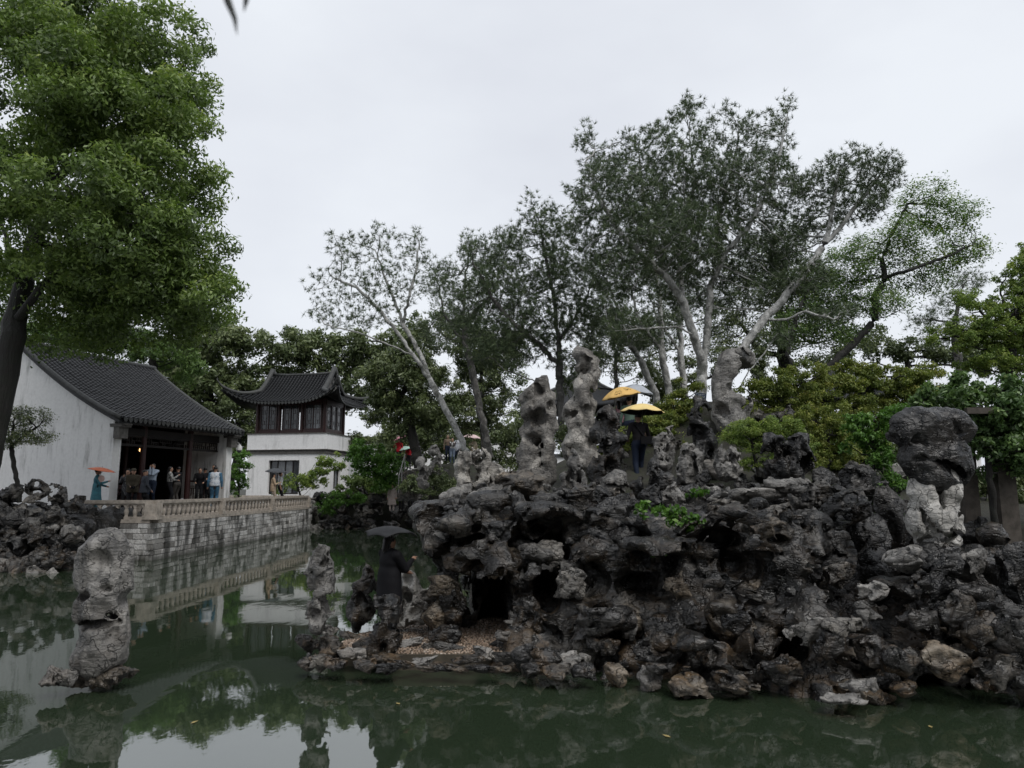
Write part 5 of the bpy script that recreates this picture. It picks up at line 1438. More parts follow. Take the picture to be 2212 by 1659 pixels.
# ---- balustrade
bal = empty('balustrade', (TX1, TY0, 1.24), 0, 'brownish stone balustrade with round balusters along the terrace edge', 'balustrade')
bo = np.array([TX1, TY0, 1.24])
bpm = MB(); bpm.lathe([(0.065, 0.0), (0.065, 0.03), (0.05, 0.045), (0.062, 0.07), (0.078, 0.15), (0.076, 0.2), (0.055, 0.27), (0.052, 0.285), (0.066, 0.30), (0.066, 0.32), (0.05, 0.335)], 12)
BALM = bpm.mesh('baluster', True, 50); BALM.materials.append(STONE_T)
def arch_mesh(p):
    """board with a round-arched opening that spans two balusters"""
    m = MB()
    n_ = 8
    pts = [(-p/2, 0.13), (p/2, 0.13), (p/2, 0.0)]
    r_ = p/2 - 0.045
    pts += [(p/2 - 0.045, 0.0)] + [(r_*math.cos(math.pi*k/n_), 0.085*math.sin(math.pi*k/n_)) for k in range(1, n_)] + [(-p/2 + 0.045, 0.0), (-p/2, 0.0)]
    # as quads: strips between outline top and arch
    xs = [-p/2, -p/2+0.045] + [-r_*math.cos(math.pi*k/n_) for k in range(1, n_)] + [p/2-0.045, p/2]
    zs = [0, 0] + [0.085*math.sin(math.pi*k/n_) for k in range(1, n_)] + [0, 0]
    v, f = [], []
    for x, z in zip(xs, zs):
        v += [(x, -0.05, z), (x, -0.05, 0.13), (x, 0.05, z), (x, 0.05, 0.13)]
    for i in range(len(xs)-1):
        a, b2 = i*4, (i+1)*4
        f += [(a, b2, b2+1, a+1), (a+2, a+3, b2+3, b2+2), (a, a+2, b2+2, b2)]
    m.add(v, f)
    return m.mesh('arch')
_arch = {}
def run(A, B, nbal, z0=1.24, ends=(True, True)):
    A = np.array(A, dtype=float); B = np.array(B, dtype=float)
    Ld = np.linalg.norm(B-A); d = (B-A)/Ld
    rz = math.atan2(d[1], d[0])
    a = A + d*0.16; b2 = B - d*0.16
    l = np.linalg.norm(b2-a)
    p = l/nbal
    key = round(p, 4)
    if key not in _arch:
        _arch[key] = arch_mesh(p); _arch[key].materials.append(STONE_T)
    for k in range(nbal):
        c = a + d*(p*(k+0.5))
        o = link('baluster', BALM, STONE_T, bal); o.location = np.array([c[0], c[1], z0+0.21]) - bo
        if k < nbal - 1:
            c2 = a + d*(p*(k+1))
            o = link('arch', _arch[key], STONE_T, bal); o.location = np.array([c2[0], c2[1], z0+0.53]) - bo; o.rotation_euler = (0, 0, rz)
    R3 = Matrix.Rotation(rz, 3, 'Z')
    m = MB(); m.box((-l/2, -0.085, 0.125), (l/2, 0.085, 0.21), R3); m.build('bottom_rail', STONE_T, bal, loc=np.array([*( (a+b2)/2 ), z0]) - bo)
    ns_ = max(1, int(round(Ld/2.0)))
    for k in range(ns_):
        m = MB(); m.box((-Ld/ns_/2+0.004, -0.11, 0.66), (Ld/ns_/2-0.004, 0.11, 0.745), R3); m.box((-Ld/ns_/2+0.004, -0.085, 0.745), (Ld/ns_/2-0.004, 0.085, 0.775), R3)
        c = A + d*(Ld*(k+0.5)/ns_)
        m.build('hand_rail', STONE_T, bal, loc=np.array([c[0], c[1], z0]) - bo)
        m = MB(); m.box((-Ld/ns_/2+0.004, -0.19, 0.0), (Ld/ns_/2-0.004, 0.19, 0.12), R3)
        m.build('coping', STONE_T, bal, loc=np.array([c[0], c[1], z0 + rnd.uniform(0, 0.006)]) - bo)
def pier(x, y, wd=0.36, rz=0.0):
    m = MB(); R3 = Matrix.Rotation(rz, 3, 'Z')
    m.box((-wd/2, -wd/2, 0.122), (wd/2, wd/2, 0.66), R3)
    m.box((-wd/2-.05, -wd/2-.05, 0.122), (wd/2+.05, wd/2+.05, 0.25), R3)
    for sx, sy in ((0, -1), (1, 0)):
        for t in (-0.09, 0.09):
            if sx: m.box((wd/2, t-0.04, 0.36), (wd/2+.012, t+0.04, 0.6), R3)
            else: m.box((t-0.04, -wd/2-.012, 0.36), (t+0.04, -wd/2, 0.6), R3)
    m.build('pier', STONE_T, bal, loc=np.array([x, y, 1.24]) - bo)
XB = TX1 - 0.18
run((TX0, TY0+0.18), (XB, TY0+0.18), 9)
ys = [TY0+0.18, 30.2, 36.2, 42.4]
for i in range(3):
    run((XB + (ys[i]-TY0)*0.015, ys[i]), (XB + (ys[i+1]-TY0)*0.015, ys[i+1]), 14)
    pier(XB + (ys[i]-TY0)*0.015, ys[i], 0.42 if i == 0 else 0.34)
pier(XB + (ys[3]-TY0)*0.015, ys[3], 0.34)
pier(TX0-0.05, TY0+0.18, 0.3)
run((-17.6, 42.4), (XB + (ys[3]-TY0)*0.015 - 0.2, 42.4), 13)

# ------------------------------------------------------------------ tiled hall on the left
AX = np.array([0.303, 0.953]); GX_ = np.array([-0.953, 0.303])
HL, HW = 7.0, 5.66
hall = empty('hall', (-14.9, 27.0, FLOOR), math.atan2(0.953, 0.303), 'white walled open hall with a dark grey tiled roof on the left', 'building')
EZ, RZ_ = 5.08 - FLOOR, 8.4 - FLOOR
def prof(y):
    t = np.clip(y/HW, 0, 1)
    return EZ + (RZ_-EZ)*(0.70*t + 0.30*t*t)
ysr = np.linspace(0, HW, 15)
m = MB()
for side in (0, 1):
    b0 = len(m.v)
    for y in ysr:
        yy = y if side == 0 else 2*HW - y
        for (x, dz) in ((-0.1, -0.04), (HL+0.1, -0.04), (-0.1, -0.2), (HL+0.1, -0.2)):
            m.v.append((x, yy, float(prof(y)) + dz))
    for i in range(len(ysr)-1):
        a, c2 = b0 + i*4, b0 + (i+1)*4
        fs = [(a, a+1, c2+1, c2), (a+2, c2+2, c2+3, a+3), (a, c2, c2+2, a+2), (a+1, a+3, c2+3, c2+1)]
        m.f += fs if side == 0 else [f[::-1] for f in fs]
    m.f.append((b0, b0+2, b0+3, b0+1))
roof = m.build('roof', TILE, hall)
PT = 0.235
def tile_col(ys_, zf, r0=0.082, pitch=PT, tl=0.15):
    """one column of cover tiles with the pan tiles beside it; y runs up the slope"""
    m = MB()
    L_ = ys_[1] - ys_[0]
    k = 0
    y = ys_[0]
    S = 6
    while y < ys_[1] - 0.02:
        y2 = min(y + tl*1.12, ys_[1])
        jz = rnd.uniform(-0.008, 0.01)
        z1, z2 = float(zf(y)) + jz, float(zf(y2)) + jz
        for (rr, cx, inv, lift) in ((r0, 0.0, False, 0.02), (pitch*0.36, pitch/2, True, 0.02)):
            b0 = len(m.v)
            for (yy, zz, r_, lf) in ((y, z1, rr, lift), (y2, z2, rr*0.9, 0.0)):
                for j in range(S+1):
                    a = math.pi*j/S
                    if not inv: m.v.append((cx + r_*math.cos(a), yy, zz + r_*0.95*math.sin(a) + lf - 0.01))
                    else: m.v.append((cx + r_*math.cos(a), yy, zz + r_*0.45*(1-math.sin(a)) + lf - 0.03))
            for j in range(S):
                m.f.append((b0+j, b0+S+1+j, b0+S+2+j, b0+j+1) if not inv else (b0+j, b0+j+1, b0+S+2+j, b0+S+1+j)[::-1])
            if not inv: m.f.append(tuple(b0 + j for j in range(S+1)))
        y += tl
        k += 1
    return m.mesh('tile_row', True, 40)
TCS = [tile_col((-0.08, HW-0.05), lambda y: prof(y)) for _ in range(5)]
for TC in TCS: TC.materials.append(TILE)
dm = MB()
dm.v = [(-0.1, -0.1, 0.03), (0.1, -0.1, 0.03), (0.09, -0.1, -0.05), (0.05, -0.1, -0.11), (0, -0.1, -0.14), (-0.05, -0.1, -0.11), (-0.09, -0.1, -0.05)]
dm.v += [(x, -0.08, z) for x, y, z in dm.v]
dm.f = [tuple(range(7))[::-1], tuple(range(7, 14))] + [(i, (i+1) % 7, 7+(i+1) % 7, 7+i) for i in range(7)]
DRIP = dm.mesh('drip_tile'); DRIP.materials.append(TILE2)
ncol = int(HL/PT)
for i in range(ncol+1):
    o = link('tile_row', rnd.choice(TCS), TILE, roof); o.location = (i*PT + rnd.uniform(-.008, .008), 0, rnd.uniform(-.008, .008))
    if i < ncol:
        o = link('drip_tile', DRIP, TILE2, roof); o.location = (i*PT + PT/2, 0, EZ - 0.01)
m = MB(); m.tube([(-0.15, HW, RZ_+0.03), (HL/2, HW, RZ_+0.0), (HL+0.15, HW, RZ_+0.03)], 0.12, 10); m.build('ridge', TILE2, roof, True)
for xx in (-0.06, HL+0.06):
    m = MB(); m.tube([(xx, y, float(prof(y))+0.0) for y in ysr], 0.1, 8); m.build('verge', TILE2, roof, True)
# gable walls
def gable(x0, x1, nm):
    m = MB()
    yy = [0.45] + [float(y) for y in ysr if y > 0.6]
    front = [(y, float(prof(y))-0.2) for y in yy]
    pts = [(0.45, 0.0)] + front + [(2*HW-y, z) for y, z in reversed(front[:-1])] + [(2*HW-0.45, 0.0)]
    n_ = len(pts)
    for x in (x0, x1):
        for (y, z) in pts: m.v.append((x, y, z))
    # strips from floor
    for s_, x in ((0, x0), (n_, x1)):
        f = tuple(s_ + i for i in range(n_))
        m.f.append(f[::-1] if s_ == 0 else f)
    for i in range(n_):
        j = (i+1) % n_
        m.f.append((i, j, n_+j, n_+i))
    w_ = m.build(nm, WHITE, hall)
    m = MB(); m.box((x0-0.03, 0.18, EZ-0.75), (x1+0.03, 0.448, EZ-0.32)); m.box((x0-0.05, 0.05, EZ-0.32), (x1+0.05, 0.62, EZ-0.24)); m.box((x0-0.03, -0.02, EZ-0.238), (x1+0.03, 0.66, EZ-0.19))
    m.build('corbel', BRICK_G, w_)
HF0 = 0.22
gable(0.12, 0.5, 'gable_wall'); gable(HL-0.5, HL-0.12, 'gable_wall')
for xx in (0.502, HL-0.56):
    m = MB(); m.box((xx, 2.9, HF0), (xx+0.055, 7.19, EZ+1.15)); m.build('wood_panelling', WOOD_D, hall)
m = MB(); m.box((0.5, 7.2, 0), (HL-0.5, 7.4, EZ+0.9)); m.build('back_wall', WOOD_D, hall)
m = MB(); m.box((0.5, 0.7, -0.25), (HL-0.5, 10.5, 0.22)); m.build('plinth', STONE_T, hall)
HF = 0.22
for x in (2.15, 4.75):
    m = MB(); m.tube([(x, 1.0, HF), (x, 1.0, EZ+0.35)], 0.12, 14)
    cm = m.build('column', WOOD_R, hall, True, 50)
    m = MB(); m.lathe([(0.17, 0), (0.2, 0.06), (0.2, 0.12), (0.15, 0.18)], 14, (x, 1.0, HF-0.002)); m.build('column_base', STONE_T, hall, True, 50)
    m = MB(); m.tube([(x, 4.6, HF), (x, 4.6, EZ+2.2)], 0.12, 12); m.build('column', WOOD_R, hall, True, 50)
m = MB()
m.box((0.5, 0.9, EZ-0.55), (HL-0.5, 1.1, EZ-0.25)); m.box((0.5, 0.94, EZ-0.98), (HL-0.5, 1.06, EZ-0.9))
m.build('lintel', WOOD_D, hall)
for i in range(44):
    m2 = MB(); x = 0.56 + i*(HL-1.1)/44
    m2.bar((x, 0.0, EZ-0.19), (x, 1.6, float(prof(1.6))-0.26), 0.06, 0.09); m2.build('rafter', WOOD_D, hall)
# hanging fret under the lintel and the railings
def fret(nm, x0, x1, y, z0, z1, mat, cell=0.16, seed=0):
    r = random.Random(seed)
    m = MB()
    t = 0.028
    m.box((x0, y-0.03, z1-0.05), (x1, y+0.03, z1)); m.box((x0, y-0.03, z0), (x1, y+0.03, z0+0.04))
    nx_ = max(2, int((x1-x0)/cell)); nz_ = max(2, int((z1-z0-0.09)/cell))
    cw, ch_ = (x1-x0)/nx_, (z1-z0-0.09)/nz_
    for i in range(nx_+1):
        for j in range(nz_):
            if r.random() < 0.72 or i in (0, nx_): m.box((x0+i*cw-t/2, y-0.02, z0+0.04+j*ch_), (x0+i*cw+t/2, y+0.02, z0+0.04+(j+1)*ch_))
    for i in range(nx_):
        for j in range(1, nz_):
            if r.random() < 0.72: m.box((x0+i*cw, y-0.017, z0+0.04+j*ch_-t/2), (x0+(i+1)*cw, y+0.017, z0+0.04+j*ch_+t/2))
            if r.random() < 0.4: m.box((x0+i*cw, y-0.015, z0+0.04+(j-0.5)*ch_-t/2), (x0+(i+0.5)*cw, y+0.015, z0+0.04+(j-0.5)*ch_+t/2))
    return m.build(nm, mat, hall)
fret('lattice_railing', 0.52, 2.02, 1.0, HF+0.05, HF+0.74, WOOD_R, 0.13, 1)
fret('lattice_railing', 4.88, HL-0.52, 1.0, HF+0.05, HF+0.74, WOOD_R, 0.13, 2)
for (a, b2) in ((0.52, 2.02), (4.88, HL-0.52)):
    m = MB(); m.box((a, 0.93, HF+0.98), (b2, 1.07, HF+1.06)); m.box((a, 0.96, HF+0.78), (b2, 1.04, HF+0.82)); m.build('railing_cap', WOOD_R, hall)
for i, (a, b2) in enumerate(((0.52, 2.02), (2.28, 4.62), (4.88, HL-0.52))):
    fret('hanging_fret', a, b2, 1.0, EZ-0.92, EZ-0.56, WOOD_D, 0.12, 5+i)
# lattice doors deep inside, some daylight behind
for i in range(6):
    x = 0.9 + i*0.95
    fret('lattice_door', x, x+0.85, 5.4, HF, HF+2.6, WOOD_D, 0.14, 20+i)
# lanterns
ml, n, b, o_ = new_mat('lantern_glow')
em = N(n, 'ShaderNodeEmission', Color=(1.0, 0.55, 0.2, 1), Strength=3.0)
n.links.new(em.outputs[0], o_.inputs[0])
for (x, y, lb) in ((1.2, 2.4, 'small lit palace lantern near the hall gable'), (3.6, 2.6, 'small lit palace lantern deeper inside the hall')):
    wp = hall.matrix_basis @ Vector((x, y, EZ-1.0))
    lo_ = empty('lantern', wp, 0, lb, 'lantern', 'lit lanterns in the hall')
    m = MB(); m.lathe([(0.02, 0.16), (0.13, 0.14), (0.14, 0.12), (0.02, 0.115)], 6); m.lathe([(0.02, -0.13), (0.12, -0.12), (0.12, -0.10), (0.02, -0.095)], 6)
    for k in range(6):
        a = k*math.pi/3
        m.bar((0.12*math.cos(a), 0.12*math.sin(a), -0.11), (0.12*math.cos(a), 0.12*math.sin(a), 0.13), 0.012, 0.012)
    m.bar((0, 0, 0.15), (0, 0, 0.7), 0.012, 0.012)
    m.build('frame', WOOD_D, lo_)
    m = MB(); m.lathe([(0.03, -0.07), (0.06, -0.03), (0.06, 0.04), (0.03, 0.08)], 8); m.build('bulb', ml, lo_, True)
# dome camera on the far pier
wp = hall.matrix_basis @ Vector((HL+0.25, 0.35, 2.72))
dc = empty('dome_camera', wp, 0, 'white dome security camera on the far pier of the hall', 'camera')
MW = plain('white_plastic', (0.7, 0.7, 0.68), 0.4, 0.4, 4, 0.08, 0)
m = MB(); m.lathe([(0.02, 0.3), (0.05, 0.28), (0.12, 0.16), (0.14, 0.04), (0.13, 0.0)], 14); m.build('housing', MW, dc, True, 50)
m = MB(); m.lathe([(0.11, -0.002), (0.10, -0.06), (0.06, -0.1), (0.01, -0.12)], 14); m.build('dome', plain('dark_dome', (0.05, 0.05, 0.055), 0.15, 0.5, 4, 0.1, 0), dc, True, 50)
m = MB(); m.tube([(0, 0, 0.29), (-0.05, 0.0, 0.36), (-0.3, -0.05, 0.38)], 0.022, 8); m.build('bracket', MW, dc, True)

# ------------------------------------------------------------------ two-storey tower with upturned roof
tx = np.array([0.977, -0.211]); ty = np.array([0.211, 0.977])
TWc = P(706, 938, 46.0)
TW_, TD_ = 5.7, 3.6
org = np.array([TWc[0], TWc[1]]) - tx*TW_/2 + ty*TD_/2
tow = empty('tower', (org[0], org[1], FLOOR), math.atan2(-0.211, 0.977), 'two storey white tower pavilion with dark windows and upturned roof corners', 'building')
z_b, z_c, z_e = 5.97-FLOOR, 4.95-FLOOR, 7.95-FLOOR
hw_, hd_ = TW_/2, TD_/2
# lower storey with window openings, as wall pieces
m = MB()
wx0, wx1, wz0, wz1 = -1.25, 0.95, 0.55, 2.75
th_ = 0.3
z1 = z_c - 0.28
for (a, b2, c0, c1) in ((-hw_+.06, wx0, 0, z1), (wx1, hw_-.06, 0, z1), (wx0, wx1, 0, wz0), (wx0, wx1, wz1, z1)):
    m.box((a, -hd_+.06, c0), (b2, -hd_+.06+th_, c1))
m.box((-hw_+.06, -hd_+.06+th_, 0), (-hw_+.06+th_, hd_-.06, z1)); m.box((-hw_+.06+th_, hd_-.06-th_, 0), (hw_-.06, hd_-.06, z1))
sy0, sy1, sz0, sz1 = -0.5, 0.5, 0.9, 2.2
for (a, b2, c0, c1) in ((-hd_+.06+th_, sy0, 0, z1), (sy1, hd_-.06-th_, 0, z1), (sy0, sy1, 0, sz0), (sy0, sy1, sz1, z1)):
    m.box((hw_-.06-th_, a, c0), (hw_-.06, b2, c1))
WHITE2 = wall_white('tower_plaster', (0.84, 0.84, 0.84), amt=0.45)
w1 = m.build('lower_wall', WHITE2, tow)
GLASS = plain('window_glass', (0.035, 0.04, 0.045), 0.08, 0.6, 2, 0.3, 0)
def window(nm, parent, A, B, z0, z1, panes, mat=WOOD_R, lat=True, seed=0):
    """framed window in the vertical plane from A to B (xy), with mullions and lattice"""
    A = Vector((*A, 0)); B = Vector((*B, 0))
    m = MB()
    d = (B-A); l = d.length; d = d.normalized()
    pt = lambda t, z: A + d*t + Vector((0, 0, z))
    f = 0.07
    m.bar(pt(f/2, z0), pt(f/2, z1), f, f); m.bar(pt(l-f/2, z0), pt(l-f/2, z1), f, f)
    m.bar(pt(f, z0+f/2), pt(l-f, z0+f/2), f, f); m.bar(pt(f, z1-f/2), pt(l-f, z1-f/2), f, f)
    for k in range(1, panes):
        m.bar(pt(l*k/panes, z0+f), pt(l*k/panes, z1-f), 0.055, 0.06)
    wf = m.build(nm, mat, parent)
    nrm = Vector((d.y, -d.x, 0))
    r = random.Random(seed)
    for k in range(panes):
        g = MB()
        a, b2 = l*k/panes + 0.03, l*(k+1)/panes - 0.03
        p0 = -nrm*0.02
        g.add([pt(a, z0+f)+p0, pt(b2, z0+f)+p0, pt(b2, z1-f)+p0, pt(a, z1-f)+p0], [(0, 1, 2, 3)])
        g.build('pane', GLASS if r.random() < 0.6 else GLASS_L, wf)
        if lat:
            q = MB()
            w_, h2 = b2-a, z1-z0-2*f
            cx, cz = (a+b2)/2, (z0+z1)/2
            for (x0, zz0, x1, zz1) in ((.25, 0, .25, 1), (.75, 0, .75, 1), (0, .2, 1, .2), (0, .8, 1, .8), (.25, .35, .75, .35), (.25, .65, .75, .65), (.5, .2, .5, .35), (.5, .65, .5, .8), (0, .5, .25, .5), (.75, .5, 1, .5)):
                q.bar(pt(a + x0*w_, z0+f+zz0*h2), pt(a + x1*w_, z0+f+zz1*h2), 0.018, 0.018)
            q.build('lattice', mat, wf)
    return wf
GLASS_L = plain('window_glass_pale', (0.14, 0.15, 0.16), 0.12, 0.6, 2, 0.4, 0)
window('window', tow, (wx0, -hd_+.28), (wx1, -hd_+.28), wz0, wz1, 4, WOOD_D, False, 1)
window('window', tow, (hw_-.26, sy0), (hw_-.26, sy1), sz0, sz1, 2, WOOD_D, False, 2)
m = MB(); m.box((-hw_-.03, -hd_-.03, z1), (hw_+.03, hd_+.03, z_c-0.05)); m.build('grey_band', BRICK_G, tow)
m = MB(); m.box((-hw_-.12, -hd_-.12, z_c-0.05), (hw_+.12, hd_+.12, z_c)); m.build('cornice', BRICK_G, tow)
m = MB(); m.box((-hw_, -hd_, z_c), (hw_, hd_, z_b)); m.build('parapet', WHITE2, tow)
m = MB(); m.box((-hw_-.06, -hd_-.06, z_b), (hw_+.06, hd_+.06, z_b+0.06)); m.build('sill', BRICK_G, tow)
ix, iy = hw_-0.42, hd_-0.42
cols = [(-ix, -iy), (-ix/3*1.02, -iy), (ix/3*1.02, -iy), (ix, -iy), (ix, iy), (-ix, iy)]
for (x, y) in cols:
    m = MB(); m.tube([(x, y, z_b+.06), (x, y, z_e+0.35)], 0.13, 12); m.build('column', WOOD_R, tow, True, 50)
for k in range(3):
    a = -ix + k*ix*2/3 + 0.2; b2 = -ix + (k+1)*ix*2/3 - 0.2
    window('window', tow, (a, -iy), (b2, -iy), z_b+0.3, z_e+0.02, 2, WOOD_R, True, 10+k)
    window('window', tow, (b2, iy), (a, iy), z_b+0.3, z_e+0.02, 2, WOOD_R, True, 14+k)
window('window', tow, (ix, -iy+.25), (ix, iy-.25), z_b+0.3, z_e+0.02, 3, WOOD_R, True, 13)
window('window', tow, (-ix, iy-.25), (-ix, -iy+.25), z_b+0.3, z_e+0.02, 3, WOOD_R, True, 17)
m = MB()
for (A, B) in (((-ix, -iy), (ix, -iy)), ((ix, -iy), (ix, iy)), ((ix, iy), (-ix, iy)), ((-ix, iy), (-ix, -iy))):
    m.bar((A[0], A[1], z_b+0.18), (B[0], B[1], z_b+0.18), 0.1, 0.23); m.bar((A[0], A[1], z_e+0.16), (B[0], B[1], z_e+0.16), 0.12, 0.26)
m.build('beams', WOOD_R, tow)
# roof surface
ex, ey = hw_+0.9, hd_+0.9          # eave half sizes
gx, rzt = hw_-0.55, 10.15-FLOOR      # half length of the ridge, ridge height
sg = 0.48                            # share of the slope under the gable
def lift(t): return 0.98*np.clip(t, 0, 1)**3.4
def slope_front(x, s):
    """front slope; s 0 at the eave, 1 at the ridge"""
    tcor = abs(x)/ex
    y = -(ey + 0.45*tcor**4) * (1-s)
    z = z_e + (rzt - z_e)*(0.55*s + 0.45*s*s) + lift(tcor)*(1-s)**1.6
    return (x*(1 + 0.06*tcor**4*(1-s)), y, z)
def slope_side(y, s, sgn=1):
    tcor = abs(y)/ey
    x = gx + (ex + 0.45*tcor**4 - gx)*(1 - s/sg)
    z = z_e + (rzt - z_e)*(0.55*s + 0.45*s*s) + lift(tcor)*(1-s)**1.6
    return (sgn*x, y*(1 + 0.12*tcor**4*(1-s)), z)
def s_hip(x):          # where a front row at x runs into the hip
    ax = abs(x)
    return 1.0 if ax <= gx else sg*(1 - (ax-gx)/(ex-gx))
m = MB()
def strip(rows):
    b0 = len(m.v)
    n_ = len(rows[0])
    for r_ in rows: m.v.extend(r_)
    for i in range(len(rows)-1):
        for j in range(n_-1):
            m.f.append((b0+i*n_+j, b0+(i+1)*n_+j, b0+(i+1)*n_+j+1, b0+i*n_+j+1))
for sgn in (-1, 1):
    rows = []
    for x in np.linspace(-ex, ex, 31):
        sh_ = s_hip(x)
        rows.append([(lambda p: (p[0], p[1]*(-sgn), p[2]-0.03))(slope_front(x, sh_*k/10)) for k in range(11)])
    strip(rows if sgn == -1 else rows[::-1])
    rows = []
    for y in np.linspace(-ey, ey, 21):
        smax = sg*(1-0.0)*(1 if abs(y) <= ey*(1-sg) else (ey-abs(y))/(ey*sg))
        rows.append([(lambda p: (p[0], p[1], p[2]-0.03))(slope_side(y, smax*k/6, sgn)) for k in range(7)])
    strip(rows if sgn == 1 else rows[::-1])
troof = m.build('roof', TILE, tow, True)
sol = troof.modifiers.new('thick', 'SOLIDIFY'); sol.thickness = 0.1; sol.offset = -1
def tile_strip(pts, r_=0.085, S=5, tl=0.2):
    """cover tiles stepped down a curve from eave to top"""
    pts = [Vector(p) for p in pts]
    m = MB()
    cum = [0]
    for a, b2 in zip(pts[:-1], pts[1:]): cum.append(cum[-1] + (b2-a).length)
    Lr = cum[-1]
    def at(t):
        t = min(max(t, 0), Lr)
        for i in range(len(pts)-1):
            if t <= cum[i+1] + 1e-9: return pts[i].lerp(pts[i+1], (t-cum[i])/max(cum[i+1]-cum[i], 1e-6))
        return pts[-1]
    side = Vector((0, 0, 1)).cross(pts[-1]-pts[0]).normalized()
    t = 0
    while t < Lr - 0.03:
        p0, p1 = at(t), at(min(t+tl*1.1, Lr))
        up = (p1-p0).cross(side).normalized()
        if up.z < 0: up = -up
        b0 = len(m.v)
        for (p, rr, lf) in ((p0, r_, 0.02), (p1, r_*0.88, 0)):
            for j in range(S+1):
                a = math.pi*j/S
                m.v.append(tuple(p + side*rr*math.cos(a) + up*(rr*math.sin(a) + lf)))
        for j in range(S): m.f.append((b0+j, b0+j+1, b0+S+2+j, b0+S+1+j))
        m.f.append(tuple(b0+j for j in range(S+1)))
        t += tl
    return m
nf = 31
for i in range(nf):
    x = -ex + 0.12 + (2*ex-0.24)*i/(nf-1)
    sh_ = s_hip(x)
    for sgn in ((-1, 1) if True else (-1,)):
        pts = [slope_front(x, sh_*k/12) for k in range(13)]
        pts = [(p[0], p[1]*(-sgn), p[2]) for p in pts]
        if sgn == 1 and i % 2: continue
        tile_strip(pts).build('tile_row', TILE, troof, True, 40)
    p = slope_front(x, 0.0)
    if i < nf-1:
        p = slope_front(x + (2*ex-0.24)/(nf-1)/2, 0)
        o = link('drip_tile', DRIP, TILE2, troof); o.location = (p[0], p[1]+0.06, p[2]+0.0)
nsd = 17
for i in range(nsd):
    y = -ey + 0.12 + (2*ey-0.24)*i/(nsd-1)
    smax = sg*(1 if abs(y) <= ey*(1-sg) else (ey-abs(y))/(ey*sg))
    for sgn in (1, -1):
        if sgn == -1 and i % 2: continue
        tile_strip([slope_side(y, smax*k/8, sgn) for k in range(9)]).build('tile_row', TILE, troof, True, 40)
# ridges: verge curl then hip out to the corner tip
for sx in (-1, 1):
    for sy in (-1, 1):
        pts, rad = [], []
        for k in range(8):
            s_ = 1.0 - (1-sg)*k/7
            p = slope_front(gx, s_)
            pts.append((sx*(gx + 0.02), p[1]*(-sy), p[2] + 0.1 + 0.34*(1-k/7)**1.6)); rad.append(0.165)
        for k in range(1, 15):
            t = k/14
            x = gx + (ex - gx)*t
            p = slope_front(x, s_hip(x))
            pts.append((sx*p[0], p[1]*(-sy), p[2] + 0.1)); rad.append(0.165 - 0.07*t)
        d = (np.array(pts[-1]) - np.array(pts[-2])); d /= np.linalg.norm(d)
        last = np.array(pts[-1])
        for k in (1, 2, 3, 4):
            last = last + d*0.12 + np.array([0, 0, 0.03*k]); pts.append(tuple(last)); rad.append(0.09 - 0.015*k)
        m = MB(); m.tube(pts, rad, 10); m.build('hip_ridge', TILE2, troof, True)
for sx in (-1, 1):
    # gable triangle with carved relief
    m = MB()
    zb = slope_front(gx, sg)
    m.add([(sx*(gx-0.06), zb[1], zb[2]), (sx*(gx-0.06), -zb[1], zb[2]), (sx*(gx-0.06), 0, rzt)], [(0, 1, 2)])
    gt = m.build('gable', BRICK_G, troof)
    m = MB()
    for k in range(10):
        a = k*0.63; rr = 0.1 + 0.03*k
        m.tube([(sx*(gx-0.03), 0.25*math.cos(a)*(1-k/12), zb[2] + 0.35 + 0.08*k), (sx*(gx-0.03), 0.25*math.cos(a+0.6)*(1-k/12), zb[2] + 0.43 + 0.08*k)], 0.035, 6)
    m.build('relief', TILE2, gt)
m = MB(); m.tube([(-gx, 0, rzt+0.12), (-gx*0.5, 0, rzt+0.04), (gx*0.5, 0, rzt+0.04), (gx, 0, rzt+0.12)], 0.1, 8); m.build('ridge', TILE2, troof, True)

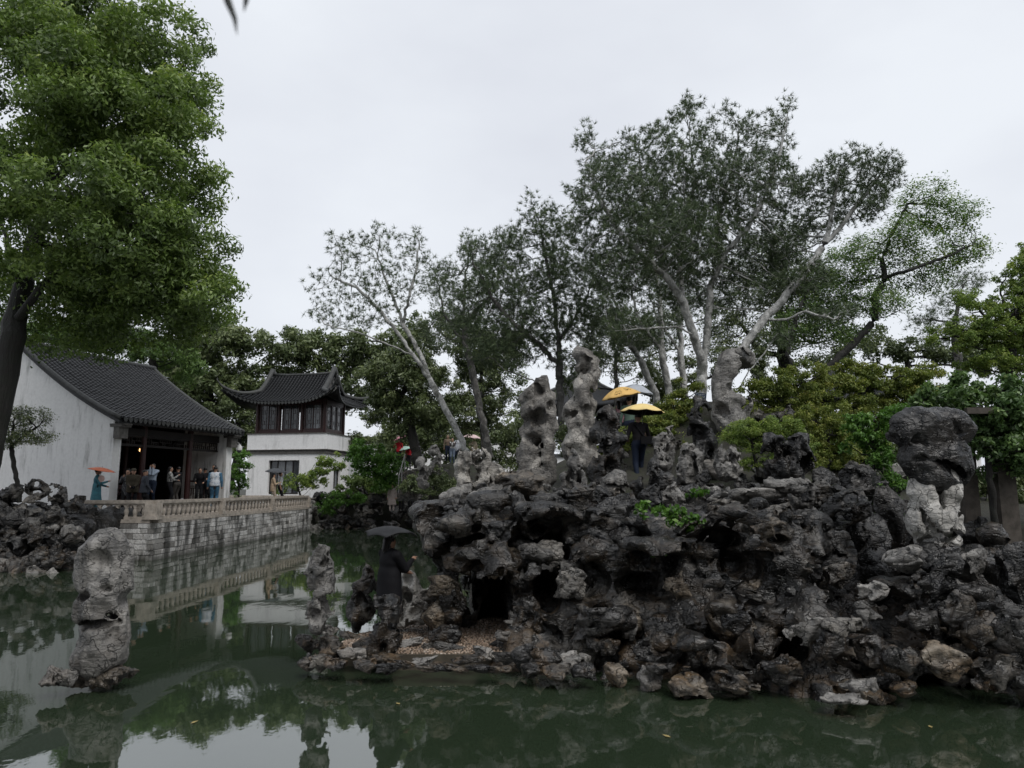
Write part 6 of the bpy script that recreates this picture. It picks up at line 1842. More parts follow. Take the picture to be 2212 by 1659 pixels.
# ------------------------------------------------------------------ things further back
def far_roof(name, label, c, hx, hy, z_eave, z_top, lf=0.5, columns=True):
    e = empty(name, c, 0, label, 'building')
    m = MB(); nn = 16
    rows = []
    for k in range(9):
        s_ = k/8
        ring = []
        for j in range(nn*4):
            sd, t = divmod(j, nn); t = t/nn*2-1
            x, y = [(t, -1), (1, t), (-t, 1), (-1, -t)][sd]
            ring.append((x*hx*(1-s_), y*hy*(1-s_), z_eave + (z_top-z_eave)*(0.45*s_+0.55*s_*s_) + lf*abs(t)**4*(1-s_)**2))
        rows.append(ring)
    b0 = 0
    for r_ in rows: m.v.extend(r_)
    n4 = nn*4
    for i in range(8):
        for j in range(n4): m.f.append((i*n4+j, i*n4+(j+1) % n4, (i+1)*n4+(j+1) % n4, (i+1)*n4+j))
    rf = m.build('roof', TILE, e, True)
    rf.modifiers.new('thick', 'SOLIDIFY').thickness = -0.12
    for sd in range(4):
        for k in range(1, 12):
            t = k/12*2-1
            pts = []
            for i in range(9):
                s_ = i/8*(1-abs(t))
                tt = t/max(1-s_, 1e-3)
                x, y = [(tt, -1), (1, tt), (-tt, 1), (-1, -tt)][sd]
                pts.append((x*hx*(1-s_), y*hy*(1-s_), z_eave + (z_top-z_eave)*(0.45*s_+0.55*s_*s_) + lf*abs(tt)**4*(1-s_)**2))
            tile_strip(pts, 0.09, 4, 0.3).build('tile_row', TILE, rf, True, 40)
        x, y = [(-1, -1), (1, -1), (1, 1), (-1, 1)][sd]
        m = MB(); m.tube([(x*hx*(1-i/8), y*hy*(1-i/8), z_eave + (z_top-z_eave)*(0.45*i/8+0.55*(i/8)**2) + lf*(1-i/8)**2 + 0.08) for i in range(9)], 0.1, 7); m.build('hip_ridge', TILE2, rf, True)
    if columns:
        for (x, y) in ((-1, -1), (1, -1), (1, 1), (-1, 1), (0, -1), (0, 1)):
            m = MB(); m.tube([(x*hx*0.75, y*hy*0.75, 0), (x*hx*0.75, y*hy*0.75, z_eave+0.2)], 0.14, 10); m.build('column', WOOD_D, e, True)
    return e
pc = P(1255, 1000, 38)
far_roof('garden_pavilion', 'dark pavilion roof half hidden behind the tall stones and umbrellas', (pc[0], pc[1], pc[2]-1.2), 2.7, 2.4, 3.9, 6.3, 0.7)
pc = P(1800, 960, 38)
far_roof('garden_pavilion', 'grey roof showing through the maples', (pc[0], pc[1], pc[2]-1.5), 2.4, 2.4, 3.6, 5.6, 0.5)
def garden_wall(nm, lb, A, B, z0, z1):
    A = np.array(A, float); B = np.array(B, float)
    c = (A+B)/2; l = np.linalg.norm(B-A); rz = math.atan2(B[1]-A[1], B[0]-A[0])
    e = empty(nm, (c[0], c[1], z0), rz, lb, 'wall')
    m = MB(); m.box((-l/2, -0.15, 0), (l/2, 0.15, z1-z0)); m.build('wall', WHITE2, e)
    m = MB(); m.prism([(-0.35, z1-z0+0.002), (0.35, z1-z0+0.002), (0.05, z1-z0+0.3), (-0.05, z1-z0+0.3)], -l/2, l/2)
    m.v = [(y, x, z) for (x, y, z) in m.v]
    m.build('coping', TILE, e)
garden_wall('garden_wall', 'white garden wall glimpsed behind the trees right of the tower', (-19, 62), (3, 62), 1.2, 6.6)
garden_wall('garden_wall', 'white house wall beyond the hall at the left edge', (-34, 40), (-21.5, 43), 1.2, 8.6)
garden_wall('garden_wall', 'white wall far behind the maples on the right', (3.5, 64), (42, 64), 1.2, 5.2)
# stone steps by the leaning pine
st = empty('stone_steps', P(880, 1065, 36), 0, 'stone steps climbing the bank left of the leaning pine', 'steps')
for k in range(7):
    m = MB(); m.box((-0.5, k*0.32, k*0.2-0.4), (0.5, k*0.32+0.4, k*0.2)); m.build('step', ROCK, st)
m = MB()
for sx in (-0.48, 0.48):
    for k in (0, 3, 6): m.tube([(sx, k*0.32+0.2, k*0.2-0.1), (sx, k*0.32+0.2, k*0.2+0.85)], 0.025, 6)
    m.tube([(sx, 0.2, 0.85), (sx, 6*0.32+0.2, 2.05)], 0.022, 6)
m.build('handrail', plain('grey_steel', (0.16, 0.16, 0.16), 0.4, 0.5, 4, 0.2, 0), st)
# trellis at the right edge
CONC = plain('weathered_concrete', (0.085, 0.075, 0.065), 0.8, 0.2, 9, 0.35, 0.3)
trl = empty('trellis', P(2140, 1190, 12.4), 0, 'concrete post trellis carrying the wisteria at the right edge', 'trellis')
t0 = np.array(trl.location)
for (u, wd, dd) in ((2100, 0.26, 0.0), (2178, 0.3, -0.2), (2290, 0.28, 0.1)):
    p0 = P(u, 1190, 12.4+dd) - t0; p1 = P(u-8, 880, 12.4+dd) - t0
    m = MB(); m.box((-wd/2, -wd/2, -0.6), (wd/2, wd/2, float(p1[2]-p0[2])), at=p0); m.build('post', CONC, trl)
for k in range(5):
    m = MB(); p = P(2180, 905, 12.4) - t0
    m.box((-1.3, -0.9+k*0.4, 0), (1.8, -0.82+k*0.4, 0.1), at=p); m.build('beam', CONC, trl)
# label plate on the pine trunk
lp = P(1513, 857, 20.66)
pl = empty('tree_label', lp, 0, 'small dark blue label plate tied to the white pine trunk', 'sign')
pl.rotation_euler = (0, 0.12, 0)
m = MB(); m.box((-0.17, -0.01, -0.11), (0.17, 0.01, 0.11)); m.build('plate', plain('blue_enamel', (0.012, 0.03, 0.06), 0.4, 0.4, 5, 0.15, 0), pl)
m = MB()
for row in range(4):
    z = 0.07 - row*0.045
    x = -0.15
    while x < 0.13:
        w_ = rnd.uniform(0.008, 0.02)
        m.box((x, -0.0125, z-0.011), (x+w_*0.35, -0.0105, z+0.011)); m.box((x+w_*0.5, -0.0125, z-0.004), (x+w_, -0.0105, z+0.004))
        x += w_ + 0.012
m.build('lettering', plain('white_paint', (0.6, 0.6, 0.6), 0.6, 0.2, 4, 0.05, 0), pl)
print('buildings done', nb, round(time.time()-T0, 1))
# ------------------------------------------------------------------ people
def cloth(name, c, rough=0.75, var=0.18, scale=7.0):
    return plain(name, c, rough, 0.15, scale, var, 0.2)
def blotch(name, a, b2, scale=22, th=(0.46, 0.54)):
    m, n, b, out = new_mat(name)
    pos = N(n, 'ShaderNodeNewGeometry').outputs['Position']
    n.links.new(ramp(n, noise(n, pos, scale, 3, 0.6, 0.8), [(th[0], a), (th[1], b2)]), b.inputs['Base Color'])
    b.inputs['Roughness'].default_value = 0.75
    return m
SKIN = plain('skin', (0.36, 0.21, 0.145), 0.5, 0.35, 12, 0.08, 0)
HAIR = plain('black_hair', (0.008, 0.007, 0.007), 0.4, 0.4, 30, 0.3, 0)
BLACK = cloth('black_cloth', (0.010, 0.010, 0.012))
NAVY = cloth('navy_denim', (0.012, 0.018, 0.034))
SHOE = cloth('dark_shoe', (0.02, 0.02, 0.02), 0.5)
WSHOE = cloth('white_shoe', (0.5, 0.5, 0.48), 0.5)
def ik(sh, tgt, l1, l2, hint):
    sh, tgt, hint = np.array(sh, float), np.array(tgt, float), np.array(hint, float)
    d = tgt - sh; L_ = min(np.linalg.norm(d), (l1+l2)*0.985); d = d/np.linalg.norm(d)
    tgt = sh + d*L_
    a = (l1*l1 - l2*l2 + L_*L_)/(2*L_)
    h_ = math.sqrt(max(l1*l1 - a*a, 0))
    p = hint - d*np.dot(hint, d); p = p/(np.linalg.norm(p) + 1e-9)
    return sh + d*a + p*h_, tgt
def person(label, pos, rz, H=1.68, top=BLACK, sleeve=None, legs=NAVY, shoes=SHOE, skin=SKIN, hair=HAIR, larm=None, rarm=None, stride=0.0, coat=0.0, flare=0.0, wide=1.0, hairlen=0.0, bun=False, cap=None, hood=None,
           strap=None, res=0.021, group='visitors', short=False, look=0.0, lean=0.0):
    fl = Field((-0.62, -0.5, -0.02), (0.62, 0.62, 1.98), res, big=0.2)
    K = 0.025
    TOP, SLV, LEG, SK, HR, SH, EX = 0, 1, 2, 3, 4, 5, 6
    wd = wide
    for sx in (-1, 1):
        fy = stride*sx*0.5
        hip = (sx*0.09, 0, 0.9); ank = (sx*0.1, fy, 0.09)
        knee, ank = ik(hip, ank, 0.43, 0.42, (0, 1, 0))
        fl.cone(hip, knee, 0.095*wd, 0.068, K, LEG); fl.cone(knee, ank, 0.068, 0.05, K, LEG)
        fl.ell((ank[0], ank[1]+0.055, 0.045), (0.048, 0.125, 0.045), 0.015, SH)
    tl = lambda z: (0, lean*(z-0.95), 0)
    fl.ell((0, 0, 0.95), (0.165*wd, 0.125*wd, 0.14), 0.04, LEG)
    fl.ell((0, lean*0.12, 1.1), (0.15*wd, 0.115*wd, 0.17), 0.04, TOP)
    fl.ell((0, lean*0.33, 1.28), (0.175*wd, 0.125*wd, 0.17), 0.05, TOP)
    ly = lean*0.45
    fl.cone((-0.13, ly, 1.40), (0.13, ly, 1.40), 0.07*wd, 0.07*wd, 0.05, TOP)
    if coat:
        zb = 0.95 - coat
        fl.cone((0, 0, 1.05), (0, 0.0, zb), 0.165*wd, 0.165*wd + flare, 0.05, TOP, sq=(1.12, 0.85, 1))
        sl = fl.win((-0.6, -0.5, -0.02), (0.6, 0.6, zb - 0.005), 0)
        # cut the hem clean (legs remain below)
        p = fl.grid(sl)
        mk = (p[..., 2] < zb) & (fl.t[sl] == TOP)
        lg = np.full(p.shape[:3], 0.2, dtype=np.float32)
        for sx in (-1, 1):
            dd = np.hypot(p[..., 0] - sx*0.1, p[..., 1] - stride*sx*0.5*(1 - p[..., 2]/0.9)) - 0.06
            lg = np.minimum(lg, dd)
        fl.f[sl] = np.where(mk, np.maximum(fl.f[sl], lg), fl.f[sl])
        tt = fl.t[sl]; tt[mk] = LEG
    for sx, arm in ((-1, larm), (1, rarm)):
        sh = np.array([sx*0.185*wd, ly, 1.395])
        tgt = arm if arm is not None else (sx*0.26*wd, 0.06 + ly*0.5, 0.84)
        el, wr = ik(sh, tgt, 0.29, 0.25, (sx*0.5, -0.8, -0.6))
        fl.cone(sh, el, 0.062*wd, 0.05*wd, K, SLV)
        fl.cone(el, wr, 0.05*wd if not short else 0.042, 0.036, 0.015, SLV if not short else SK)
        d = (wr - el)/np.linalg.norm(wr - el)
        sd = np.cross(d, (0, 0, 1.0)); sd = sd/(np.linalg.norm(sd)+1e-6)
        fl.cone(wr, wr + d*0.07, 0.03, 0.034, 0.012, SK)
        for k in range(4):
            b0 = wr + d*0.075 + sd*(k-1.5)*0.02
            mid = b0 + d*0.035; e_ = mid + d*0.02 + np.array([0, 0.012, -0.012])
            fl.cone(b0, mid, 0.010, 0.0095, 0.003, SK); fl.cone(mid, e_, 0.0095, 0.008, 0.003, SK)
        fl.cone(wr + d*0.02 + sd*0.03, wr + d*0.06 + sd*0.055, 0.011, 0.009, 0.004, SK)
    hx, hy, hz = 0.0, ly*1.15, 1.0
    fl.cone((0, ly, 1.42), (0, hy, 1.53), 0.055, 0.05, 0.02, SK)
    ca, sa = math.cos(look), math.sin(look)
    def hp(x, y, z): return (x*ca - y*sa, hy + x*sa + y*ca, z)
    fl.ell((0, hy, 1.592), (0.076, 0.092, 0.112), 0.01, SK); fl.ell(hp(0, 0.025, 1.53), (0.055, 0.062, 0.055), 0.02, SK)
    fl.ell(hp(0, 0.098, 1.578), (0.014, 0.02, 0.022), 0.008, SK)
    for sx in (-1, 1):
        fl.ell(hp(sx*0.078, 0, 1.58), (0.013, 0.022, 0.03), 0.006, SK)
        fl.ell(hp(sx*0.032, 0.09, 1.602), (0.016, 0.01, 0.008), 0.0, HR)
        fl.ell(hp(sx*0.032, 0.092, 1.622), (0.02, 0.008, 0.006), 0.0, HR)
    fl.ell(hp(0, 0.09, 1.53), (0.022, 0.01, 0.006), 0.0, EX if False else SK)
    if cap is None and hood is None:
        fl.ell(hp(0, -0.022, 1.635), (0.088, 0.098, 0.082), 0.006, HR)
    elif cap is not None:
        fl.ell(hp(0, -0.02, 1.62), (0.085, 0.095, 0.07), 0.006, HR)
        fl.ell(hp(0, -0.008, 1.66), (0.096, 0.108, 0.065), 0.006, EX); fl.ell(hp(0, 0.11, 1.645), (0.075, 0.075, 0.012), 0.006, EX)
    else:
        fl.ell(hp(0, -0.03, 1.61), (0.115, 0.118, 0.135), 0.01, EX)
    if hairlen: fl.cone(hp(0, -0.06, 1.6), hp(0, -0.085, 1.6-hairlen), 0.075, 0.065, 0.02, HR)
    if bun: fl.ell(hp(0, -0.07, 1.70), (0.07, 0.06, 0.05), 0.01, HR); fl.ell(hp(0.05, -0.09, 1.66), (0.03, 0.03, 0.03), 0.01, HR)
    if strap is not None:
        a, b2 = strap
        fl.cone(a, b2, 0.022, 0.022, 0.0, EX)
    v, q, ci = fl.nets()
    tg = fl.t[ci[:, 0], ci[:, 1], ci[:, 2]]
    for dx, dy, dz in ((1, 0, 0), (0, 1, 0), (0, 0, 1), (1, 1, 1)):
        t2 = fl.t[ci[:, 0]+dx, ci[:, 1]+dy, ci[:, 2]+dz]
        f0 = fl.f[ci[:, 0], ci[:, 1], ci[:, 2]]; f2 = fl.f[ci[:, 0]+dx, ci[:, 1]+dy, ci[:, 2]+dz]
        tg = np.where((f2 < f0) & (f2 < 0.0), t2, tg)
    s = H/1.72
    me = mesh_np('person', v*s, q, smooth=True)
    for m_ in (top, sleeve or top, legs, skin, hair, shoes, cap or hood or (strap and STRAP) or BLACK): me.materials.append(m_)
    me.polygons.foreach_set('material_index', tg[q[:, 0]].astype(np.int32))
    o = bpy.data.objects.new('person', me); col.objects.link(o)
    o.location = [float(x) for x in pos]; o.rotation_euler = (0, 0, rz)
    tag(o, label, 'person', group)
    return o
STRAP = cloth('black_strap', (0.006, 0.006, 0.007), 0.5)
def at_u(u, D, z): return np.array([(u-1106)/F*(D*CP + (z-CAM_H)*SP), D, z])
def umbrella(label, apex, R_, depth, mat, tilt=(0, 0), shaft=0.6, inner=None, sag=0.03, group='umbrellas', seg=8, waves=0.0, hook=True, prints=None, seed=0, kind='umbrella'):
    e = empty(kind, apex, 0, label, kind, group)
    e.rotation_euler = (tilt[0], tilt[1], 0)
    r = random.Random(seed)
    sub = 6; nr = 8
    n_ = seg*sub
    m = MB()
    m.v.append((0, 0, 0))
    ph = [r.uniform(-1, 1)*waves for _ in range(seg)]
    def surf(t, a):
        g = (a/(2*math.pi)*seg) % 1.0
        c = math.sin(math.pi*g)
        k = int(a/(2*math.pi)*seg) % seg
        w_ = ph[k]*(1-g) + ph[(k+1) % seg]*g
        rr = R_*t*(1 - 0.09*c*t)
        return (rr*math.cos(a), rr*math.sin(a), -depth*(t**1.8) - sag*c*t*t*(1 if waves == 0 else -0.6) + w_*t*t)
    for i in range(1, nr+1):
        for j in range(n_):
            m.v.append(surf(i/nr, 2*math.pi*j/n_))
    for j in range(n_): m.f.append((0, 1+j, 1+(j+1) % n_))
    for i in range(nr-1):
        for j in range(n_):
            a, b2 = 1+i*n_, 1+(i+1)*n_
            m.f.append((a+j, b2+j, b2+(j+1) % n_, a+(j+1) % n_))
    cn = m.build('canopy', mat, e, True)
    so = cn.modifiers.new('thick', 'SOLIDIFY'); so.thickness = 0.006; so.offset = -1
    if inner is not None:
        cn.data.materials.append(inner); so.material_offset = 1
    MET = plain_metal
    for k in range(seg):
        a = 2*math.pi*k/seg
        pts = [tuple(Vector(surf(t, a)) - Vector((0, 0, 0.012))) for t in (0.04, 0.35, 0.7, 0.99)]
        m = MB(); m.tube(pts, 0.004, 4); m.build('rib', MET, e)
        m = MB(); m.tube([(0, 0, -depth*1.5-0.05), pts[1]], 0.003, 4); m.build('strut', MET, e)
    m = MB(); m.tube([(0, 0, 0.05), (0, 0, -shaft)], 0.007, 6); m.build('shaft', MET, e)
    m = MB(); m.tube([(0, 0, -shaft), (0, 0, -shaft-0.09)], 0.015, 8); m.build('handle', BLACK, e)
    if prints:
        m = MB()
        for (pa, pt, n2) in prints:
            for k in range(n2):
                a = pa + r.uniform(-0.22, 0.22); t = pt + r.uniform(-0.12, 0.12)
                d_a, d_t = r.uniform(-0.07, 0.07), r.uniform(0.04, 0.1)
                p = [Vector(surf(t, a)), Vector(surf(t + d_t*0.5, a + d_a*0.5 + 0.02)), Vector(surf(t + d_t, a + d_a)), Vector(surf(t + d_t*0.5, a + d_a*0.5 - 0.02))]
                m.add([x + Vector((0, 0, 0.006)) for x in p], [(0, 1, 2, 3)])
        m.build('leaf_print', cloth('print_brown', (0.16, 0.10, 0.03)), cn)
    return e
plain_metal = plain('umbrella_steel', (0.12, 0.12, 0.12), 0.35, 0.5, 4, 0.1, 0, 0.6)

PI = math.pi
def ground(u, D):
    X = (u-1106)/F*D
    return float(hgt(np.array([X]), np.array([D]))[0])
# --- on the landing
UMB_BLK = cloth('grey_black_nylon', (0.022, 0.023, 0.025), 0.6, 0.25)
pp = at_u(838, 10.9, 0.2)
person('person in a long black coat under a drooping dark umbrella on the landing', pp, -0.9, 1.52, BLACK, BLACK, BLACK, SHOE, coat=0.42, flare=0.03, wide=1.3, larm=(-0.05, 0.34, 1.08), rarm=(0.12, 0.36, 1.28), hairlen=0.12, res=0.015, group='visitors near the rockery')
umbrella('drooping black umbrella held over the person in the black coat', P(846, 1136, 10.85), 0.41, 0.12, UMB_BLK, (-0.06, 0.05), 0.5, None, 0.05, waves=0.05, seed=3)
# --- on the hill path
D = 17.2
zf = max(2.55, ground(1378, D)-0.35)
person('man in black top and navy trousers walking away up the rockery path', at_u(1382, D, zf), 0.12, 1.70, cloth('charcoal_tee', (0.018, 0.016, 0.018)), None, NAVY, SHOE, rarm=(0.19, 0.30, 1.22), larm=(-0.22, 0.2, 1.05), stride=0.36, short=True, strap=((-0.15, -0.1, 1.42), (0.17, -0.14, 1.02)), res=0.015, group='visitors near the rockery')
b_ = MB(); b_.box((-0.13, -0.05, -0.09), (0.13, 0.05, 0.09))
tag(b_.build('sling_bag', STRAP, None, loc=at_u(1396, D-0.22, zf+1.0)), 'dark sling bag on the back of the man in black top', 'bag')
YEL = cloth('yellow_nylon', (0.74, 0.48, 0.17), 0.5, 0.06, 3)
YEL2 = cloth('pale_yellow_nylon', (0.80, 0.62, 0.27), 0.5, 0.06, 3)
DARKIN = cloth('black_lining', (0.012, 0.012, 0.013))
umbrella('yellow umbrella with black lining held by the man in black top', P(1388, 872, D-0.05), 0.55, 0.2, YEL2, (-0.02, 0.04), 0.75, DARKIN, 0.02)
D = 20.0
zf = max(3.2, ground(1350, D)-0.6)
zt = P(1360, 858, D)[2]
person('person in pink striped top under the orange umbrella', at_u(1338, D+0.3, zt-1.68), 0.2, 1.62, blotch('pink_stripes', (0.5, 0.18, 0.24), (0.6, 0.42, 0.45), 18), legs=NAVY, rarm=(0.2, 0.3, 1.25), hairlen=0.1, res=0.022, group='visitors near the rockery')
person('black haired person in a green top right of the one in pink', at_u(1362, D-0.2, zt-1.7), -0.1, 1.70, cloth('sage_top', (0.10, 0.15, 0.12)), legs=NAVY, rarm=(0.2, 0.28, 1.2), res=0.022, group='visitors near the rockery')
umbrella('orange umbrella with a bamboo print above the two people in pink and green', P(1338, 836, D-0.1), 0.57, 0.27, YEL, (0.06, -0.2), 0.7, None, 0.02, prints=[(-1.9, 0.7, 26), (-1.15, 0.55, 22)], seed=5)
CLR, n, b, o_ = new_mat('clear_plastic')
b.inputs['Base Color'].default_value = (0.62, 0.66, 0.72, 1); b.inputs['Roughness'].default_value = 0.25; b.inputs['Alpha'].default_value = 0.82
umbrella('clear grey umbrella just behind the orange one', P(1376, 830, D+0.9), 0.52, 0.24, CLR, (0.1, 0.12), 0.7, None, 0.01)
# --- terrace
TEAL = blotch('teal_robe', (0.025, 0.10, 0.13), (0.035, 0.16, 0.2), 8, (0.4, 0.6))
zt = FLOOR
person('woman in a blue silk robe by the left end of the balustrade', at_u(204, 25.3, zt), -1.15, 1.62, TEAL, TEAL, TEAL, SHOE, coat=0.80, flare=0.09, bun=True, rarm=(0.16, 0.34, 1.22), larm=(-0.1, 0.3, 1.05), res=0.019, group='visitors on the terrace')
umbrella('small orange red paper parasol carried by the woman in the blue robe', P(221, 1010, 25.15), 0.45, 0.10, cloth('red_paper', (0.55, 0.16, 0.08), 0.5, 0.1), (0.0, 0.17), 0.62, None, 0.004, seg=12, group='parasols', kind='parasol')
fb = empty('hand_fan', P(219, 1034, 25.1), 0, 'round pinkish silk fan held by the woman in the blue robe', 'fan')
m = MB(); m.lathe([(0.004, -0.006), (0.12, -0.006), (0.12, 0.006), (0.004, 0.006)], 8); m.v = [(x, z, y) for x, y, z in m.v]; m.build('leaf', cloth('fan_silk', (0.5, 0.36, 0.32)), fb)
m = MB(); m.tube([(0, 0, -0.12), (0.0, 0, -0.32)], 0.01, 6); m.build('handle', WOOD_D, fb)
person('man in an olive jacket and cap holding a camera at his waist', at_u(282, 26.6, zt), PI+0.5, 1.66, cloth('olive_jacket', (0.05, 0.042, 0.03)), legs=BLACK, coat=0.16, flare=0.02, cap=cloth('olive_cap', (0.06, 0.055, 0.04)), rarm=(0.08, 0.28, 1.02), larm=(-0.05, 0.28, 1.0), wide=1.08, shoes=WSHOE, group='visitors on the terrace')
cm_ = empty('camera', at_u(287, 26.25, zt+0.95), 0.4, 'black camera in the hands of the man in the olive jacket', 'camera')
m = MB(); m.box((-0.07, -0.035, -0.05), (0.07, 0.035, 0.05)); m.build('body', BLACK, cm_)
m = MB(); m.tube([(0, -0.037, 0), (0, -0.13, -0.01)], 0.035, 12); m.build('lens', STRAP, cm_, True, 50)
person('dark clothed woman with raised hand behind the man in the cap', at_u(270, 27.6, zt), PI+0.3, 1.66, blotch('dark_floral', (0.02, 0.02, 0.025), (0.2, 0.2, 0.2), 30, (0.55, 0.62)), legs=BLACK, bun=True, rarm=(0.1, 0.3, 1.4), coat=0.3, group='visitors on the terrace')
person('man in a slate jacket seen from the side at the balustrade', at_u(308, 26.2, zt), -0.8, 1.60, cloth('slate_jacket', (0.045, 0.05, 0.062)), legs=BLACK, coat=0.14, flare=0.02, wide=1.1, look=-0.5, rarm=(0.24, 0.16, 0.92), group='visitors on the terrace')
hz = FLOOR + 0.22
person('man in a pale blue shirt raising a phone to his face inside the hall', at_u(325, 29.2, hz), PI+0.2, 1.72, cloth('pale_blue_shirt', (0.30, 0.36, 0.44)), legs=NAVY, rarm=(0.05, 0.22, 1.52), larm=(-0.05, 0.22, 1.50), group='visitors on the terrace')
person('woman in a black and white patterned top inside the hall', at_u(363, 29.4, hz), -1.2, 1.60, blotch('zebra_top', (0.02, 0.02, 0.02), (0.42, 0.42, 0.40), 26), legs=BLACK, hairlen=0.14, rarm=(0.15, 0.32, 1.3), larm=(-0.1, 0.3, 1.1), group='visitors on the terrace')
person('person in dark clothes gesturing next to the woman in the patterned top', at_u(380, 30.2, hz), 1.2, 1.62, BLACK, None, cloth('grey_trousers', (0.06, 0.055, 0.05)), rarm=(0.1, 0.4, 1.35), larm=(-0.08, 0.42, 1.15), short=True, group='visitors on the terrace')
person('man in black leaning on the railing nearest the red column', at_u(428, 32.1, hz), PI+0.4, 1.62, BLACK, legs=BLACK, rarm=(0.18, 0.36, 1.02), larm=(-0.18, 0.36, 1.02), lean=0.25, group='visitors on the terrace')
person('person in black turned away behind the railing', at_u(439, 32.4, hz), 0.4, 1.64, BLACK, legs=BLACK, group='visitors on the terrace')
person('young man in a black shirt standing against the white wall behind the railing', at_u(458, 32.5, hz), PI-0.2, 1.78, cloth('black_shirt', (0.014, 0.015, 0.018)), legs=BLACK, short=True, rarm=(0.15, 0.3, 1.05), larm=(-0.2, 0.3, 1.02), group='visitors on the terrace')
person('man in a white patterned vest over blue sleeves with his back turned', at_u(461, 30.7, FLOOR+0.1), 0.35, 1.76, blotch('white_blue_vest', (0.55, 0.57, 0.6), (0.28, 0.34, 0.42), 12, (0.45, 0.62)), cloth('blue_silk', (0.06, 0.14, 0.22)), cloth('blue_silk_robe', (0.06, 0.14, 0.22)), coat=0.05, wide=1.08, group='visitors on the terrace')
person('woman in a beige coat sharing the dark umbrella on the terrace', at_u(588, 38.2, FLOOR), -1.2, 1.74, cloth('beige_coat', (0.36, 0.27, 0.19)), legs=cloth('beige_trousers', (0.3, 0.25, 0.2)), coat=0.2, hairlen=0.16, rarm=(0.12, 0.3, 1.2), group='visitors on the terrace')
person('man in a white tee shirt sharing the dark umbrella on the terrace', at_u(603, 39.2, FLOOR), -1.3, 1.82, cloth('white_tee', (0.72, 0.72, 0.72)), legs=BLACK, short=True, group='visitors on the terrace')
umbrella('dark grey umbrella over the couple on the terrace', P(597, 1011, 38.6), 0.6, 0.2, cloth('dark_grey_nylon', (0.05, 0.054, 0.06), 0.4), (0.05, 0.05), 0.75)
bgm = MB(); bgm.lathe([(0.09, 0), (0.11, 0.02), (0.1, 0.2), (0.03, 0.3)], 10)
tag(bgm.build('plastic_bag', cloth('white_bag', (0.3, 0.3, 0.32), 0.3), None, True, loc=at_u(392, 29.3, hz)), 'pale plastic bag standing on the hall floor', 'bag')
# --- far path
def far_p(label, u, D, vtop, rz, H=1.65, **k):
    z = P(u, vtop, D)[2] - H
    return person(label, at_u(u, D, z), rz, H, res=0.034, group='visitors on the far path', **k)
RED = cloth('red_coat', (0.42, 0.02, 0.03))
far_p('person in a red coat under a pink umbrella on the far path', 861, 46, 948, PI, top=RED, legs=BLACK, coat=0.1, rarm=(0.2, 0.3, 1.3))
umbrella('pink umbrella of the person in the red coat', P(860, 940, 45.8), 0.52, 0.2, cloth('pink_nylon', (0.6, 0.28, 0.34)), (0.2, -0.3), 0.7, group='umbrellas')
far_p('second person in red partly behind a tree trunk on the far path', 883, 46.5, 962, PI, 1.6, top=RED, legs=BLACK)
umbrella('pale green umbrella beside the second person in red', P(872, 964, 46.2), 0.5, 0.18, cloth('mint_nylon', (0.35, 0.5, 0.45)), (0.15, -0.2), 0.7)
far_p('person in a hooded tan jacket on the far path', 967, 46, 940, PI+0.2, 1.72, top=cloth('tan_hooded', (0.16, 0.12, 0.09)), legs=NAVY, hood=cloth('tan_hood', (0.15, 0.115, 0.085)))
far_p('person in a white print tee shirt photographing from the far path', 977, 45.5, 946, PI, 1.68, top=cloth('white_print', (0.6, 0.6, 0.6)), sleeve=cloth('dark_sleeve', (0.06, 0.05, 0.05)), legs=cloth('light_denim', (0.12, 0.15, 0.2)), rarm=(0.05, 0.25, 1.42), larm=(-0.05, 0.25, 1.42))
far_p('person in a white coat right of the one photographing', 989, 46.2, 942, PI-0.4, 1.72, top=cloth('white_coat', (0.5, 0.52, 0.56)), legs=NAVY, coat=0.2)
far_p('person in a cream jacket under a pale pink umbrella on the far path', 1022, 46, 945, PI+0.4, 1.7, top=cloth('cream_jacket', (0.45, 0.38, 0.28)), legs=cloth('khaki', (0.2, 0.16, 0.11)), rarm=(0.2, 0.3, 1.3))
umbrella('pale pink umbrella over the person in the cream jacket', P(1020, 938, 45.8), 0.58, 0.2, cloth('pale_pink_nylon', (0.6, 0.45, 0.44)), (0.1, 0.1), 0.7)
far_p('woman in a pale dress at the foot of the stone steps', 846, 41, 1045, PI, 1.6, top=cloth('pale_dress', (0.34, 0.29, 0.27)), legs=cloth('pale_dress_skirt', (0.34, 0.29, 0.27)), coat=0.5, flare=0.08, hairlen=0.25)
far_p('person in grey behind the rocks at the foot of the steps', 866, 41.5, 1042, PI+0.4, 1.65, top=cloth('grey_top', (0.09, 0.09, 0.09)), legs=BLACK)
far_p('woman in a light shawl right of the person in grey', 888, 41.5, 1040, PI-0.3, 1.65, top=cloth('light_shawl', (0.32, 0.29, 0.26)), legs=BLACK, hairlen=0.2, coat=0.25)
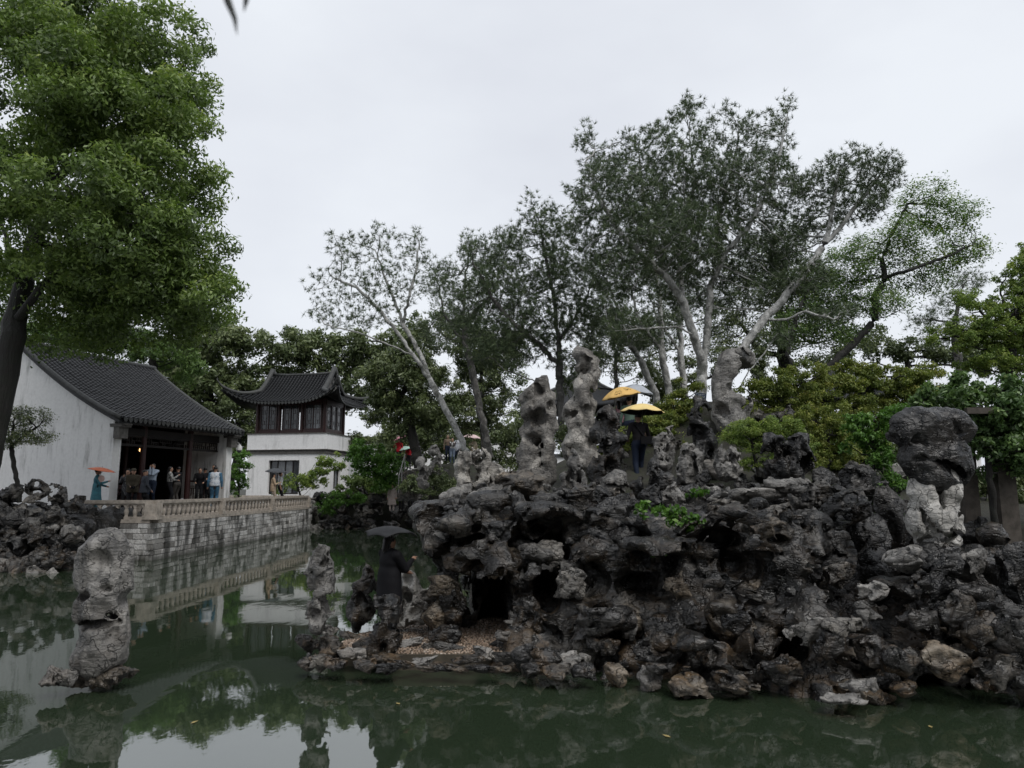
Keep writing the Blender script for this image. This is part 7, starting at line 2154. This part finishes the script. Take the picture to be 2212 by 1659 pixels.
far_p('person in a pink flowered dress behind the left end of the rockery', 985, 30, 1058, PI, 1.6, top=blotch('pink_flowers', (0.5, 0.3, 0.28), (0.3, 0.12, 0.12), 18), legs=BLACK, coat=0.4)
# --- leaves floating on the pond
lm_ = MB(); lm_.v = [(-0.05, 0, 0), (-0.01, -0.022, 0.004), (0.05, 0, 0.006), (0.0, 0.022, 0.004), (0, 0, -0.003)]; lm_.f = [(0, 1, 4), (1, 2, 4), (2, 3, 4), (3, 0, 4)]
LFM = lm_.mesh('floating_leaf'); YL = cloth('fallen_leaf', (0.3, 0.24, 0.10), 0.5)
for (u, v, lb) in ((1440, 1590, 'tiny fallen leaf floating below the middle of the rockery'), (860, 1520, 'tiny fallen leaf floating in front of the landing'), (420, 1560, 'tiny fallen leaf floating between the pond stone and the landing'), (2010, 1570, 'tiny fallen leaf floating below the mushroom stone')):
    o = link('floating_leaf', LFM, YL, None, W(u, v, 0.006)); o.rotation_euler = (0, 0, rnd.uniform(0, 6.28))
    tag(o, lb, 'leaf', 'fallen leaves floating on the pond')
# --- twig tips hanging into the top of the frame, close to the camera
tw = empty('drooping_leaf', P(505, -60, 1.5), 0, 'blurred dark leaf tips hanging into the top of the frame', 'leaf')
two = np.array(tw.location)
for (pts_) in ([(478, -40), (494, 8), (507, 40), (512, 74)], [(536, -40), (531, 5), (527, 24)]):
    m = MB()
    c3 = [P(a, b2, 1.5) - two for a, b2 in pts_]
    n_ = len(c3)
    for i, p in enumerate(c3):
        w_ = [0.010, 0.009, 0.006, 0.0008][i if n_ == 4 else i+1]
        m.v += [tuple(p + np.array([-w_, 0, 0])), tuple(p + np.array([0, 0.004, 0])), tuple(p + np.array([w_, 0, 0])), tuple(p + np.array([0, -0.002, 0]))]
    for i in range(n_-1):
        for k in range(4): m.f.append((i*4+k, i*4+(k+1) % 4, i*4+4+(k+1) % 4, i*4+4+k))
    m.build('leaf_blade', plain('near_leaf', (0.03, 0.035, 0.03), 0.5, 0.3, 30, 0.2, 0), tw, True)
print('people done', round(time.time()-T0, 1))
